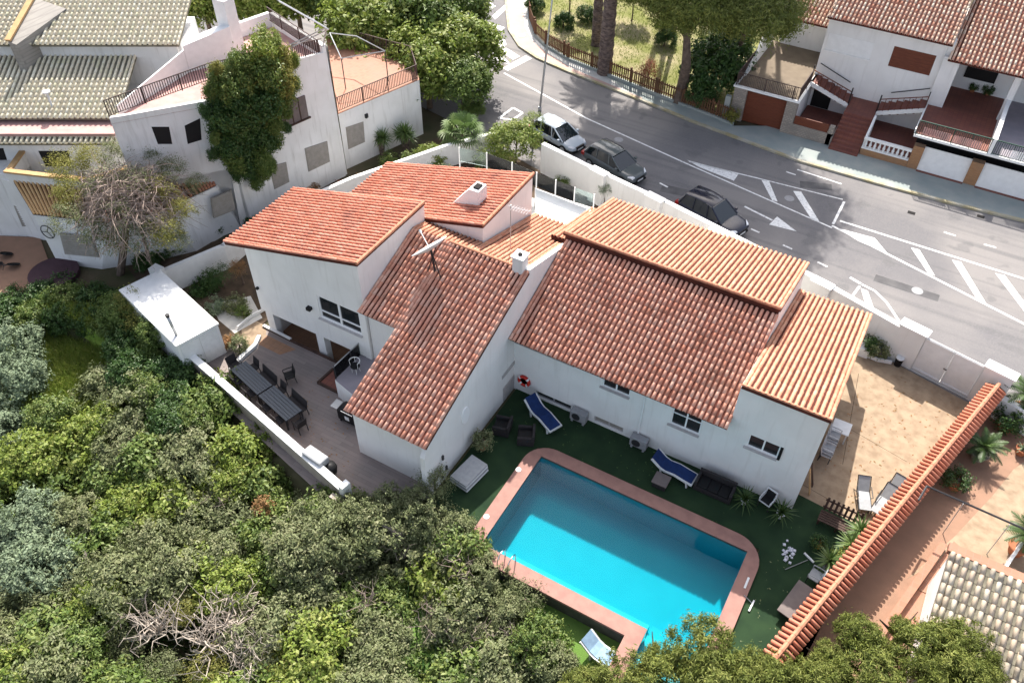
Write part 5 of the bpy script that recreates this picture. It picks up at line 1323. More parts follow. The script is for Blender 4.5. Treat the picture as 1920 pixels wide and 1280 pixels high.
# ------------------------------------------------------------------ parked cars
def car(name, label, pm, loc, rot, L=4.45, Wd=1.82, H=1.6, suv=True, roof=None, rails=True):
    t = thing(name, label, 'car', (0, 0, 0), 0, 'cars parked along the street wall')
    h2 = Wd/2
    def ring(x, w, zb, zs, zt, wt):   # body ring
        return [(x, -w*0.92, zb), (x, -w, zs), (x, -w*0.985, zt-0.16), (x, -w*wt, zt), (x, w*wt, zt), (x, w*0.985, zt-0.16), (x, w, zs), (x, w*0.92, zb)]
    f = L/2
    bh = 0.98 if suv else 0.90
    st_ = [(-f, h2*0.80, 0.45, 0.6, bh-0.06, 0.86), (-f+0.10, h2*0.93, 0.30, 0.58, bh+0.0, 0.90), (-f+0.5, h2, 0.25, 0.58, bh+0.02, 0.93), (-0.9, h2, 0.24, 0.58, bh+0.0, 0.94), (0.3, h2, 0.24, 0.58, bh-0.02, 0.94),
           (0.72, h2, 0.24, 0.58, bh-0.03, 0.93), (1.15, h2*0.995, 0.25, 0.57, bh-0.05, 0.90), (f-0.45, h2*0.97, 0.27, 0.56, bh-0.11, 0.86), (f-0.14, h2*0.88, 0.30, 0.54, bh-0.20, 0.80), (f, h2*0.72, 0.40, 0.52, bh-0.30, 0.78)]
    mb = MB(); rs = [ring(*s) for s in st_]
    n = 8
    vs = [p for r_ in rs for p in r_]; fs = []
    for i in range(len(rs)-1):
        for k in range(n): fs.append((i*n+k, i*n+(k+1) % n, (i+1)*n+(k+1) % n, (i+1)*n+k))
    fs += [tuple(range(n-1, -1, -1)), tuple((len(rs)-1)*n+k for k in range(n))]
    mb.add(vs, fs); bo = mb.build('body', pm, t, smooth=True)
    md = bo.modifiers.new('s', 'SUBSURF'); md.levels = 2; md.render_levels = 2
    # cabin: glasshouse and roof
    zt = H
    gx = [(-f+0.18, 0.80, bh-0.05), (-f+0.55, 0.74, zt-0.14), (-0.95, 0.72, zt-0.03), (-0.2, 0.72, zt-0.02), (0.28, 0.70, zt-0.10), (1.18, 0.80, bh-0.08)]
    mb = MB(); vs = []; fs = []
    for x, wt, z in gx:
        ww = h2*wt
        zz = bh-0.08
        vs += [(x, -h2*0.90, zz), (x, -ww, z), (x, ww, z), (x, h2*0.90, zz)]
    for i in range(len(gx)-1):
        for k in range(3): fs.append((i*4+k, i*4+k+1, (i+1)*4+k+1, (i+1)*4+k))
    fs += [(0, 1, 2, 3)[::-1], tuple(20+k for k in range(4))]
    mb.add(vs, fs); mb.build('glasshouse', 'car_glass', t)
    mb = MB(); rp = [(-f+0.50, 0.735, zt-0.13), (-0.95, 0.725, zt-0.005), (-0.2, 0.725, zt+0.0), (0.24, 0.70, zt-0.075)]
    vs = []
    for x, wt, z in rp: ww = h2*wt; vs += [(x, -ww-0.01, z-0.05), (x, -ww*0.9, z+0.015), (x, ww*0.9, z+0.015), (x, ww+0.01, z-0.05)]
    fs = [(i*4+k, i*4+k+1, (i+1)*4+k+1, (i+1)*4+k) for i in range(3) for k in range(3)]
    mb.add(vs, fs); mb.build('roof', roof or pm, t, smooth=True)
    for s_ in (-1, 1):   # pillars, mirrors
        pm_ = MB()
        for (xa, wa, za), (xb, wb_, zb_) in (((1.17, 0.90, bh-0.06), (0.24, 0.71, zt-0.08)), ((0.12, 0.905, bh-0.06), (-0.02, 0.725, zt-0.04)), ((-0.95, 0.905, bh-0.06), (-0.98, 0.725, zt-0.05)), ((-f+0.3, 0.88, bh-0.06), (-f+0.58, 0.735, zt-0.14))):
            pm_.bar((xa, s_*h2*wa, za), (xb, s_*h2*wb_, zb_), 0.075, 0.05)
        pm_.build('pillar', pm, t)
        m_ = MB(); m_.box(0.82, 1.0, min(s_*h2*0.98, s_*(h2+0.16)), max(s_*h2*0.98, s_*(h2+0.16)), bh-0.02, bh+0.13); m_.build('mirror', pm, t, bevel=0.03)
        m_ = MB(); m_.hexa([(f-0.42, s_*h2*0.90, 0.66), (f-0.10, s_*h2*0.74, 0.62), (f-0.07, s_*h2*0.50, 0.62), (f-0.2, s_*h2*0.62, 0.70), (f-0.44, s_*h2*0.905, bh-0.16), (f-0.14, s_*h2*0.74, bh-0.22), (f-0.12, s_*h2*0.50, bh-0.21), (f-0.25, s_*h2*0.62, bh-0.14)]); m_.build('headlight', 'lamp_clear', t)
        m_ = MB(); m_.box(-f-0.01, -f+0.25, min(s_*h2*0.62, s_*h2*0.96), max(s_*h2*0.62, s_*h2*0.96), bh-0.30, bh-0.10); m_.build('taillight', 'tail_red', t)
        if rails:
            m_ = MB(); m_.tube([(-f+0.7, s_*h2*0.66, zt-0.06), (-f+0.8, s_*h2*0.66, zt+0.05), (0.0, s_*h2*0.66, zt+0.06), (0.15, s_*h2*0.66, zt-0.02)], 0.02, 5); m_.build('roof_rail', 'dark_metal', t)
        for x in (-f+0.82, f-0.86):
            wl_ = MB(); wl_.lathe([(0.0, -0.02), (0.30, -0.02), (0.335, 0.02), (0.335, 0.19), (0.30, 0.22), (0.0, 0.22)], 20, (x, s_*(h2-0.20), 0.335), ax=(X, Z, Y*s_)); wo = wl_.build('wheel', 'rubber', t, smooth=False)
            wl_ = MB(); wl_.lathe([(0.0, 0.0), (0.21, 0.0), (0.21, 0.012), (0.0, 0.03)], 12, (x, s_*(h2+0.018), 0.335), ax=(X, Z, Y*s_)); wl_.build('rim', 'grey_metal', wo)
    for s_ in (-1, 1):
        for xa in (1.0, 0.10, -0.97): MB().bar((xa, s_*h2*0.972, 0.36), (xa-0.03, s_*h2*0.955, bh-0.12), 0.02, 0.02).build('door_seam', 'black', t)
        for xa in (0.28, -0.80): MB().bar((xa, s_*h2*0.985, bh-0.22), (xa-0.2, s_*h2*0.985, bh-0.22), 0.03, 0.03).build('door_handle', 'dark_metal', t)
        MB().bar((1.25, s_*h2*0.94, 0.30), (-1.2, s_*h2*0.94, 0.30), 0.10, 0.09).build('sill_trim', 'black', t)
    m_ = MB(); m_.box(f-0.10, f+0.005, -h2*0.42, h2*0.42, 0.46, 0.66); m_.build('grille', 'black', t)
    m_ = MB(); m_.box(f-0.02, f+0.02, -0.26, 0.26, 0.40, 0.51); m_.build('number_plate', 'white_plastic', t)
    m_ = MB(); m_.box(f-0.2, f-0.01, -h2*0.68, h2*0.68, 0.26, 0.36); m_.build('bumper', 'black', t)
    t.location = loc; t.rotation_euler = (0, 0, rot)
    return t
# heading: along the street, front towards lower right of the picture
hd = math.atan2(-0.24, 0.97)
car('parked_car', 'silver grey hatchback with black roof glass, first in the parked row', 'silver_paint', G(1046, 258, 0.35)-Z*0.37, hd-0.03, 4.2, 1.78, 1.48, False, 'silver_paint', False)
car('parked_car', 'dark grey estate car with roof rails, middle of the parked row', 'grey_paint', G(1152, 312, 0.35)-Z*0.37, hd-0.05, 4.5, 1.82, 1.55, True)
car('parked_car', 'navy black sports utility car, last in the parked row by the upper roof', 'navy_paint', G(1335, 408, 0.35)-Z*0.37, hd-0.05, 4.55, 1.90, 1.68, True, 'navy_paint', False)

# ------------------------------------------------------------------ old white house on the left
nb = thing('old_house', 'old white house with pale mossy tile roofs and roof terraces', 'house', (-37, 30, 0))
def poly_wall(mb, pts, z0, z1, t=0.2, mi=0):
    for p, q in zip(pts, pts[1:]):
        p, q = Vector((p[0], p[1], 0)), Vector((q[0], q[1], 0)); d = (q-p).normalized(); n = Vector((-d.y, d.x, 0))*t
        mb.prism([p.xy, q.xy, (q+n).xy, (p+n).xy], z0, z1, mi)
ZT = 8.5
A3 = G(612, 97, ZT+0.1); pA_, pB_ = G(452, 428, 0), G(651, 325, 0)
nE = (A3-pB_).cross(pA_-pB_).normalized()
if nE.x < 0: nE = -nE
A1 = G(205, 222, ZT); A2 = hit(400, 152, pB_, nE); A4 = G(510, 30, ZT+0.2); A5 = G(350, 92, ZT)
main = [A1.xy, A2.xy, A3.xy, A4.xy, A5.xy]
mb = MB(); mb.prism(main, -0.1, ZT-0.35); mb.build('wall', 'old_plaster', nb)
mb = MB(); mb.prism(main, ZT-0.348, ZT-0.33); mb.build('terrace_floor', 'pink_floor', nb)
mb = MB(); poly_wall(mb, [A1, A2, A3, A4], ZT-0.36, ZT, 0.2); mb.build('parapet', 'old_plaster', nb)
mb = MB(); cpt_ = [A3-Z*0.1, A4, A5]; poly_wall(mb, cpt_, ZT-0.36, ZT+0.55, 0.25); mb.build('parapet', 'white_paint', nb)
# railings round the terraces
def railing(parent, pts, h, m='iron_rail', sp=0.13, name='railing', top=0.05, posts=2.0, br=0.016):
    ro = None
    mb = MB(); bm_ = MB()
    for p, q in zip(pts, pts[1:]):
        p, q = Vector(p), Vector(q); d = q-p; L_ = d.length; d = d/L_
        mb.bar(p+Z*h, q+Z*h, top, top*0.8); mb.bar(p+Z*0.08, q+Z*0.08, 0.03, 0.03)
        for k in range(int(L_/posts)+1):
            a_ = p+d*min(L_, k*posts); mb.bar(a_, a_+Z*h, 0.045, 0.045)
        for k in range(1, int(L_/sp)):
            a_ = p+d*(k*sp); bm_.bar(a_+Z*0.08, a_+Z*h, br*2, br*2)
    ro = mb.build(name, m, parent)
    bo = bm_.build('bars', m, parent, kind='stuff')
    child(bo, ro)
    return ro
railing(nb, [A1+Vector((-0.1, 0.1, 0)), A2+Vector((-0.1, 0.1, 0)), A3+Vector((-0.15, -0.1, -0.15))], 0.95)
railing(nb, [A3+Vector((-0.4, -0.2, -0.2)), A4+Vector((0.2, -0.5, -0.1))], 0.9)
# white stepped wall between roof and terrace
e1 = Vector((0.86, 0.51, 0)); e2 = Vector((-0.51, 0.86, 0))
q0, q1, q2 = G(218, 200, ZT+0.2), G(345, 98, ZT+0.9), G(432, 60, ZT+1.3)
mb = MB(); mb.hexa([q0-Z*1.2, q1-Z*2, q1-Z*2+e2*0.3, q0-Z*1.2+e2*0.3, q0, q1+Z*0.1, q1+Z*0.1+e2*0.3, q0+e2*0.3]); mb.build('stair_wall', 'white_paint', nb)
mb = MB(); mb.hexa([q1-Z*2+e1*0.02, q2-Z*2.2, q2-Z*2.2+e2*0.9, q1-Z*2+e1*0.02+e2*0.9, q1+e1*0.02+Z*0.35, q2+Z*0.3, q2+Z*0.3+e2*0.9, q1+e1*0.02+Z*0.35+e2*0.9]); mb.build('stair_block', 'white_paint', nb)
g = G(425, 45, ZT+1.5); MB().box(g.x-0.4, g.x+0.5, g.y-0.3, g.y+0.5, 7, ZT+3.0).build('chimney', 'white_paint', nb)
# roofs: local frame e1 (right) e2 (away)
Eo = G(213, 250, 6.3)
def LP(a, b, z): p = Eo+e1*a+e2*b; return Vector((p.x, p.y, z))
MB().prism([LP(-20, 0.25, 0).xy, LP(-0.2, 0.25, 0).xy, LP(0.6, 9, 0).xy, LP(-20, 9, 0).xy], -0.1, 6.05).build('wall', 'old_plaster', nb)
MB().prism([LP(-20, -0.15, 0).xy, LP(0.1, -0.15, 0).xy, LP(0.1, 1.3, 0).xy, LP(-20, 1.3, 0).xy], 6.2, 6.36).build('roof_ledge', 'pink_floor', nb)
tile_roof(nb, 'eave_tiles', LP(-19.5, -0.55, 5.98), e1, (e2+Z*0.25).normalized(), 19.5, 0.5, 'clay_pale', 'pale_bed', pitch=0.30)
vr = (e2+Z*0.27).normalized()
tile_roof(nb, 'lower_roof', LP(-20, 1.05, 6.62), e1, vr, 20.0, 6.2, 'clay_pale', 'pale_bed', pitch=0.30, row=0.40)
zu = 6.62+0.27*6.0
MB().prism([LP(-12.5, 5.9, 0).xy, LP(2.6, 5.9, 0).xy, LP(2.6, 6.1, 0).xy, LP(-12.5, 6.1, 0).xy], zu-0.4, zu+0.62).build('step_wall', 'old_plaster', nb)
tile_roof(nb, 'upper_roof', LP(-12.3, 5.45, zu+0.62), e1, vr, 15.2, 4.3, 'clay_pale', 'pale_bed', pitch=0.30, row=0.40)
MB().prism([LP(-12.3, 6.0, 0).xy, LP(2.8, 6.0, 0).xy, LP(2.8, 9.5, 0).xy, LP(-12.3, 9.5, 0).xy], 0, zu+0.5).build('wall', 'old_plaster', nb)
# gable wall with orange coping on the far left, further roof behind
gA, gB = G(15, 78, zu+1.2), G(62, -5, zu+2.2)
mb = MB(); mb.hexa([gA-Z*2.5, gB-Z*2.5, gB-Z*2.5+e1*1.7, gA-Z*2.5+e1*0.4, gA, gB, gB+e1*1.7-Z*0.7, gA+e1*0.4-Z*0.2]); mb.build('gable_wall', 'rubble', nb)
mb = MB(); mb.bar(gA+Z*0.05, gB+Z*0.05, 0.35, 0.12); mb.build('gable_coping', 'ochre_cap', nb)
tile_roof(nb, 'side_roof', LP(-20.5, 7.4, zu+0.6), e1, vr, 8.0, 3.2, 'clay_pale', 'pale_bed', pitch=0.30)
sheet('blue_pond', [LP(-25, 13, 0).xy, LP(-5, 13, 0).xy, LP(-5, 24, 0).xy, LP(-25, 24, 0).xy], 4.0, 'blue_cloth') if False else None
# roof vent pipe with cap
g = LP(-3.9, 1.9, 6.62+0.27*0.9); MB().tube([g, g+Z*0.9], 0.06, 6).lathe([(0.22, 0.9), (0.22, 0.98), (0, 1.02)], 10, g).build('roof_vent', 'white_plastic', nb)
# upper windows set in the curved front, tile skirt, lower storey
cap_ = [G(a, b, 5.0) for a, b in ((12, 316), (82, 324), (165, 332), (260, 304), (320, 276), (372, 254))]
base = [G(a, b, 0) for a, b in ((108, 492), (190, 503), (300, 487), (370, 470), (420, 440), (452, 428))]
low = [(-47, 20.5)]+[(p.x, p.y) for p in base]+[(-34.2, 29.5), (-36.5, 30.5), (-46, 24.5)]
skirt_top = cap_
mb = MB()
cp = [(p.x, p.y) for p in cap_]
mb.prism(cp+[(A2.x, A2.y), (A1.x, A1.y), (LP(-12, 0.5, 0).x, LP(-12, 0.5, 0).y)], -0.1, 4.1); mb.build('lower_storey', 'old_plaster', nb)
mb = MB(); poly_wall(mb, cap_, 4.0, 4.9, -0.22); poly_wall(mb, [cap_[0]+e2*3.0, cap_[0]], 4.0, 4.9, 0.22); mb.build('balcony_parapet', 'old_plaster', nb)
mb = MB(); poly_wall(mb, cap_, 4.9, 5.02, -0.32); poly_wall(mb, [cap_[0]+e2*3.0, cap_[0]], 4.9, 5.02, 0.32); mb.build('parapet_cap', 'ochre_cap', nb)
# skirt: sloping red tiles from parapet foot outwards to the lower wall
sk = MB(); lowtop = [G(a, b, 3.3) for a, b in ((62, 402), (115, 408), (200, 418), (300, 398), (375, 362), (405, 348))]
for i in range(5):
    a_, b_ = cap_[i]-Z*0.55, cap_[i+1]-Z*0.55; c_, d_ = lowtop[i+1], lowtop[i]
    sk.add([a_, b_, c_, d_], [(0, 1, 2, 3)])
    sk.add([a_-Z*0.12, b_-Z*0.12, c_-Z*0.12, d_-Z*0.12], [(3, 2, 1, 0)])
sko = sk.build('tile_skirt', 'dirty_shaded_clay', nb, fix=False)
for i in range(5):
    a_, b_ = cap_[i]-Z*0.5, cap_[i+1]-Z*0.5; c_, d_ = lowtop[i+1], lowtop[i]
    n_r = max(2, int((b_-a_).length/0.26)); rr_ = MB()
    for k in range(n_r):
        t0 = (k+0.5)/n_r; rr_.tube([a_.lerp(b_, t0), d_.lerp(c_, t0)+Z*0.05], 0.075, 5)
    rr_.build('skirt_tiles', 'ochre_cap' if i < 2 else 'clay_ridge', sko, kind='stuff')
mb = MB()
for i in range(5):
    a_, b_ = lowtop[i], lowtop[i+1]; c_, d_ = base[i+1], base[i]
    mb.hexa([d_-Z*0.1, c_-Z*0.1, c_-Z*0.1+e2*0.5, d_-Z*0.1+e2*0.5, a_-Z*0.05, b_-Z*0.05, b_-Z*0.05+e2*0.5, a_-Z*0.05+e2*0.5])
mb.build('front_wall', 'old_plaster', nb)
# far left wing, flush to the picture edge
wl0, wl1 = G(-40, 440, 0), G(78, 443, 0)
mb = MB(); mb.prism([wl0.xy, wl1.xy, (wl1+e2*7).xy, (wl0+e2*7).xy], -0.1, 4.4); mb.build('wall', 'old_plaster', nb)
def wall_item(parent, px, m, name, thick=0.05, P=None, n=None, louv=0):
    """a panel on a wall whose four corners were read on that wall"""
    pts = [hit(a, b, P, n) for a, b in px]
    mb = MB(); mb.hexa([pts[3], pts[2], pts[2]-n*0.04, pts[3]-n*0.04, pts[0], pts[1], pts[1]-n*0.04, pts[0]-n*0.04] if False else
                       [pts[3]+n*thick, pts[2]+n*thick, pts[2]-n*0.04, pts[3]-n*0.04, pts[0]+n*thick, pts[1]+n*thick, pts[1]-n*0.04, pts[0]-n*0.04])
    o = mb.build(name, m, parent)
    if louv:
        sm = MB()
        for k in range(louv):
            t0, t1 = (k+0.12)/louv, (k+0.75)/louv
            l0, l1, r0, r1 = pts[0].lerp(pts[3], t0), pts[0].lerp(pts[3], t1), pts[1].lerp(pts[2], t0), pts[1].lerp(pts[2], t1)
            e = (pts[1]-pts[0]).normalized()*0.05
            sm.hexa([l1+e+n*(thick+0.035), r1-e+n*(thick+0.035), r1-e+n*(thick+0.002), l1+e+n*(thick+0.002), l0+e+n*(thick+0.012), r0-e+n*(thick+0.012), r0-e+n*(thick+0.002), l0+e+n*(thick+0.002)])
        so_ = sm.build('slats', 'tan_shutter', o, kind='stuff')
    return o
def facen(p, q):
    d = (Vector(q)-Vector(p)); d.z = 0; d.normalize(); return Vector((d.y, -d.x, 0))
nF = facen(base[4], G(649, 326, 0)); PF = G(649, 326, 0)
# east front below the terrace: plane from A2 to A3
MB().hexa([pA_-Z*0.1, pB_-Z*0.1, Vector((A3.x-0.3, A3.y, -0.1)), Vector((A2.x-0.3, A2.y, -0.1)), A2-Z*0.02+nE*0.01, A3-Z*0.02+nE*0.01, A3-Z*0.02-X*0.2, A2-Z*0.02-X*0.2]).build('east_wall', 'old_plaster', nb)
wp = wall_item(nb, ((513, 201), (570, 178), (577, 218), (522, 243)), 'taupe', 'shuttered_window', 0.10, A3, nE)
for k in range(1, 4):
    t0 = k/4; p = hit(513+57*t0, 201-23*t0, A3, nE); q = hit(522+55*t0, 243-25*t0, A3, nE)
    m_ = MB(); m_.bar(p+nE*0.11, q+nE*0.11, 0.06, 0.05); m_.build('shutter_bar', 'dark_wood', wp)
m_ = MB(); m_.bar(hit(521, 244, A3, nE)+nE*0.12, hit(580, 218, A3, nE)+nE*0.12, 0.12, 0.09); m_.build('sill', 'dark_wood', wp)
PG, nG = A3, nE
for i, px in enumerate((((570, 278), (612, 264), (617, 302), (577, 321)), ((504, 312), (535, 303), (541, 340), (513, 354)), ((395, 372), (432, 356), (440, 392), (400, 408)))):
    wall_item(nb, px, 'tan_shutter', 'louvred_shutter', 0.10, PG, nG, 9)
nX = facen(base[0], base[1]); 
wall_item(nb, ((112, 437), (170, 444), (186, 482), (122, 476)), 'tan_shutter', 'louvred_shutter', 0.03, base[1], nX, 9)
wall_item(nb, ((26, 385), (46, 384), (64, 424), (42, 424)), 'tan_shutter', 'louvred_shutter', 0.03, wl1, facen(wl0, wl1), 9)
# upper balcony doors and windows
nU = facen(A1, A2)
for px in (((284, 238), (317, 238), (323, 270), (296, 270)), ((346, 236), (375, 222), (378, 262), (352, 270))):
    wall_item(nb, px, 'dark_inside', 'door', 0.02, A1, nU)
nL = -e2; PL = LP(0, 0.25, 0)
wall_item(nb, ((72, 283), (128, 283), (134, 312), (86, 312)), 'dark_inside', 'window', 0.02, PL, nL)
wall_item(nb, ((-8, 278), (6, 278), (16, 308), (-8, 308)), 'dark_inside', 'window', 0.02, PL, nL)
# entrance steps between the balcony and the vine
st0 = G(352, 330, 2.4); MB().prism([G(350, 300, 2.4).xy, G(395, 345, 2.4).xy, G(415, 330, 2.4).xy, G(372, 275, 2.4).xy], -0.1, 2.4).build('stair_landing', 'red_tile', nb)
for k in range(6):
    p = G(388+4*k, 352+3*k, 2.2-0.3*k); MB().box(p.x-0.6, p.x+0.6, p.y-0.3, p.y+0.3, -0.1, 2.2-0.33*k).build('step', 'red_tile', nb)
# extension with the tiled roof terrace
X1, X2, X3, X4 = G(634, 213, 4.1), G(786, 149, 4.1), G(776, 112, 4.1), G(612, 70, 4.1)
ext = [X1.xy, X2.xy, X3.xy, X4.xy]
MB().prism(ext, -0.1, 4.05).build('extension_wall', 'old_plaster', nb)
MB().prism(ext, 4.052, 4.08).build('terrace_floor', 'orange_tile', nb)
railing(nb, [X1+Vector((-0.1, 0.1, 0)), X2+Vector((-0.15, 0, 0)), X3+Vector((-0.1, -0.15, 0)), X3.lerp(X4, 0.8)], 1.0, 'iron_rail', 0.13)
nX2 = facen(X1, X2)
wall_item(nb, ((648, 239), (681, 228), (684, 266), (653, 280)), 'tan_shutter', 'louvred_shutter', 0.03, X1, nX2, 9)
g = hit(686, 217, X1, nX2); MB().box(g.x-0.1, g.x+0.12, g.y-0.1, g.y+0.1, g.z-0.14, g.z+0.14).build('wall_lamp', 'dark_metal', nb)
pf = thing('awning_frame', 'bare pipe frame of an awning over the tiled roof terrace', 'awning frame', X1)
fr = [G(618, 62, 6.2), G(668, 68, 6.2), G(722, 96, 6.2), G(640, 110, 6.2)]
m_ = MB(); m_.tube(fr+[fr[0]], 0.04, 6); m_.build('top_frame', 'grey_metal', pf)
for p in (fr[2], fr[3]): MB().tube([p, (p.x, p.y, 4.08)], 0.035, 6).build('post', 'dark_metal', pf)
pf2 = thing('awning_frame', 'long bare awning frame of twin pipes above the pink upper terrace', 'awning frame', A3)
fr = [G(520, 0, ZT+2.2), G(612, 52, ZT+2.2), G(545, 84, ZT+1.4)]
for d_ in (0, 0.25):
    m_ = MB(); m_.tube([p+Vector((d_, -d_*0.5, 0)) for p in fr], 0.04, 6); m_.build('pipe', 'grey_metal', pf2)
m_ = MB(); m_.tube([fr[1], (A3.x-0.6, A3.y+0.2, ZT-0.3)], 0.035, 6); m_.tube([fr[2], (fr[2].x, fr[2].y, ZT-0.3)], 0.035, 6); m_.build('post', 'grey_metal', pf2)
# yard things at the far left
def bicycle(label, px, rot):
    t = thing('bicycle', label, 'bicycle', (0, 0, 0), 0, 'bicycles in the yard of the old house')
    for x in (-0.52, 0.52):
        m_ = MB(); m_.lathe([(0.33+0.025*math.cos(a_), 0.025*math.sin(a_)) for a_ in np.linspace(0, 2*math.pi, 7)], 18, (x, 0, 0.34), ax=(X, Z, Y)); m_.build('wheel', 'rubber', t)
    m_ = MB(); m_.tube([(-0.52, 0, 0.34), (-0.15, 0, 0.75), (0.38, 0, 0.78), (0.52, 0, 0.34)], 0.02, 6); m_.tube([(0.38, 0, 0.78), (-0.05, 0, 0.34), (-0.15, 0, 0.75), (-0.18, 0, 0.9)], 0.02, 6); m_.tube([(0.38, 0, 0.78), (0.36, 0, 0.98)], 0.018, 6); m_.build('frame', 'dark_metal', t)
    m_ = MB(); m_.tube([(0.30, -0.26, 1.0), (0.36, 0, 0.98), (0.30, 0.26, 1.0)], 0.018, 6); m_.build('handlebar', 'dark_metal', t)
    MB().box(-0.32, -0.06, -0.07, 0.07, 0.88, 0.94).build('saddle', 'black', t)
    t.location = G(*px, 0.02); t.rotation_euler = (R(60), 0, rot)
bicycle('old bicycle lying against the yard wall, upper one', (8, 470), R(10))
bicycle('old bicycle lying on the reddish yard floor, lower one', (16, 492), R(25))
tr = thing('maroon_pool_cover', 'dark maroon round cover on the ground beside the hedge', 'pool cover', G(98, 512, 0))
c_ = G(100, 510, 0.3); MB().lathe([(1.35, -0.35), (1.38, 0.0), (0.0, 0.07)], 28, c_).build('cover', 'maroon', tr)
wr = thing('iron_ornament', 'round dark iron ornament fixed to the old white wall', 'ornament', G(90, 433, 1.6))
c_ = hit(90, 434, base[1], nX)
m_ = MB(); ring = [c_+Z*0.45*math.cos(t)+(Z.cross(nX))*0.38*math.sin(t)+nX*0.05 for t in np.linspace(0, 2*math.pi, 15)]
m_.tube(ring, 0.03, 5)
for t in (0.5, 2.6, 4.7): m_.tube([c_+nX*0.05, c_+Z*0.43*math.cos(t)+(Z.cross(nX))*0.36*math.sin(t)+nX*0.05], 0.022, 5)
m_.build('ring', 'dark_metal', wr)

# ------------------------------------------------------------------ row houses across the street
rh = thing('row_house', 'white row house with outside stairs, brown garage door and mixed tile roof', 'house', (-5, 58, 0))
WY = 59.5
MB().box(-13.35, -12.45, WALLY, WALLY+0.5, 0, 2.55).build('garage_pier', 'stone_cladding', rh)
MB().box(-9.6, -8.85, WALLY, WALLY+0.5, 0, 2.55).build('garage_pier', 'stone_cladding', rh)
gd_ = MB().box(-12.45, -9.6, WALLY+0.28, WALLY+0.34, 0, 2.3).build('garage_door', 'brown_door', rh)
for k in range(4): MB().box(-12.4, -9.65, WALLY+0.262, WALLY+0.279, 0.06+k*0.56, 0.56+k*0.56).build('door_panel', 'brown_door', gd_)
MB().box(-13.3, -8.9, WALLY+0.5, 63, 0, 2.5).build('wall', 'old_plaster', rh)
MB().box(-13.45, -8.75, WALLY-0.1, 63.0, 2.55, 2.68).build('terrace_slab', 'white_paint', rh)
MB().box(-13.2, -8.95, WALLY+0.15, 63.0, 2.681, 2.70).build('terrace_floor', 'beige_floor', rh)
railing(rh, [(-13.3, 60, 2.68), (-13.3, WALLY, 2.68), (-8.9, WALLY, 2.68), (-8.9, 58.4, 2.68)], 0.95, 'iron_rail', 0.12)
MB().box(-12.6, -9.2, 62.9, 63.2, 2.68, 5.1).build('terrace_back_wall', 'plaster', rh)
# white arched side wall at the garage terrace
m_ = MB(); prof_ = [(56.6, 2.7), (62.8, 2.7), (62.8, 4.6), (61.4, 4.5), (60.6, 3.9), (60.2, 4.3), (59.6, 4.1), (58.6, 3.4), (57.4, 3.1)]
m_.extr([(-13.32, y, z) for y, z in prof_], (0.2, 0, 0)); m_.build('side_wall', 'white_paint', rh)
# main facade
FX0, FX1 = -9.0, -1.25
PR = Vector((FX0, WY, 0))
a, z1 = uz(1683, 88, PR, X); b, _ = uz(1756, 106, PR, X); _, z0 = uz(1669, 125, PR, X)
brw = (a-0.2, b, z0, z1)
mb = MB(); facade(mb, PR, X, FX1-FX0, 0, 7.1, [brw], 0.12); mb.build('facade', 'plaster', rh, fix=False)
MB().box(FX0, FX1, WY+0.12, 66, 0, 7.1).build('wall', 'plaster', rh)
sh_ = MB().box(FX0+brw[0], FX0+brw[1], WY+0.04, WY+0.10, brw[2], brw[3]).build('roller_shutter', 'brown_door', rh)
for k in range(6):
    hh = (brw[3]-brw[2])/6; MB().box(FX0+brw[0]+0.02, FX0+brw[1]-0.02, WY+0.025, WY+0.039, brw[2]+hh*k+0.02, brw[2]+hh*(k+1)-0.02).build('shutter_slat', 'brown_door', sh_)
a, z1 = uz(1556, 62, PR, X); b, _ = uz(1642, 75, PR, X); _, z0 = uz(1630, 112, PR, X)
MB().box(FX0+a, FX0+b, WY-0.03, WY, z0, z1).build('closed_window', 'white_paint', rh)
MB().box(FX0+a-0.05, FX0+b+0.05, WY-0.09, WY, z0-0.09, z0-0.003).build('sill', 'white_paint', rh)
# lower patio beside the garage, stone parapet
MB().box(-8.85, -6.05, WALLY, WALLY+0.35, 0, 0.95).build('stone_parapet', 'stone_cladding', rh)
MB().box(-6.4, -6.05, WALLY, WALLY+0.4, 0, 1.45).build('stone_pier', 'stone_cladding', rh)
MB().box(-8.85, -6.05, WALLY+0.36, WY, 0.0, 0.25).build('patio_floor', 'red_tile', rh)
MB().box(-8.8, -6.45, WALLY+0.05, WALLY+0.12, 0.952, 1.55).build('wooden_screen', 'brown_door', rh)
MB().box(-8.7, -7.4, WY-0.06, WY, 0.3, 2.3).build('dark_door', 'dark_inside', rh)
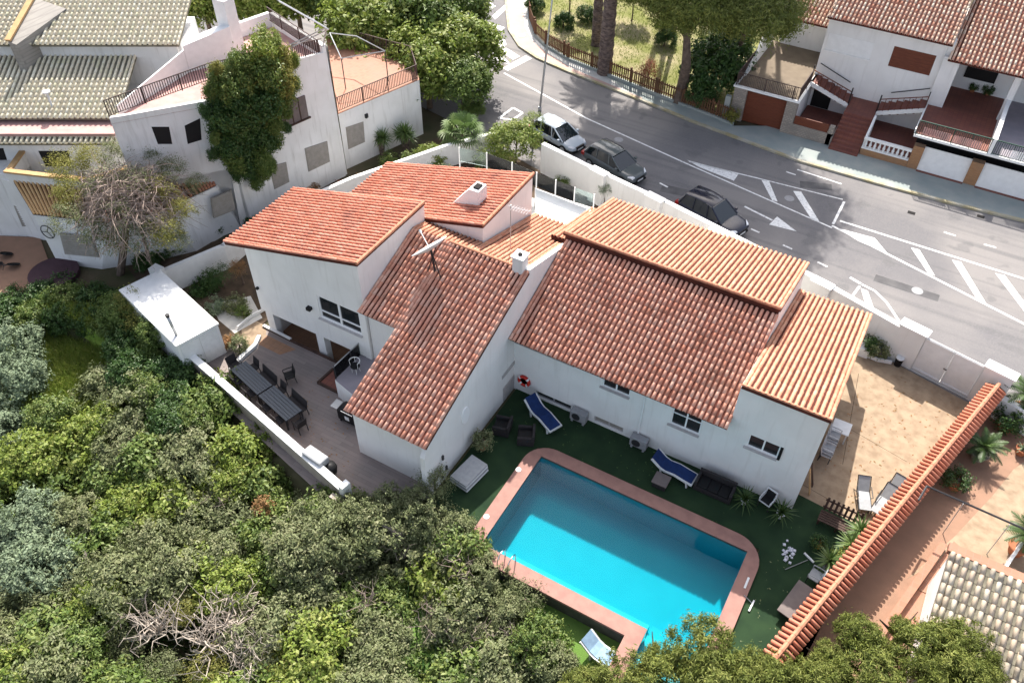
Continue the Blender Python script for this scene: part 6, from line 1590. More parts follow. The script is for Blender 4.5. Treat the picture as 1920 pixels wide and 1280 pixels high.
# central stair
n_s = 9
for k in range(n_s):
    z = 1.75*(k+1)/n_s; MB().box(-6.0, -4.05, WALLY-0.45+k*0.30, WALLY-0.45+(k+1)*0.30+0.02, 0 if k == 0 else 1.75*k/n_s-0.1, z).build('step', 'red_tile', rh)
ys = WALLY-0.45+n_s*0.30
MB().box(-6.0, -4.05, ys+0.021, WY-0.003, 0, 1.75).build('stair_landing', 'red_tile', rh)
MB().box(-6.09, -6.015, WALLY-0.1, WY-0.1, 0, 0.8).build('stair_side_wall', 'stone_cladding', rh)
MB().box(-6.02, -4.03, WALLY-0.4, ys+0.02, 0, 0.16).build('stair_base', 'red_tile', rh)
for sg, x0_, x1_, ztop in ((-1, -6.0, -8.9, 2.68), (1, -4.05, -1.2, 2.8)):
    fl_ = MB(); dx = (x1_-x0_); ns = 6
    for k in range(ns):
        xa = x0_+dx*k/ns; xb = x0_+dx*(k+1)/ns; zz = 1.75+(ztop-1.75)*(k+1)/ns
        MB().box(min(xa, xb), max(xa, xb), WY-1.35, WY-0.004, zz-0.32, zz).build('step', 'red_tile', rh)
    st_ = MB(); st_.hexa([(x0_, WY-1.45, 1.55), (x1_, WY-1.45, ztop-0.2), (x1_, WY-1.36, ztop-0.2), (x0_, WY-1.36, 1.55), (x0_, WY-1.45, 1.85), (x1_, WY-1.45, ztop+0.1), (x1_, WY-1.36, ztop+0.1), (x0_, WY-1.36, 1.85)]); st_.build('stringer', 'white_paint', rh)
    r_ = MB(); r_.bar((x0_, WY-1.4, 2.75), (x1_, WY-1.4, ztop+0.95), 0.06, 0.05)
    for k in range(9):
        t0 = k/8; xx = x0_+dx*t0; zz = 1.85+(ztop+0.1-1.85)*t0; r_.bar((xx, WY-1.4, zz), (xx, WY-1.4, zz+0.88), 0.11 if k % 4 else 0.09, 0.035)
    r_.build('stair_railing', 'fence_wood' if False else 'brown_door', rh)
    h_ = MB(); h_.tube([(x0_+dx*0.15, WY-0.1, 2.75), (x1_-dx*0.05, WY-0.1, ztop+0.9)], 0.035, 6); h_.build('handrail', 'dark_metal', rh)
    MB().bar((x0_, WY-1.4, 1.75), (x0_, WY-1.4, 3.05), 0.09).build('newel_post', 'dark_metal', rh); MB().bar((x1_, WY-1.4, ztop), (x1_, WY-1.4, ztop+1.3), 0.07).build('newel_post', 'dark_metal', rh)
# patio with white balusters right of the stair
MB().box(-4.03, -0.9, WALLY+0.3, WY, 0, 0.5).build('patio_floor', 'red_tile', rh)
MB().box(-4.0, -0.9, WALLY, WALLY+0.28, 0, 0.55).build('low_wall', 'orange_brick', rh)
bl = MB().box(-4.0, -0.9, WALLY+0.02, WALLY+0.26, 1.22, 1.36).build('balustrade_rail', 'white_paint', rh)
MB().box(-4.0, -0.9, WALLY+0.02, WALLY+0.26, 0.552, 0.66).build('balustrade_base', 'white_paint', rh)
bme = None
for k in range(10):
    c_ = (-3.8+k*0.30, WALLY+0.14, 0.66)
    if bme is None:
        bo_ = MB().lathe([(0.085, 0), (0.06, 0.06), (0.10, 0.2), (0.055, 0.4), (0.05, 0.48), (0.085, 0.56)], 10, (0, 0, 0)).build('baluster', 'white_paint', None, smooth=True); bme = bo_.data
    else: bo_ = bpy.data.objects.new('baluster', bme); C.objects.link(bo_)
    bo_.location = c_; bo_.parent = bl; bo_.matrix_parent_inverse = world_m(bl).inverted()
m_ = MB(); m_.hexa([(-4.0, WALLY+0.27, 0.56), (-3.85, WALLY+0.27, 0.56), (-3.85, 57.2, 0.56), (-4.0, 57.2, 0.56), (-4.0, WALLY+0.27, 1.36), (-3.85, WALLY+0.27, 1.36), (-3.85, 57.2, 2.0), (-4.0, 57.2, 2.0)]); m_.build('side_parapet', 'white_paint', rh)
# right hand garages, balcony, porch
rh2 = thing('row_house', 'white row house with two white garage doors under a green balcony railing', 'house', (4, 58, 0))
MB().box(-0.88, -0.2, WALLY, WALLY+0.5, 0, 1.75).build('garage_pier', 'orange_brick', rh2)
MB().box(2.75, 3.5, WALLY, WALLY+0.5, 0, 1.75).build('garage_pier', 'orange_brick', rh2)
MB().box(6.7, 7.3, WALLY, WALLY+0.5, 0, 1.75).build('garage_pier', 'orange_brick', rh2)
for x0_, x1_ in ((-0.2, 2.75), (3.5, 6.7)):
    m_ = MB(); m_.hexa([(x0_, WALLY+0.05, 0.05), (x1_, WALLY+0.05, 0.05), (x1_, WALLY+0.11, 0.05), (x0_, WALLY+0.11, 0.05), (x0_, WALLY+0.30, 1.72), (x1_, WALLY+0.30, 1.72), (x1_, WALLY+0.36, 1.72), (x0_, WALLY+0.36, 1.72)]); m_.build('garage_door', 'white_paint', rh2)
    MB().box(x0_, x1_, WALLY-0.18, WALLY+0.04, 0.0, 0.125).build('door_sill', 'red_tile', rh2)
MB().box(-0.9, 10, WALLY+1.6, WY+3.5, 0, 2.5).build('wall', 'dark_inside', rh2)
MB().box(-1.15, 10, WALLY-0.35, 62.8, 2.55, 2.70).build('balcony_slab', 'white_paint', rh2)
MB().box(-1.1, 3.3, WALLY-0.2, 62.8, 2.701, 2.72).build('balcony_floor', 'red_tile', rh2)
MB().box(3.55, 10, WALLY-0.2, 62.8, 2.701, 2.72).build('balcony_floor', 'mauve_floor', rh2)
railing(rh2, [(-1.1, WALLY-0.28, 2.7), (3.35, WALLY-0.28, 2.7)], 1.0, 'green_rail', 0.12, 'balcony_railing', 0.07, 1.1)
railing(rh2, [(3.55, WALLY-0.28, 2.7), (10, WALLY-0.28, 2.7)], 1.0, 'green_rail', 0.12, 'balcony_railing', 0.07, 1.1)
for x0_, x1_, m__ in ((-0.7, 1.0, 'white_paint'), (1.15, 2.9, 'white_paint'), (4.6, 5.8, 'white_paint')):
    sm = MB()
    for k in range(int((x1_-x0_)/0.13)): sm.box(x0_+k*0.13, x0_+k*0.13+0.09, WALLY-0.34, WALLY-0.32, 2.80, 3.35)
    sm.build('railing_slats', 'pink_floor' if x0_ < 4 else 'white_paint', rh2, kind='stuff')
m_ = MB(); m_.hexa([(3.3, WALLY-0.3, 2.7), (3.55, WALLY-0.3, 2.7), (3.55, 60.0, 2.7), (3.3, 60.0, 2.7), (3.3, WALLY-0.3, 3.75), (3.55, WALLY-0.3, 3.75), (3.55, 60.0, 4.3), (3.3, 60.0, 4.3)]); m_.build('dividing_wall', 'white_paint', rh2)
m_ = MB(); m_.box(-1.2, -1.1, WALLY-0.1, 58.4, 2.7, 2.95); m_.build('side_kerb', 'white_paint', rh2)
MB().box(3.2, 3.6, 59.4, 59.75, 2.7, 5.9).build('column', 'plaster', rh2)
MB().box(-1.24, -0.2, WY-0.35, WY+0.0, 2.7, 6.0).build('column', 'plaster', rh2)
MB().box(-1.24, 10, 59.2, 59.55, 5.85, 6.1).build('porch_beam', 'white_paint', rh2)
MB().box(-1.24, 10, 62.6, 66, 2.7, 6.8).build('wall', 'plaster', rh2)
MB().box(-1.24, -0.9, 59.55, 62.6, 2.7, 6.8).build('wall', 'plaster', rh2)
MB().box(0.3, 2.3, 62.5, 62.6, 3.6, 5.0).build('window', 'dark_inside', rh2)
MB().box(5.0, 6.5, 62.5, 62.6, 3.3, 5.0).build('window', 'dark_inside', rh2)
# roofs
vr2 = Vector((0, 1, 0.33)).normalized()
ez_ = 7.05
tile_roof(rh, 'main_roof', (FX0-0.1, WY-0.6, ez_), X, vr2, FX1-FX0+0.35, 8.5, 'clay_mixed', pitch=0.27, row=0.42)
tile_roof(rh, 'side_roof', (-12.9, 62.2, 4.95), X, vr2, 3.7, 6.5, 'clay_mixed', pitch=0.27, row=0.42)
MB().box(-12.8, -9.05, 63.2, 68, 2.7, 5.0).build('wall', 'plaster', rh)
tile_roof(rh2, 'porch_roof', (FX1+0.28, 58.85, 6.12), X, vr2, 11.2, 9.5, 'clay_mixed', pitch=0.27, row=0.42)
MB().box(FX0-0.1, FX1+0.25, WY-0.5, WY, 6.86, 6.93).build('eave_board', 'white_paint', rh)
MB().box(-12.8, -9.1, 62.3, 62.9, 4.76, 4.83).build('eave_board', 'white_paint', rh)

# ------------------------------------------------------------------ park fence of wooden pickets on a low wall
pf_ = thing('picket_fence', 'brown wooden picket fence on a low kerb around the park lawn', 'fence', FN[5])
mb = MB()
for i in range(len(FN)-1):
    p, q = FN[i], FN[i+1]; d = (q-p).normalized(); n = Vector((-d.y, d.x, 0))
    mb.prism([p.xy, q.xy, (q+n*0.25).xy, (p+n*0.25).xy], 0.0, 0.28)
mb.build('kerb_wall', 'pavement_grey', pf_)
pk = None; ac_ = 0
for i in range(1, len(FN)-1):
    p, q = FN[i]-Z*0.1, FN[i+1]-Z*0.1; d = (q-p); L_ = d.length; d.normalize(); n = Vector((-d.y, d.x, 0))
    m_ = MB()
    for z in (0.5, 1.15): m_.bar(p+n*0.16+Z*z, q+n*0.16+Z*z, 0.05, 0.09)
    m_.build('rail', 'fence_wood', pf_)
    k = 0
    while k*0.19 < L_:
        c_ = p+d*(k*0.19)+n*0.11
        if pk is None:
            o = MB().hexa([(-0.05, -0.012, 0.3), (0.05, -0.012, 0.3), (0.05, 0.012, 0.3), (-0.05, 0.012, 0.3), (-0.05, -0.012, 1.32), (0.05, -0.012, 1.32), (0.05, 0.012, 1.32), (-0.05, 0.012, 1.32)]).build('picket', 'fence_wood'); pk = o.data
        else: o = bpy.data.objects.new('picket', pk); C.objects.link(o)
        o.parent = pf_; o.matrix_parent_inverse = world_m(pf_).inverted()
        o.location = c_; o.rotation_euler = (0, rng.uniform(-0.03, 0.03), math.atan2(d.y, d.x))
        k += 1
        if k % 12 == 1:
            m_ = MB(); m_.box(c_.x-0.07, c_.x+0.07, c_.y+0.03, c_.y+0.17, 0.0, 1.42); m_.build('post', 'fence_wood', pf_)
gpst = G(1358, 222, 0.1); tag(MB().box(gpst.x-0.18, gpst.x+0.18, gpst.y-0.15, gpst.y+0.15, 0, 1.9).build('gate_post', 'pavement_grey'), 'grey rendered gate post at the end of the picket fence', 'post')
cb = thing('green_marker_post', 'slim green marker post standing on the park lawn', 'marker post', G(1052, 62, 0.1)); g = G(1052, 62, 0.1); MB().tube([g, g+Z*1.1], 0.05, 6).build('post', 'palm_green', cb)

# ------------------------------------------------------------------ foliage
def leafcloud(name, seed, rad, clumps, per, leaf, clr, mats, lo_z=-0.45, lumps=6, upb=0.5, aspect=0.5, shell=0.62, inner=0.15):
    """many small leaf faces gathered in clumps over an uneven crown"""
    r = np.random.RandomState(seed)
    lob = r.randn(lumps, 3); lob /= np.linalg.norm(lob, axis=1)[:, None]; lw = r.uniform(-0.28, 0.34, lumps)
    d = r.randn(clumps*3, 3); d /= np.linalg.norm(d, axis=1)[:, None]; d = d[d[:, 2] > lo_z][:clumps]
    k = 1+np.sum(lw*np.clip(d@lob.T, 0, 1)**3, axis=1)
    rr = np.where(r.rand(len(d)) < inner, r.uniform(0.25, shell, len(d)), r.uniform(shell, 1.0, len(d)))*k
    cen = d*rr[:, None]*np.array(rad)
    n = len(cen)*per
    ci = np.repeat(np.arange(len(cen)), per)
    pos = cen[ci]+r.randn(n, 3)*clr*np.repeat(r.uniform(0.6, 1.25, len(cen)), per)[:, None]
    out = pos/np.array(rad); out /= np.linalg.norm(out, axis=1)[:, None]+1e-6
    nrm = out*0.55+r.randn(n, 3)*0.55+np.array([0, 0, upb]); nrm /= np.linalg.norm(nrm, axis=1)[:, None]
    t = np.cross(nrm, r.randn(n, 3)); t /= np.linalg.norm(t, axis=1)[:, None]
    b = np.cross(nrm, t)
    L = (leaf*r.uniform(0.65, 1.35, n))[:, None]; Wd = L*aspect
    bend = nrm*L*0.12
    V = np.stack([pos-t*L*0.5, pos+b*Wd*0.5+bend, pos+t*L*0.5, pos-b*Wd*0.5+bend], 1).reshape(-1, 3)
    F = np.arange(n*4).reshape(-1, 4)
    q = np.mod(r.rand(len(cen))[ci]*0.75+r.rand(n)*0.4, 1)
    return np_mesh(name, V, F, q, mats)
def twigs(seed, n, rad, base=(0, 0, -1.0), r0=0.05, m='bark', name='branches', sub=3, wob=0.12, up=0.3):
    q = random.Random(seed); mb = MB()
    for i in range(n):
        a = q.uniform(0, 6.28); e = q.uniform(0.05, 1.2)
        tip = Vector((math.cos(a)*math.cos(e)*rad[0], math.sin(a)*math.cos(e)*rad[1], math.sin(e)*rad[2]))*q.uniform(0.75, 1.05)
        b0 = Vector(base); pts = [b0.lerp(tip, t)+Vector((q.gauss(0, wob), q.gauss(0, wob), q.gauss(0, wob)+up*t*(1-t)))*(0 if t in (0,) else 1) for t in (0, 0.3, 0.55, 0.8, 1)]
        mb.tube(pts, [r0, r0*0.75, r0*0.55, r0*0.35, r0*0.15], 4)
        for k in range(sub):
            s = pts[q.choice((1, 2, 3))]; e2_ = s+Vector((q.gauss(0, .35), q.gauss(0, .35), q.gauss(0.05, .3)))*rad[0]*0.55
            mb.tube([s, s.lerp(e2_, 0.5)+Vector((q.gauss(0, .06), q.gauss(0, .06), q.gauss(0, .06))), e2_], [r0*0.45, r0*0.3, r0*0.1], 3)
    return mb
VAR = {}
def variants(kind, n, **kw):
    VAR[kind] = [leafcloud('crown', 100*hash_(kind)+i, **kw) for i in range(n)]
def hash_(s): return sum(ord(c)*(i+1) for i, c in enumerate(s)) % 97
variants('broad', 5, rad=(1.6, 1.6, 1.35), clumps=150, per=44, leaf=0.175, clr=0.155, mats=('leaf_mid',))
variants('fine', 4, rad=(1.6, 1.6, 1.3), clumps=175, per=46, leaf=0.15, clr=0.13, mats=('leaf_olive',), aspect=0.42)
variants('pine', 4, rad=(1.7, 1.7, 1.2), clumps=190, per=60, leaf=0.22, clr=0.14, mats=('leaf_pine',), aspect=0.2, upb=0.2)
variants('big', 3, rad=(3.0, 3.0, 2.6), clumps=300, per=44, leaf=0.33, clr=0.28, mats=('leaf_bright',))
variants('sparse', 3, rad=(1.5, 1.5, 1.2), clumps=70, per=36, leaf=0.13, clr=0.22, mats=('leaf_olive',), aspect=0.4)
variants('plate', 3, rad=(3.6, 3.6, 1.5), clumps=380, per=64, leaf=0.30, clr=0.36, mats=('leaf_pine',), aspect=0.2, upb=0.3, lo_z=-0.7)
variants('small', 3, rad=(0.6, 0.6, 0.5), clumps=45, per=32, leaf=0.12, clr=0.10, mats=('leaf_mid',), lo_z=-0.8)
TRUNK = MB().tube([(0, 0, 0), (0.03, 0.02, 0.35), (-0.02, 0.03, 0.7), (0.02, 0, 1.0)], [0.10, 0.085, 0.07, 0.055], 7).v
def trunk_mesh(r0):
    mb = MB(); mb.tube([(0, 0, -0.15), (r0*0.4, r0*0.2, 0.3), (-r0*0.3, r0*0.3, 0.65), (0, 0, 1.0)], [r0*1.25, r0, r0*0.85, r0*0.65], 7)
    for a in (0.4, 2.4, 4.5): mb.tube([(0, 0, 0.72), (math.cos(a)*r0*4, math.sin(a)*r0*4, 0.95), (math.cos(a)*r0*8, math.sin(a)*r0*8, 1.15)], [r0*0.5, r0*0.35, r0*0.15], 5)
    o = mb.build('trunk', 'bark'); me = o.data; bpy.data.objects.remove(o); return me
TRM = {k: trunk_mesh(k) for k in (0.06, 0.11, 0.2, 0.32)}
def shrub(name, label, cat, loc, zc, rad, kind, m=None, group=None, squash=1.0, tr=0.06, seed=None, crown='crown', base=None):
    """loc: ground point; zc: height of the crown's centre; rad: crown radius in metres"""
    q = random.Random(seed if seed is not None else int(loc[0]*31+loc[1]*17))
    t = thing(name, label, cat, loc, q.uniform(0, 6.28), group)
    ms = VAR[kind]; nominal = {'broad': 1.6, 'fine': 1.6, 'pine': 1.7, 'big': 3.0, 'sparse': 1.5, 'plate': 3.6, 'small': 0.6}[kind]
    c = bpy.data.objects.new(crown, q.choice(ms)); C.objects.link(c); c.parent = t
    s = rad/nominal; c.scale = (s*q.uniform(0.92, 1.1), s*q.uniform(0.92, 1.1), s*squash); c.location = (0, 0, zc-loc[2])
    if m:
        c.material_slots[0].link = 'OBJECT'; c.material_slots[0].material = MATS[m]
    if tr:
        k = bpy.data.objects.new('trunk', TRM[tr]); C.objects.link(k); k.parent = t
        k.scale = (1, 1, max(0.25, zc-loc[2]))
    return t
def onhill(px, py, zc):
    p = G(px, py, zc); return Vector((p.x, p.y, ground_h(p.x, p.y)))

# thicket on the slope below the terrace and the pool
def inside(p, poly):
    r_ = False; j = len(poly)-1
    for i in range(len(poly)):
        if (poly[i][1] > p[1]) != (poly[j][1] > p[1]) and p[0] < (poly[j][0]-poly[i][0])*(p[1]-poly[i][1])/(poly[j][1]-poly[i][1])+poly[i][0]: r_ = not r_
        j = i
    return r_
slope = [(-40, 560), (60, 548), (200, 548), (285, 590), (335, 690), (395, 768), (470, 850), (540, 920), (640, 962), (720, 950), (800, 960), (840, 990), (880, 1060), (940, 1130), (1000, 1190), (1030, 1260), (1020, 1400), (-40, 1400)]
KIND = {'mid': ('green_shrub', 'mid-green leafy shrub in the thicket below the terrace wall', 'broad', 'leaf_mid', 'leafy green shrubs on the slope'),
        'olive': ('olive_shrub', 'olive-green shrub with pale leaf tips in the thicket on the slope', 'fine', 'leaf_olive', 'olive-green shrubs on the slope'),
        'bright': ('bright_shrub', 'bright yellow-green shrub among darker bushes on the slope', 'broad', 'leaf_bright', 'yellow-green shrubs on the slope'),
        'dark': ('dark_shrub', 'dark green glossy shrub in the upper left hedge', 'broad', 'leaf_dark', 'dark glossy shrubs at the upper left'),
        'grey': ('grey_shrub', 'grey-green silvery shrub at the left edge of the slope', 'fine', 'leaf_grey', 'silvery shrubs at the left edge')}
r5 = random.Random(11)
THICK = []
row = 0; y_ = 548
while y_ < 1400:
    x_ = -40+(row % 2)*36
    while x_ < 1080:
        px, py = x_+r5.uniform(-22, 22), y_+r5.uniform(-18, 18)
        x_ += 76
        if not inside((px, py), slope): continue
        if 35 < px < 205 and 575 < py < 775: continue            # open grassy patch
        if 85 < px < 165 and 985 < py < 1070: continue            # boulder gap
        if 250 < px < 520 and 1120 < py < 1290: continue          # dead pine
        if py < 720 and px > 120: k = 'dark' if r5.random() < 0.65 else 'mid'
        elif py < 640: k = 'dark'
        elif px < 75 and 600 < py < 860: k = 'grey'
        elif px < 110 and 980 < py < 1120: k = 'grey'
        else: k = r5.choice(('mid', 'mid', 'olive', 'olive', 'olive', 'bright', 'mid')) if px < 560 else r5.choice(('olive', 'olive', 'olive', 'mid', 'bright'))
        zc = -0.9 if py < 900 else -1.1
        if px > 560 and py < 1080: zc = 0.0
        zc += r5.uniform(-0.7, 0.5)
        rad = r5.uniform(1.15, 1.95)
        if k == 'dark': zc = -0.6+(0.5 if px > 200 else 0); rad = r5.uniform(1.1, 1.5)
        nm, lab, kd, mm, grp = KIND[k]
        L_ = onhill(px, py, zc)
        THICK.append((shrub(nm, lab, 'shrub', L_, zc, rad, kd, mm, grp, r5.uniform(0.85, 1.1), 0.06, seed=int(px*7+py)), (px, py)))
    y_ += 60; row += 1
LAND = (((330, 640), 'the shed corner'), ((120, 690), 'the grassy clearing'), ((142, 1035), 'the boulder'), ((390, 1190), 'the dead grey branches'), ((636, 916), 'the end pillar of the terrace wall'), ((940, 1052), 'the pool ladder'), ((0, 1280), 'the lower left picture corner'), ((0, 900), 'the left picture edge'), ((500, 735), 'the dining tables'), ((825, 890), 'the wing front corner'), ((700, 1280), 'the middle of the bottom edge'))
SHORT = {'green_shrub': 'mid-green leafy shrub', 'olive_shrub': 'olive-green shrub with pale tips', 'bright_shrub': 'bright yellow-green shrub', 'dark_shrub': 'dark glossy shrub', 'grey_shrub': 'silvery grey-green shrub'}
ORDN = ('nearest to', 'second nearest to', 'third nearest to', 'fourth nearest to', 'fifth nearest to', 'sixth nearest to', 'seventh nearest to', 'eighth nearest to', 'ninth nearest to', 'tenth nearest to', 'eleventh nearest to', 'twelfth nearest to', 'thirteenth nearest to', 'fourteenth nearest to', 'fifteenth nearest to', 'sixteenth nearest to', 'seventeenth nearest to', 'eighteenth nearest to')
grp_ = {}
for t, px in THICK:
    d, nm = min((math.hypot(px[0]-a[0], px[1]-a[1]), b) for a, b in LAND)
    grp_.setdefault((t.name.split('.')[0], nm), []).append((d, t))
for (kd, nm), lst in grp_.items():
    for k, (d, t) in enumerate(sorted(lst, key=lambda a: a[0])): t['label'] = SHORT[kd]+', '+ORDN[min(k, 17)]+' '+nm
# a few named ones that stand out
shrub('rust_shrub', 'small rusty orange withered shrub above the tangle of dead branches', 'shrub', onhill(495, 955, -0.2), -0.1, 0.45, 'small', 'leaf_rust', None, 1, 0.06)
shrub('hedge_shrub', 'yellowish shrub leaning over the white shed roof edge', 'shrub', onhill(268, 600, 0.9), 1.0, 1.0, 'sparse', 'leaf_yellow', None, 1.0, 0.06)
shrub('hedge_shrub', 'pale yellowish bush smothering the far left corner of the white shed', 'shrub', onhill(248, 572, 1.3), 1.5, 0.95, 'sparse', 'leaf_yellow', None, 1.0, 0.06)
shrub('hedge_shrub', 'dark green bush below the far left corner of the white shed', 'shrub', onhill(232, 590, 0.6), 0.9, 1.1, 'broad', 'leaf_mid', None, 1.0, 0.06)
shrub('hedge_shrub', 'green bush growing over the lower edge of the shed roof', 'shrub', onhill(292, 618, 1.2), 1.2, 0.9, 'broad', 'leaf_mid', None, 1.0, 0.06)
shrub('hedge_shrub', 'dark leafy shrub pressed against the tan terrace wall near the shed', 'shrub', onhill(345, 700, -0.2), -0.1, 1.15, 'broad', 'leaf_dark', None, 1.1, 0.06)
shrub('twiggy_shrub', 'thin twiggy shrub rising in front of the white wing wall', 'shrub', onhill(815, 900, 0.8), 0.9, 0.85, 'sparse', 'leaf_olive', None, 1.3, 0.06)
shrub('twiggy_shrub', 'brownish twiggy shrub at the lower pool coping', 'shrub', onhill(985, 1125, -0.3), -0.2, 0.9, 'sparse', 'leaf_olive', None, 1.2, 0.06)
for i, (px, rd, kd, m) in enumerate((((905, 1085), 1.1, 'fine', 'leaf_olive'), ((955, 1150), 1.05, 'fine', 'leaf_olive'), ((1010, 1205), 1.15, 'broad', 'leaf_mid'), ((1048, 1250), 1.1, 'fine', 'leaf_olive'), ((868, 1035), 1.15, 'fine', 'leaf_olive'))):
    shrub('olive_shrub', 'olive shrub hugging the lower left edge of the pool, %s from the top' % ('second', 'third', 'fourth', 'fifth', 'first')[i], 'shrub', onhill(*px, -0.2), -0.3, rd, kd, m, 'olive-green shrubs on the slope', 1.1, 0.06, seed=900+i)
HEDGE = [((25, 550), .9), ((75, 548), 1.1), ((125, 552), 1.15), ((175, 553), 1.1), ((222, 560), 1.1), ((60, 585), 1.0), ((110, 588), .9), ((165, 590), 1.0), ((215, 605), 1.1), ((258, 632), 1.0), ((236, 650), 1.1), ((282, 668), 1.05), ((250, 700), 1.1), ((305, 705), 1.0), ((285, 740), 1.1), ((330, 752), 1.0), ((318, 790), 1.0), ((365, 795), .9)]
for i, (px, rd) in enumerate(HEDGE):
    p = onhill(*px, 0.1); p.z = max(p.z, -1.6)
    shrub('hedge_bush', 'dark leafy hedge bush between grassy clearing and shed, %s along the hedge' % ('first', 'second', 'third', 'fourth', 'fifth', 'sixth', 'seventh', 'eighth', 'ninth', 'tenth', 'eleventh', 'twelfth', 'thirteenth', 'fourteenth', 'fifteenth', 'sixteenth', 'seventeenth', 'eighteenth')[i], 'shrub', p, (-0.35 if px[1] < 600 else 0.15), rd, 'broad', ('leaf_dark', 'leaf_dark', 'leaf_mid')[i % 3], 'hedge bushes beside the grassy clearing', 1.05, 0.06, seed=500+i)
for i, (px, zc, rd) in enumerate((((600, 985), -0.2, 1.2), ((675, 972), 0.2, 1.2), ((735, 960), 0.4, 1.15), ((790, 975), 0.5, 1.2), ((845, 1000), 0.2, 1.1))):
    shrub('olive_shrub', 'tall olive shrub below the open terrace end, %s from the left' % ('first', 'second', 'third', 'fourth', 'fifth')[i], 'shrub', onhill(px[0], px[1], zc), zc, rd, 'fine', 'leaf_olive', 'olive-green shrubs on the slope', 1.15, 0.06, seed=700+i)
# low ground cover on the slope and the open grass
def scatter_blades(name, region_pts, n, hgt, m, zf, wid=0.05, kind='stuff', seed=1, lean=0.45):
    r = np.random.RandomState(seed)
    xs = [p[0] for p in region_pts]; ys = [p[1] for p in region_pts]
    P = []
    while len(P) < n:
        p = (r.uniform(min(xs), max(xs)), r.uniform(min(ys), max(ys)))
        if inside(p, region_pts): P.append((p[0], p[1], zf(p[0], p[1])))
    P = np.array(P); a = r.uniform(0, 6.28, n)
    h = hgt*r.uniform(0.5, 1.3, n); dirv = np.stack([np.cos(a), np.sin(a), np.zeros(n)], 1)
    tip = P+np.stack([r.randn(n)*lean*h, r.randn(n)*lean*h, h], 1)
    V = np.stack([P-dirv*wid*0.5, P+dirv*wid*0.5, tip], 1).reshape(-1, 3)
    return np_obj(name, np_mesh(name, V, np.arange(n*3).reshape(-1, 3), r.rand(n), (m,)), None, kind)
gm_ = MB(); gx_ = np.arange(-46, -28, 0.5); gy_ = np.arange(6, 17.4, 0.5)
gm_.v = [(float(x), float(y), max(ground_h(x, y)+0.06, -1.15+0.1*math.sin(x*1.9)*math.sin(y*2.3))) for y in gy_ for x in gx_]
gc_ = [tuple(G(a, b, -1.8)[:2]) for a, b in ((0, 590), (130, 570), (260, 610), (270, 740), (180, 820), (20, 790))]
for j in range(len(gy_)-1):
    for i in range(len(gx_)-1):
        if inside((gx_[i]+.25, gy_[j]+.25), gc_): k = j*len(gx_)+i; gm_.f.append((k, k+1, k+len(gx_)+1, k+len(gx_))); gm_.m.append(0)
gm_.build('meadow', 'meadow', kind='structure', fix=False)
gpoly = [tuple(G(a, b, -1.1)[:2]) for a, b in ((10, 600), (120, 585), (240, 620), (250, 740), (170, 800), (30, 780))]
scatter_blades('grass_patch', gpoly, 22000, 0.32, 'leaf_bright', lambda x, y: max(ground_h(x, y)+0.1, -1.1), 0.06)
spoly = [tuple(G(a, b, -2.5)[:2]) for a, b in ((-60, 640), (230, 690), (560, 985), (820, 1060), (960, 1180), (980, 1420), (-60, 1420))]
scatter_blades('undergrowth', spoly, 16000, 0.6, 'leaf_dark', ground_h, 0.10, seed=5, lean=0.6)
lpoly = [tuple(G(a, b, 0.12)[:2]) for a, b in ((995, 20), (1010, 70), (1130, 130), (1370, 225), (1400, 80), (1300, -60), (1000, -60))]
scatter_blades('lawn_grass', lpoly, 14000, 0.14, 'leaf_bright', lambda x, y: 0.12, 0.05, seed=8)
def litter(name, poly, n, z, m, seed, size=0.07):
    r = np.random.RandomState(seed); xs = [p[0] for p in poly]; ys = [p[1] for p in poly]; P = []
    cl_ = [(r.uniform(min(xs), max(xs)), r.uniform(min(ys), max(ys))) for _ in range(14)]
    while len(P) < n:
        c = cl_[r.randint(14)]; p = (c[0]+r.randn()*0.9, c[1]+r.randn()*0.9) if r.rand() < 0.6 else (r.uniform(min(xs), max(xs)), r.uniform(min(ys), max(ys)))
        if inside(p, poly): P.append((p[0], p[1], z))
    P = np.array(P); a = r.uniform(0, 6.28, n); s_ = size*r.uniform(0.4, 1.2, n)[:, None]
    t = np.stack([np.cos(a), np.sin(a), r.uniform(-.3, .3, n)], 1)*s_; b = np.stack([-np.sin(a), np.cos(a), r.uniform(-.3, .3, n)], 1)*s_*0.5
    V = np.stack([P-t, P+b, P+t, P-b], 1).reshape(-1, 3); V[:, 2] = np.maximum(V[:, 2], z-0.004)
    np_obj(name, np_mesh(name, V, np.arange(n*4).reshape(-1, 4), r.rand(n), (m,)), None, 'stuff')
litter('leaf_litter', [(-13.5, 22.3), (3.2, 22.3), (3.8, 24.6), (-13.5, 24.6)], 110, 0.012, 'leaf_dark', 1, 0.05)
litter('leaf_litter', [(0.2, 12.5), (2.3, 12.5), (3.2, 22), (0.2, 22)], 90, 0.012, 'leaf_olive', 2, 0.05)
litter('leaf_litter', [(0.7, 26), (4.3, 25.8), (6.8, 34.8), (1.0, 36)], 200, 0.014, 'leaf_rust', 3)
litter('leaf_litter', [(-29, 17.8), (-17.8, 15.2), (-14.5, 15.2), (-18.6, 17), (-21, 21)], 160, 0.012, 'leaf_rust', 4, 0.06)
litter('leaf_litter', [(-23, 43.2), (-3, 38.4), (-3, 39.4), (-22, 44.4)], 260, -0.01, 'leaf_rust', 5, 0.08)
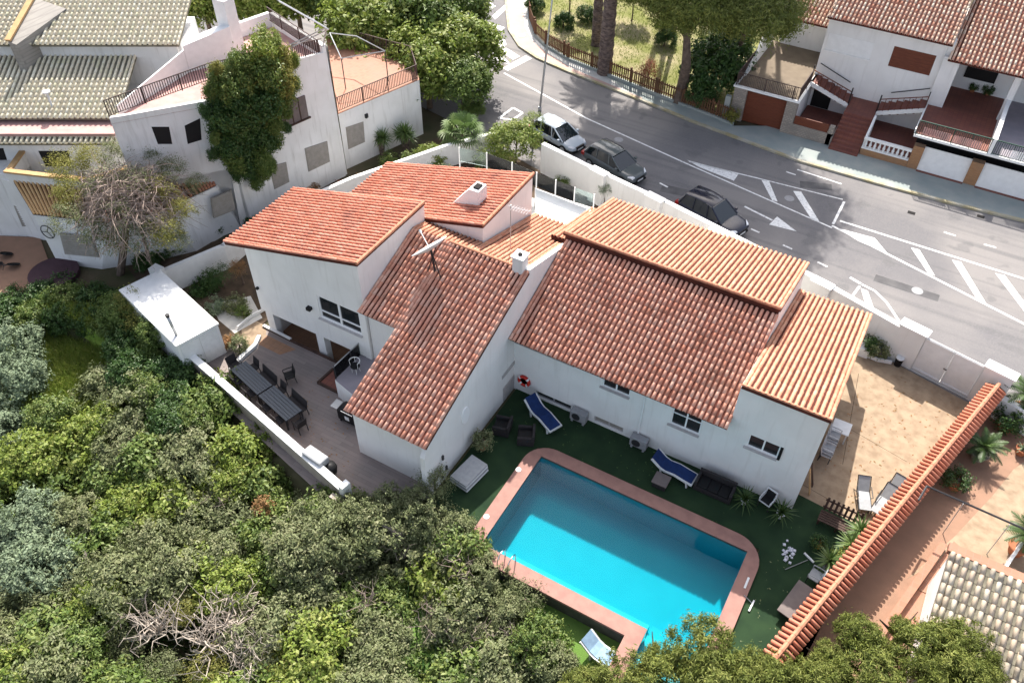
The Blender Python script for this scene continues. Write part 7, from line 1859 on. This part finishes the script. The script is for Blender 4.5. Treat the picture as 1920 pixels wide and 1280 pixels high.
# boulder in the gap
bo = MB(); g = onhill(142, 1035, -0.6); q = random.Random(4)
def boulder(mb, c, rx, ry, rz, q, n=8, m_=5):
    o = len(mb.v)
    for i in range(m_+1):
        e = -math.pi/2+math.pi*i/m_
        for k in range(n):
            a = 2*math.pi*k/n; f = q.uniform(0.82, 1.15)
            mb.v.append((c[0]+math.cos(e)*math.cos(a)*rx*f, c[1]+math.cos(e)*math.sin(a)*ry*f, c[2]+math.sin(e)*rz*f))
    for i in range(m_):
        for k in range(n): mb.f.append((o+i*n+k, o+i*n+(k+1) % n, o+(i+1)*n+(k+1) % n, o+(i+1)*n+k)); mb.m.append(0)
boulder(bo, (g.x, g.y, -1.3), 0.6, 0.55, 0.9, q)
tag(bo.build('boulder', 'rock', smooth=False), 'pale pinkish boulder showing in a dark gap between the shrubs', 'boulder')
# tangle of dead grey branches
dp = thing('dead_pine', 'fallen tangle of bare grey branches low in the thicket', 'dead tree', onhill(380, 1190, -0.4))
for s_, px, rd in ((1, (300, 1190), 1.7), (2, (400, 1215), 2.1), (3, (450, 1160), 1.7), (4, (470, 1250), 1.6)):
    g = G(*px, -0.9); mb = twigs(s_, 20, (rd, rd, rd*0.55), (0, 0, -0.5), 0.045, sub=6, wob=0.16)
    o = mb.build('branches', 'dead_wood', None, fix=False); o.location = (g.x, g.y, -0.2); child(o, dp)
g0 = onhill(400, 1210, -0.4); m_ = MB(); m_.tube([g0, g0+Vector((0.2, 0.1, 1.2)), g0+Vector((-0.2, 0.5, 2.2))], [0.16, 0.13, 0.07], 7); m_.build('trunk', 'dead_wood', dp)
NUM_ = ('first', 'second', 'third', 'fourth', 'fifth', 'sixth')
for i, (px, rd) in enumerate((((430, 1130), 0.9), ((330, 1140), 0.8), ((480, 1190), 0.9), ((520, 1246), 0.9), ((300, 1250), 0.8), ((390, 1255), 1.0))):
    shrub('thin_shrub', 'thin yellowish shrub growing through the dead branches, %s from the top' % NUM_[i], 'shrub', onhill(*px, -0.5), -0.7, rd, 'sparse', 'leaf_yellow' if i % 2 else 'leaf_olive', 'thin shrubs among the dead branches', 0.8, 0.06, seed=i)
NUM_ = ('first', 'second', 'third', 'fourth', 'fifth', 'sixth', 'seventh', 'eighth', 'ninth', 'tenth', 'eleventh', 'twelfth')
# bare twigs showing through the thicket
for i, px in enumerate(sorted(((560, 1040), (690, 1130), (800, 1160), (870, 1190), (930, 1210), (760, 1040), (640, 1060), (420, 930), (250, 830), (860, 1080), (980, 1210)), key=lambda a: a[0]+a[1])):
    g = onhill(*px, -0.3); t = thing('bare_bush', 'bare twiggy bush in the thicket, %s nearest to the top left' % NUM_[i], 'bush', g, 0, 'bare twiggy bushes in the thicket')
    o = twigs(40+i, 11, (1.1, 1.1, 1.0), (0, 0, -0.6), 0.022, sub=4).build('branches', 'tree_twig', None, fix=False); o.location = (g.x, g.y, max(g.z+1.5, -0.4) if px[1] < 1100 else -0.1); child(o, t)

# pines along the bottom right
pines = [((1170, 1300), 1.0, 1.3), ((1250, 1285), 1.2, 1.3), ((1312, 1232), 1.6, 1.25), ((1352, 1285), 1.6, 1.3), ((1405, 1262), 1.6, 1.0), ((1460, 1290), 1.6, 1.2), ((1545, 1278), 1.8, 1.1), ((1612, 1190), 2.2, 0.95), ((1632, 1262), 2.0, 1.4),
         ((1740, 1225), 2.2, 1.25), ((1800, 1215), 2.2, 1.05), ((1790, 1285), 2.2, 1.4), ((1555, 1235), 1.8, 0.7), ((1228, 1228), 1.0, 0.5), ((1090, 1290), 0.6, 0.9), ((1846, 1275), 2.2, 0.9), ((1690, 1180), 2.2, 0.55)]
pines.sort(key=lambda a: a[0][0])
NUM = ('first', 'second', 'third', 'fourth', 'fifth', 'sixth', 'seventh', 'eighth', 'ninth', 'tenth', 'eleventh', 'twelfth', 'thirteenth', 'fourteenth', 'fifteenth', 'sixteenth', 'seventeenth')
for i, (px, zc, rd) in enumerate(pines):
    p = G(px[0], px[1], zc); gz = ground_h(p.x, p.y)
    if p.y > yb(p.x) and p.x > 2: gz = 0
    shrub('pine_tree', 'bushy pine crown along the bottom edge, %s counted from the left' % NUM[i], 'tree', (p.x, p.y, gz), zc, rd, 'pine', 'leaf_pine', 'pines along the bottom edge', 1.15, 0.11, seed=i)

# trees behind the old house and along the top
tops = [((700, 55), 4.2, 3.3), ((800, 35), 4.4, 3.4), ((800, 120), 3.4, 2.9), ((868, 85), 3.6, 2.7), ((742, 0), 4.5, 3.2), ((850, 10), 4.4, 2.8), ((870, 150), 2.8, 1.9), ((620, -15), 4.5, 3.2), ((550, -20), 4.5, 3.0), ((760, 85), 3.0, 2.3)]
tops.sort(key=lambda a: a[0][0])
for i, (px, zc, rd) in enumerate(tops):
    p = G(px[0], px[1], zc)
    shrub('leafy_tree', 'large leafy tree crown beside the tiled roof terrace, %s counted from the left' % NUM[i], 'tree', (p.x, p.y, 0), zc, rd, 'big', ('leaf_bright', 'leaf_mid')[i % 2], 'large leafy trees behind the old house', 1.0, 0.2, seed=i)
for i, x_ in enumerate((165, 235, 305, 375, 450, 500)):
    p = G(x_, -12, 5.5); shrub('hedge_tree', 'yellow-green tree showing above the old roof, %s from the left' % NUM[i], 'tree', (p.x, p.y, 0), 5.5, 2.8, 'big', 'leaf_bright', 'trees behind the upper roof', 1.0, 0.2, seed=20+i)
# park
for i, (px, zc, rd) in enumerate((((1292, 8), 8.0, 3.5), ((1412, 24), 7.4, 3.5), ((1225, -28), 8.6, 2.8))):
    p = G(*px, zc)
    t = shrub('umbrella_pine', ('umbrella pine with thick leaning trunk behind the picket fence', 'umbrella pine crown reaching over to the white arched terrace wall', 'umbrella pine crown at the top edge left of the thick leaning trunk')[i], 'tree', (p.x, p.y+0.5, 0.1), zc, rd, 'plate', 'leaf_pine', None, 1.0, 0, seed=60+i)
    g0 = (G(1272, 190, 0.1), G(1352, 128, 0.1), G(1262, 60, 0.1))[i]
    m_ = MB(); tip = p-Z*0.6; k_ = (1, 0.55, 0.5)[i]
    m_.tube([g0-Z*0.2, g0+Vector((0.1, 0.1, 1.2)), g0.lerp(tip, 0.45)+Vector((0.3, 0, 0)), tip], [0.50*k_, 0.42*k_, 0.34*k_, 0.16*k_], 9)
    for a in (0.3, 1.6, 2.9, 4.2, 5.4): m_.tube([g0.lerp(tip, 0.75), tip+Vector((math.cos(a)*1.3, math.sin(a)*1.3, 0.1)), tip+Vector((math.cos(a)*2.3, math.sin(a)*2.3, 0.7))], [0.13*k_, 0.1*k_, 0.04], 5)
    m_.build('trunk', 'bark', t)
ORD = ('nearest', 'second nearest', 'third nearest', 'fourth nearest', 'fifth nearest', 'sixth nearest', 'seventh nearest', 'eighth nearest', 'ninth nearest', 'tenth nearest', 'eleventh nearest', 'twelfth nearest', 'thirteenth nearest', 'fourteenth nearest', 'fifteenth nearest', 'sixteenth nearest')
for i, (sx, sy, h, rd) in enumerate(((-17.0, 48.6, 21, 4.3), (-11.5, 50.0, 22, 4.4), (-7.6, 47.6, 23, 4.0), (-13.2, 45.6, 22, 4.4), (-17.6, 43.6, 21, 3.6), (-8.3, 43.8, 22, 3.8), (-12.0, 42.6, 23, 3.4), (-15.0, 51.0, 23, 3.8))):
    c0 = Vector((sx-DX*h, sy+DY*h, h)); b0 = Vector((c0.x-1, max(c0.y+2, 77+i), 0.1))
    t = shrub('tall_pine', 'tall pine beyond the park lawn shading the road, %s of the row' % NUM[i], 'tree', b0, h, rd, 'plate', 'leaf_pine', 'tall pines at the back of the park', 1.7, 0, seed=160+i)
    for c_ in t.children: c_.location = Matrix.Rotation(-t.rotation_euler.z, 3, 'Z') @ (c0-b0)
    m_ = MB(); m_.tube([b0-Z*0.2, b0.lerp(c0, 0.4)+Y*0.6, c0+Z*0.5], [0.38, 0.28, 0.12], 8); m_.build('trunk', 'bark', t)
for i, (px, zc, rd, kd, m, lab) in enumerate((((1345, 125), 2.4, 2.3, 'broad', 'leaf_dark', 'dark evergreen bush between the pine trunk and the garage terrace'), ((1318, 175), 1.2, 1.1, 'broad', 'leaf_dark', 'low dark bush at the fence corner beside the garage'), ((1372, 85), 3.0, 1.5, 'broad', 'leaf_dark', 'tall dark evergreen behind the white arched terrace wall'),
        ((1217, 132), 0.9, 0.95, 'sparse', 'leaf_red', 'reddish twiggy shrub just behind the picket fence'), ((1057, 40), 0.6, 0.85, 'broad', 'leaf_dark', 'round dark shrub on the lawn near the bend'), ((1245, 45), 1.6, 0.75, 'broad', 'leaf_bright', 'slim bright green shrub on the lawn by the pine'), ((1247, 72), 0.8, 0.8, 'broad', 'leaf_dark', 'dark base of foliage below the slim bright shrub'),
        ((1003, 8), 0.8, 0.8, 'broad', 'leaf_dark', 'dark shrub inside the fence at the top of the bend'), ((1102, 30), 0.6, 0.8, 'broad', 'leaf_dark', 'dark shrub beside the palm trunk on the lawn'), ((1190, -12), 2.5, 1.6, 'pine', 'leaf_pine', 'pine foliage hanging in at the top edge of the lawn'),
        ((1372, 215), 0.8, 0.45, 'small', 'leaf_yellow', 'small yellowish plant beside the garage pier'))):
    p = G(*px, zc); shrub('park_shrub', lab, 'shrub', (p.x, p.y, 0.1), zc, rd, kd, m, None, 1.25, 0.06, seed=80+i)
m_ = MB(); g = G(1068, 27, 0.1); thin = thing('young_tree', 'thin young tree stem rising from the round lawn shrub', 'tree', g)
m_.tube([g, g+Vector((-0.1, 0, 3)), g+Vector((0, 0.2, 5.5))], [0.07, 0.06, 0.04], 6); m_.build('trunk', 'bark', thin)
cc = bpy.data.objects.new('crown', VAR['broad'][1]); C.objects.link(cc); cc.location = g+Vector((0, 0.2, 6.2)); child(cc, thin)

# ------------------------------------------------------------------ palms, yuccas, cycads
def blades(seed, n, L, w, e0, e1, droop, pinn=False, seg=5):
    """a rosette of arching leaves; pinnate ones carry separate leaflets"""
    r = random.Random(seed); V = []; F = []; q = []
    for i in range(n):
        a = i*2.39996+r.uniform(-0.2, 0.2); t = (i+0.5)/n
        e = e0+(e1-e0)*t+r.uniform(-0.12, 0.12); ln = L*r.uniform(0.8, 1.12)
        h = Vector((math.cos(a), math.sin(a), 0)); side = Vector((-math.sin(a), math.cos(a), 0))
        p = Vector((0, 0, 0)); ang = e; sp = [p.copy()]
        for k in range(seg):
            p = p+(h*math.cos(ang)+Z*math.sin(ang))*(ln/seg); ang -= droop/seg; sp.append(p.copy())
        c = r.random()
        if not pinn:
            o = len(V)
            for k, s in enumerate(sp):
                ww = w*(1-(k/seg)**1.6)*0.5+0.002
                V += [tuple(s-side*ww), tuple(s+side*ww)]
            for k in range(seg): F.append((o+2*k, o+2*k+1, o+2*k+3, o+2*k+2)); q.append(c)
        else:
            nl = pinn
            for k in range(nl):
                f = 0.12+0.86*k/nl; j = min(int(f*seg), seg-1); s = sp[j].lerp(sp[j+1], f*seg-j); dd = (sp[j+1]-sp[j]).normalized()
                ll = w*math.sin(math.pi*(0.15+0.8*f))*r.uniform(0.9, 1.1); lw = ln/nl*0.42
                for sg in (-1, 1):
                    tp = s+side*sg*ll*0.85+dd*ll*0.45-Z*ll*0.22
                    o = len(V); V += [tuple(s-dd*lw), tuple(s+dd*lw), tuple(tp+dd*lw*0.2), tuple(tp-dd*lw*0.2)]
                    F.append((o, o+1, o+2, o+3)); q.append((c+r.uniform(0, 0.15)) % 1)
            o = len(V)
            for k, s in enumerate(sp): V += [tuple(s-side*0.018), tuple(s+side*0.018)]
            for k in range(seg): F.append((o+2*k, o+2*k+1, o+2*k+3, o+2*k+2)); q.append(c)
    return V, F, q
def rosette(name, m, *a, **k):
    V, F, q = blades(*a, **k); return np_mesh(name, V, F, q, (m,))
R_PALM = rosette('fronds', 'palm_green', 1, 34, 3.0, 0.62, -0.5, 1.35, 1.4, pinn=26, seg=6)
R_CYCAD = rosette('fronds', 'cycad_green', 2, 26, 0.85, 0.20, -0.1, 1.3, 0.9, pinn=15, seg=5)
R_YUCCA = rosette('leaves', 'palm_green', 3, 60, 0.62, 0.07, -0.5, 1.45, 0.35, seg=3)
R_AGAVE = rosette('leaves', 'leaf_grey', 4, 26, 0.55, 0.10, 0.05, 1.4, 0.3, seg=3)
R_SPIKY = rosette('leaves', 'cycad_green', 5, 44, 0.62, 0.055, -0.2, 1.45, 0.7, seg=4)
def place(name, me, loc, parent, s=1.0, rot=0.0):
    o = bpy.data.objects.new(name, me); C.objects.link(o); o.location = loc; o.scale = (s, s, s); o.rotation_euler = (0, 0, rot); child(o, parent); return o
def palm(label, base, top, r0, s=1.0, nm='palm_tree'):
    t = thing(nm, label, 'palm tree', base)
    b, tp = Vector(base), Vector(top); m_ = MB(); pts = []; rs = []
    nseg = 26
    for k in range(nseg+1):
        f = k/nseg; pts.append(b.lerp(tp, f)+Vector((0, 0, -0.1 if k == 0 else 0))); rs.append(r0*(1.18-0.3*f)*(1.0 if k % 2 else 1.14))
    m_.tube(pts, rs, 12); m_.build('trunk', 'palm_bark', t, smooth=False)
    place('fronds', R_PALM, tp, t, s)
    return t
pb_ = G(1133, 137, 0.1); palm('tall palm with rough patterned trunk at the picket fence', pb_, (pb_.x-0.2, pb_.y+0.4, 10.0), 0.46)
S_ = G(1112, 172, 0); hh_ = 8.6
palm('palm in the park behind the tall fence-side palm', (S_.x-DX*hh_+0.4, S_.y+DY*hh_-0.5, 0.1), (S_.x-DX*hh_, S_.y+DY*hh_, hh_), 0.33)
# fan palm and yuccas in the street garden
def fanleaf():
    V = []; F = []; q = []; r = random.Random(9)
    for i in range(30):
        a = i*2.39996; e = 1.25-1.5*i/30; h = Vector((math.cos(a)*math.cos(e), math.sin(a)*math.cos(e), math.sin(e)))
        c = h*0.85; sd = Vector((-math.sin(a), math.cos(a), 0)); up_ = h.cross(sd)*-1
        o = len(V); V += [tuple(sd*0.02), tuple(-sd*0.02), tuple(c-sd*0.02), tuple(c+sd*0.02)]; F.append((o, o+1, o+2, o+3)); q.append(0.3)
        cc_ = r.random()
        for k in range(14):
            t = R(-105+210*k/13); dd = h*math.cos(t)+sd*math.sin(t); tip = c+dd*0.72-Z*0.16*(1+abs(math.sin(t)))
            pr = dd.cross(up_)*0.045; o = len(V); V += [tuple(c), tuple(c+dd*0.42+pr), tuple(tip), tuple(c+dd*0.42-pr)]; F.append((o, o+1, o+2, o+3)); q.append(cc_)
    return np_mesh('fronds', V, F, q, ('palm_green',))
FAN = fanleaf()
def stemmed(nm, label, cat, px, h, me, s, group=None, z0=0.0, n=1, tm='palm_bark', r0=0.12):
    g = G(px[0], px[1], z0); t = thing(nm, label, cat, g, 0, group); q = random.Random(int(px[0]))
    for k in range(n):
        d = Vector((q.uniform(-0.35, 0.35), q.uniform(-0.3, 0.3), 0)) if n > 1 else Vector()
        hh = h*q.uniform(0.7, 1.1) if n > 1 else h
        if hh > 0.05:
            m_ = MB(); m_.tube([g+d*0.3, g+d+Z*hh], [r0, r0*0.8], 7); m_.build('stem', tm, t)
        place('leaves' if me in (R_YUCCA, R_AGAVE, R_SPIKY) else 'fronds', me, g+d+Z*hh, t, s, q.uniform(0, 6))
    return t
stemmed('fan_palm', 'fan palm with drooping fronds in the street-side garden', 'palm tree', (868, 288), 1.5, FAN, 1.15)
stemmed('yucca', 'clump of spiky yuccas at the end wall of the old house, left one', 'yucca', (716, 290), 1.5, R_YUCCA, 1.25, 'yuccas beside the old house', n=3)
stemmed('yucca', 'clump of spiky yuccas at the end wall of the old house, right one', 'yucca', (762, 282), 1.6, R_YUCCA, 1.3, 'yuccas beside the old house', n=4)
for i, (px, zc, rd, kd, m, lab) in enumerate((((968, 262), 1.7, 1.45, 'broad', 'leaf_bright', 'rounded yellow-green tree beside the street wall and the silver car'), ((1000, 225), 2.2, 0.7, 'sparse', 'leaf_bright', 'upper sprig of the yellow-green tree by the street wall'), ((808, 292), 0.8, 0.9, 'broad', 'leaf_bright', 'low yellow-green shrub behind the rear red roof'), ((770, 297), 0.7, 0.6, 'small', 'leaf_mid', 'small green shrub behind the rear red roof edge'), ((728, 305), 0.4, 0.6, 'small', 'leaf_mid', 'small green plant below the yuccas'),
        ((1135, 352), 1.3, 0.55, 'sparse', 'leaf_grey', 'small grey shrub against the street wall above the upper roof'), ((890, 205), 1.2, 0.7, 'broad', 'leaf_mid', 'hedge shrub beside the road at the bend'), ((905, 300), 0.6, 0.6, 'small', 'leaf_mid', 'small shrub under the fan palm, right side'), ((835, 320), 0.5, 0.5, 'small', 'leaf_olive', 'small olive shrub under the fan palm, left side'), ((940, 300), 0.6, 0.7, 'small', 'leaf_bright', 'small bright shrub behind the glass balustrade'), ((1050, 345), 0.5, 0.5, 'small', 'leaf_mid', 'small green plant by the foot of the street wall'),
        ((415, 515), 1.0, 0.75, 'sparse', 'leaf_dark', 'dark twiggy tree in the small garden beside the tall block'), ((448, 500), 1.3, 0.6, 'sparse', 'leaf_rust', 'brownish twiggy plant at the corner of the tall block'), ((440, 570), 0.4, 0.6, 'small', 'leaf_olive', 'olive shrub in the gravel flower bed'), ((405, 575), 0.3, 0.5, 'small', 'leaf_grey', 'greyish low shrub in the flower bed by the shed'), ((455, 585), 0.3, 0.4, 'small', 'leaf_mid', 'small green shrub in the flower bed by the path'),
        ((448, 645), 0.4, 0.5, 'small', 'leaf_olive', 'olive shrub in the bed at the terrace edge'), ((425, 640), 0.4, 0.4, 'small', 'leaf_rust', 'rusty dry plant beside the shed door'), ((375, 540), 0.3, 0.6, 'small', 'leaf_dark', 'low dark hedge at the foot of the garden wall, left part'), ((395, 530), 0.3, 0.6, 'small', 'leaf_dark', 'low dark hedge at the foot of the garden wall, right part'), ((1650, 656), 0.5, 0.55, 'small', 'leaf_olive', 'dry olive plant in the corner of the driveway'), ((1632, 640), 0.9, 0.35, 'small', 'leaf_dark', 'dark climbing plant in the driveway corner'), ((1632, 655), 0.5, 0.3, 'small', 'leaf_dark', 'dark plants in the white trough'),
        ((640, 352), 0.3, 0.5, 'small', 'leaf_red', 'reddish low plants behind the tall block'), ((668, 340), 0.3, 0.5, 'small', 'leaf_rust', 'rust coloured low plants along the old house'), ((545, 672), 0.1, 0.05, 'small', 'leaf_mid', 'tiny weed'))):
    if rd < 0.1: continue
    p = G(*px, zc); shrub('garden_shrub' if zc < 1.5 else 'garden_tree', lab, 'shrub', (p.x, p.y, 0), zc, rd, kd, m, None, 1.0, 0.06, seed=120+i)
# climber on the old house
vc = [leafcloud('foliage', 300+i, (1.5, 1.9, 2.0), 95, 40, 0.30, 0.30, ('leaf_dark',), lo_z=-0.9) for i in range(2)]
cl = thing('climbing_plant', 'huge dark green climber hanging down the front of the old house', 'climber', (-35.2, 31, 0))
q = random.Random(31)
CL = [((497, 88), .5, 'leaf_bright'), ((520, 105), .42, 'leaf_yellow'), ((478, 100), .5, 'leaf_bright'), ((505, 130), .55, 'leaf_yellow'), ((455, 118), .45, 'leaf_mid'), ((425, 128), .42, 'leaf_mid'), ((480, 140), .6, 'leaf_mid'), ((440, 145), .55, 'leaf_mid'), ((405, 150), .42, 'leaf_mid'), ((515, 160), .45, 'leaf_mid'), ((425, 170), .55, 'leaf_dark'), ((465, 175), .65, 'leaf_dark'), ((500, 185), .5, 'leaf_mid'), ((400, 190), .42, 'leaf_dark'),
      ((435, 205), .6, 'leaf_dark'), ((475, 215), .6, 'leaf_dark'), ((405, 225), .5, 'leaf_dark'), ((502, 222), .42, 'leaf_mid'), ((440, 242), .6, 'leaf_dark'), ((480, 252), .5, 'leaf_dark'), ((410, 258), .45, 'leaf_dark'), ((505, 255), .34, 'leaf_mid'), ((450, 278), .5, 'leaf_dark'), ((425, 290), .42, 'leaf_mid'), ((475, 290), .42, 'leaf_mid'), ((460, 315), .34, 'leaf_dark'), ((485, 318), .28, 'leaf_mid'), ((437, 318), .28, 'leaf_dark'), ((388, 165), .28, 'leaf_mid'), ((532, 128), .25, 'leaf_yellow'), ((520, 200), .25, 'leaf_mid'), ((395, 125), .25, 'leaf_yellow'), ((540, 150), .22, 'leaf_mid'), ((525, 232), .2, 'leaf_dark'), ((378, 205), .22, 'leaf_dark'), ((382, 245), .2, 'leaf_mid'), ((395, 285), .24, 'leaf_dark'), ((500, 300), .22, 'leaf_mid'), ((470, 335), .2, 'leaf_mid'), ((510, 75), .25, 'leaf_bright'), ((540, 108), .2, 'leaf_bright')]
for i, (px, s, m) in enumerate(CL):
    p = hit(px[0], px[1], pB_, nE)+nE*(0.2+q.uniform(0, 0.9)); o = bpy.data.objects.new('foliage', vc[i % 2]); C.objects.link(o); o.location = p
    o.scale = (s*q.uniform(0.7, 1.0), s*q.uniform(0.8, 1.1), s*q.uniform(0.9, 1.35)); o.rotation_euler = (q.uniform(-.4, .4), q.uniform(-.4, .4), i*1.3); child(o, cl)
    o.material_slots[0].link = 'OBJECT'; o.material_slots[0].material = MATS[m]
p0, p1 = G(452, 420, 0), G(455, 300, 3.4); m_ = MB(); m_.tube([p0, p0.lerp(p1, 0.5)+Vector((0.1, -0.1, 0)), p1], [0.12, 0.1, 0.07], 6); m_.tube([p0, G(420, 335, 2.6), G(408, 300, 3.8)], [0.07, 0.06, 0.04], 5); m_.build('stem', 'bark', cl)
# weeping leafless tree in front of the old house
bt_ = G(222, 512, 0.0); bare = thing('weeping_tree', 'half bare weeping tree with drooping grey twigs before the old house', 'tree', bt_)
m_ = MB(); topb = G(240, 378, 5.0); m_.tube([bt_-Z*0.3, bt_.lerp(topb, 0.5)+Vector((0.15, 0, 0)), topb], [0.22, 0.19, 0.14], 8); m_.tube([G(280, 503, 0), G(276, 470, 1.6), topb+Vector((0.8, -0.3, -0.8))], [0.12, 0.1, 0.06], 6); m_.build('trunk', 'bark', bare)
q = random.Random(77); m_ = MB()
for i in range(420):
    a = q.uniform(0, 6.28); rd = 3.3*math.sqrt(q.uniform(0.05, 1)); hz_ = q.uniform(-1.2, 1.5)
    c0_ = topb+Vector((q.gauss(0, 0.3), q.gauss(0, 0.3), q.uniform(-0.6, 0.4)))
    e_ = topb+Vector((math.cos(a)*rd, math.sin(a)*rd*0.9, 1.5-0.22*rd*rd+hz_*0.6)); m1 = c0_.lerp(e_, 0.5)+Vector((q.gauss(0, .25), q.gauss(0, .25), 0.35))
    if i % 3 == 0: m_.tube([c0_, m1, e_], [0.045, 0.030, 0.010], 3)
    s_ = m1.lerp(e_, q.uniform(0.3, 1))
    for k in range(4):
        o_ = Vector((q.gauss(0, .35), q.gauss(0, .35), q.gauss(-.05, .3))); m_.tube([s_, s_+o_, s_+o_*1.7+Vector((q.gauss(0, .2), q.gauss(0, .2), -q.uniform(0.1, 0.6)))], [0.022, 0.016, 0.006], 3)
m_.build('branches', 'tree_twig', bare, fix=False)
for i, (px, z, s) in enumerate((((125, 320), 5.6, 0.75), ((165, 300), 5.9, 0.7), ((135, 365), 5.2, 0.7), ((130, 410), 4.6, 0.7), ((180, 430), 4.2, 0.75), ((270, 440), 4.0, 0.75), ((310, 435), 4.2, 0.7), ((345, 395), 4.8, 0.55), ((368, 345), 5.0, 0.45), ((220, 290), 6.0, 0.65), ((280, 282), 6.0, 0.5), ((230, 400), 5.0, 0.8), ((255, 345), 5.8, 0.75), ((300, 360), 5.4, 0.7), ((195, 350), 5.6, 0.75), ((320, 320), 5.6, 0.6), ((210, 455), 3.6, 0.6), ((330, 450), 3.6, 0.5))):
    place('foliage', VAR['sparse'][i % 3], G(*px, z), bare, s, i*1.1)
for o in [c for c in bare.children if c.name.startswith('foliage')]:
    o.material_slots[0].link = 'OBJECT'; o.material_slots[0].material = MATS[q.choice(('leaf_yellow', 'leaf_olive', 'leaf_olive'))]
# dark plants along the foot of the old house
for i, px in enumerate(((300, 470), (335, 455), (365, 440), (395, 425), (420, 412), (270, 490), (440, 400))):
    p = G(*px, 0.4); shrub('wall_shrub', 'dark ivy-like shrub at the foot of the old house, spot %s along' % NUM[i], 'shrub', (p.x, p.y, 0), 0.4, 0.75, 'broad', 'leaf_dark', 'dark shrubs at the foot of the old house', 0.7, 0.06, seed=i)
for i, px in enumerate(((470, 410), (500, 388), (540, 368), (580, 350))):
    p = G(*px, 0.3); shrub('wall_shrub', 'low plant clump in the strip between the two houses, %s from the left' % NUM_[i], 'shrub', (p.x, p.y, 0), 0.3, 0.55, 'small', ('leaf_dark', 'leaf_rust')[i % 2], 'low plants between the houses', 0.7, 0.06, seed=i)

# ------------------------------------------------------------------ potted plants
def pot(nm, label, px, r0, h, pm, me, s, z0=0.0, group=None, stem=0.0, crown_m=None, lift=0.0):
    g = G(px[0], px[1], z0); t = thing(nm, label, 'potted plant', g, 0, group)
    MB().lathe([(r0*0.68, 0), (r0*0.95, h*0.88), (r0*1.05, h*0.88), (r0*1.05, h), (r0*0.88, h), (r0*0.86, h*0.9), (0, h*0.88)], 16, g).build('pot', pm, t, smooth=False)
    if stem: m_ = MB(); m_.tube([g+Z*h*0.85, g+Z*(h+stem)], [0.09*s, 0.08*s], 7); m_.build('stem', 'palm_bark', t)
    o = place('leaves', me, g+Z*(h*0.9+stem), t, s, px[0])
    if crown_m: o.material_slots[0].link = 'OBJECT'; o.material_slots[0].material = MATS[crown_m]
    return t
SM = VAR['small'][0]
pot('potted_plant', 'spiky plant in a small white pot between sofa and white chair', (1394, 943), 0.17, 0.3, 'white_plastic', R_SPIKY, 1.25)
pot('potted_plant', 'spiky plant in a white pot at the house corner', (1462, 968), 0.2, 0.32, 'white_plastic', R_SPIKY, 1.3)
pot('potted_plant', 'thin leafy plant in a red pot against the wing wall', (905, 840), 0.24, 0.36, 'terracotta', SM, 0.8, crown_m='leaf_olive', stem=0.35)
pot('potted_plant', 'small dark plant in a yellow bowl on the turf', (1532, 1023), 0.25, 0.22, 'yellow_pot', SM, 0.55, crown_m='leaf_dark', stem=0.15)
pot('potted_plant', 'light green palm-like plant nearest the pallet bench at the boundary wall', (1606, 1010), 0.22, 0.3, 'terracotta', R_YUCCA, 1.3, group='palm-like plants at the boundary wall', stem=0.35)
pot('potted_plant', 'light green palm-like plant at the boundary wall, second from the bench', (1588, 1036), 0.22, 0.3, 'terracotta', R_YUCCA, 1.25, group='palm-like plants at the boundary wall', stem=0.4)
pot('potted_plant', 'light green palm-like plant above the wicker chair', (1548, 1066), 0.2, 0.3, 'grey_plastic', R_YUCCA, 1.2, group='palm-like plants at the boundary wall', stem=0.4)
pot('potted_plant', 'small palm-like plant right beside the wicker chair', (1550, 1096), 0.18, 0.28, 'terracotta', R_YUCCA, 1.0, group='palm-like plants at the boundary wall', stem=0.15)
pot('potted_plant', 'bushy green plant half hidden by the tile-capped wall', (1578, 1052), 0.2, 0.3, 'terracotta', SM, 0.7, crown_m='leaf_bright', stem=0.2)
pot('potted_cycad', 'cycad with arching fronds in a stone bowl on the neighbouring patio', (1832, 858), 0.42, 0.42, 'stone_cladding', R_CYCAD, 1.25, stem=0.45)
pot('potted_cycad', 'bushy dark cycad in an orange clay pot under the pipe frame', (1789, 912), 0.40, 0.45, 'terracotta', SM, 0.95, crown_m='cycad_green', stem=0.15)
pot('potted_plant', 'flowering plant in an orange square pot near the wall top', (1882, 805), 0.42, 0.4, 'terracotta', SM, 1.1, crown_m='leaf_dark', stem=0.25)
pot('potted_cycad', 'tall cycad in a dark pot beside the white slatted railing', (1902, 1035), 0.4, 0.5, 'terracotta', R_CYCAD, 1.35, stem=1.0)
pot('potted_cycad', 'large cycad near the end of the tile-capped wall at the road', (1905, 775), 0.4, 0.5, 'terracotta', R_CYCAD, 1.7, stem=1.0)
pot('potted_cactus', 'pale cactus in a clay pot at the right picture edge', (1912, 850), 0.3, 0.4, 'terracotta', R_AGAVE, 0.8)
for i, (px, s) in enumerate((((1812, 150), 0.9), ((1836, 165), 0.7), ((1850, 178), 0.7), ((1822, 172), 0.5))):
    p = hit(px[0], px[1], (0, 61.5, 0), -Y); g = G(px[0], px[1]+6, 2.72)
    t = pot('potted_plant', ('dark round bush in a pot on the shaded porch, tallest of four', 'dark potted bush on the shaded porch, second from left', 'dark potted bush on the shaded porch, rightmost', 'small potted plant in front on the shaded porch')[i], (px[0], px[1]), 0.2, 0.3, 'terracotta', SM, s, z0=2.72, group='potted plants on the shaded porch', crown_m='leaf_dark', stem=0.3 if i == 0 else 0.1)

place_tiles()
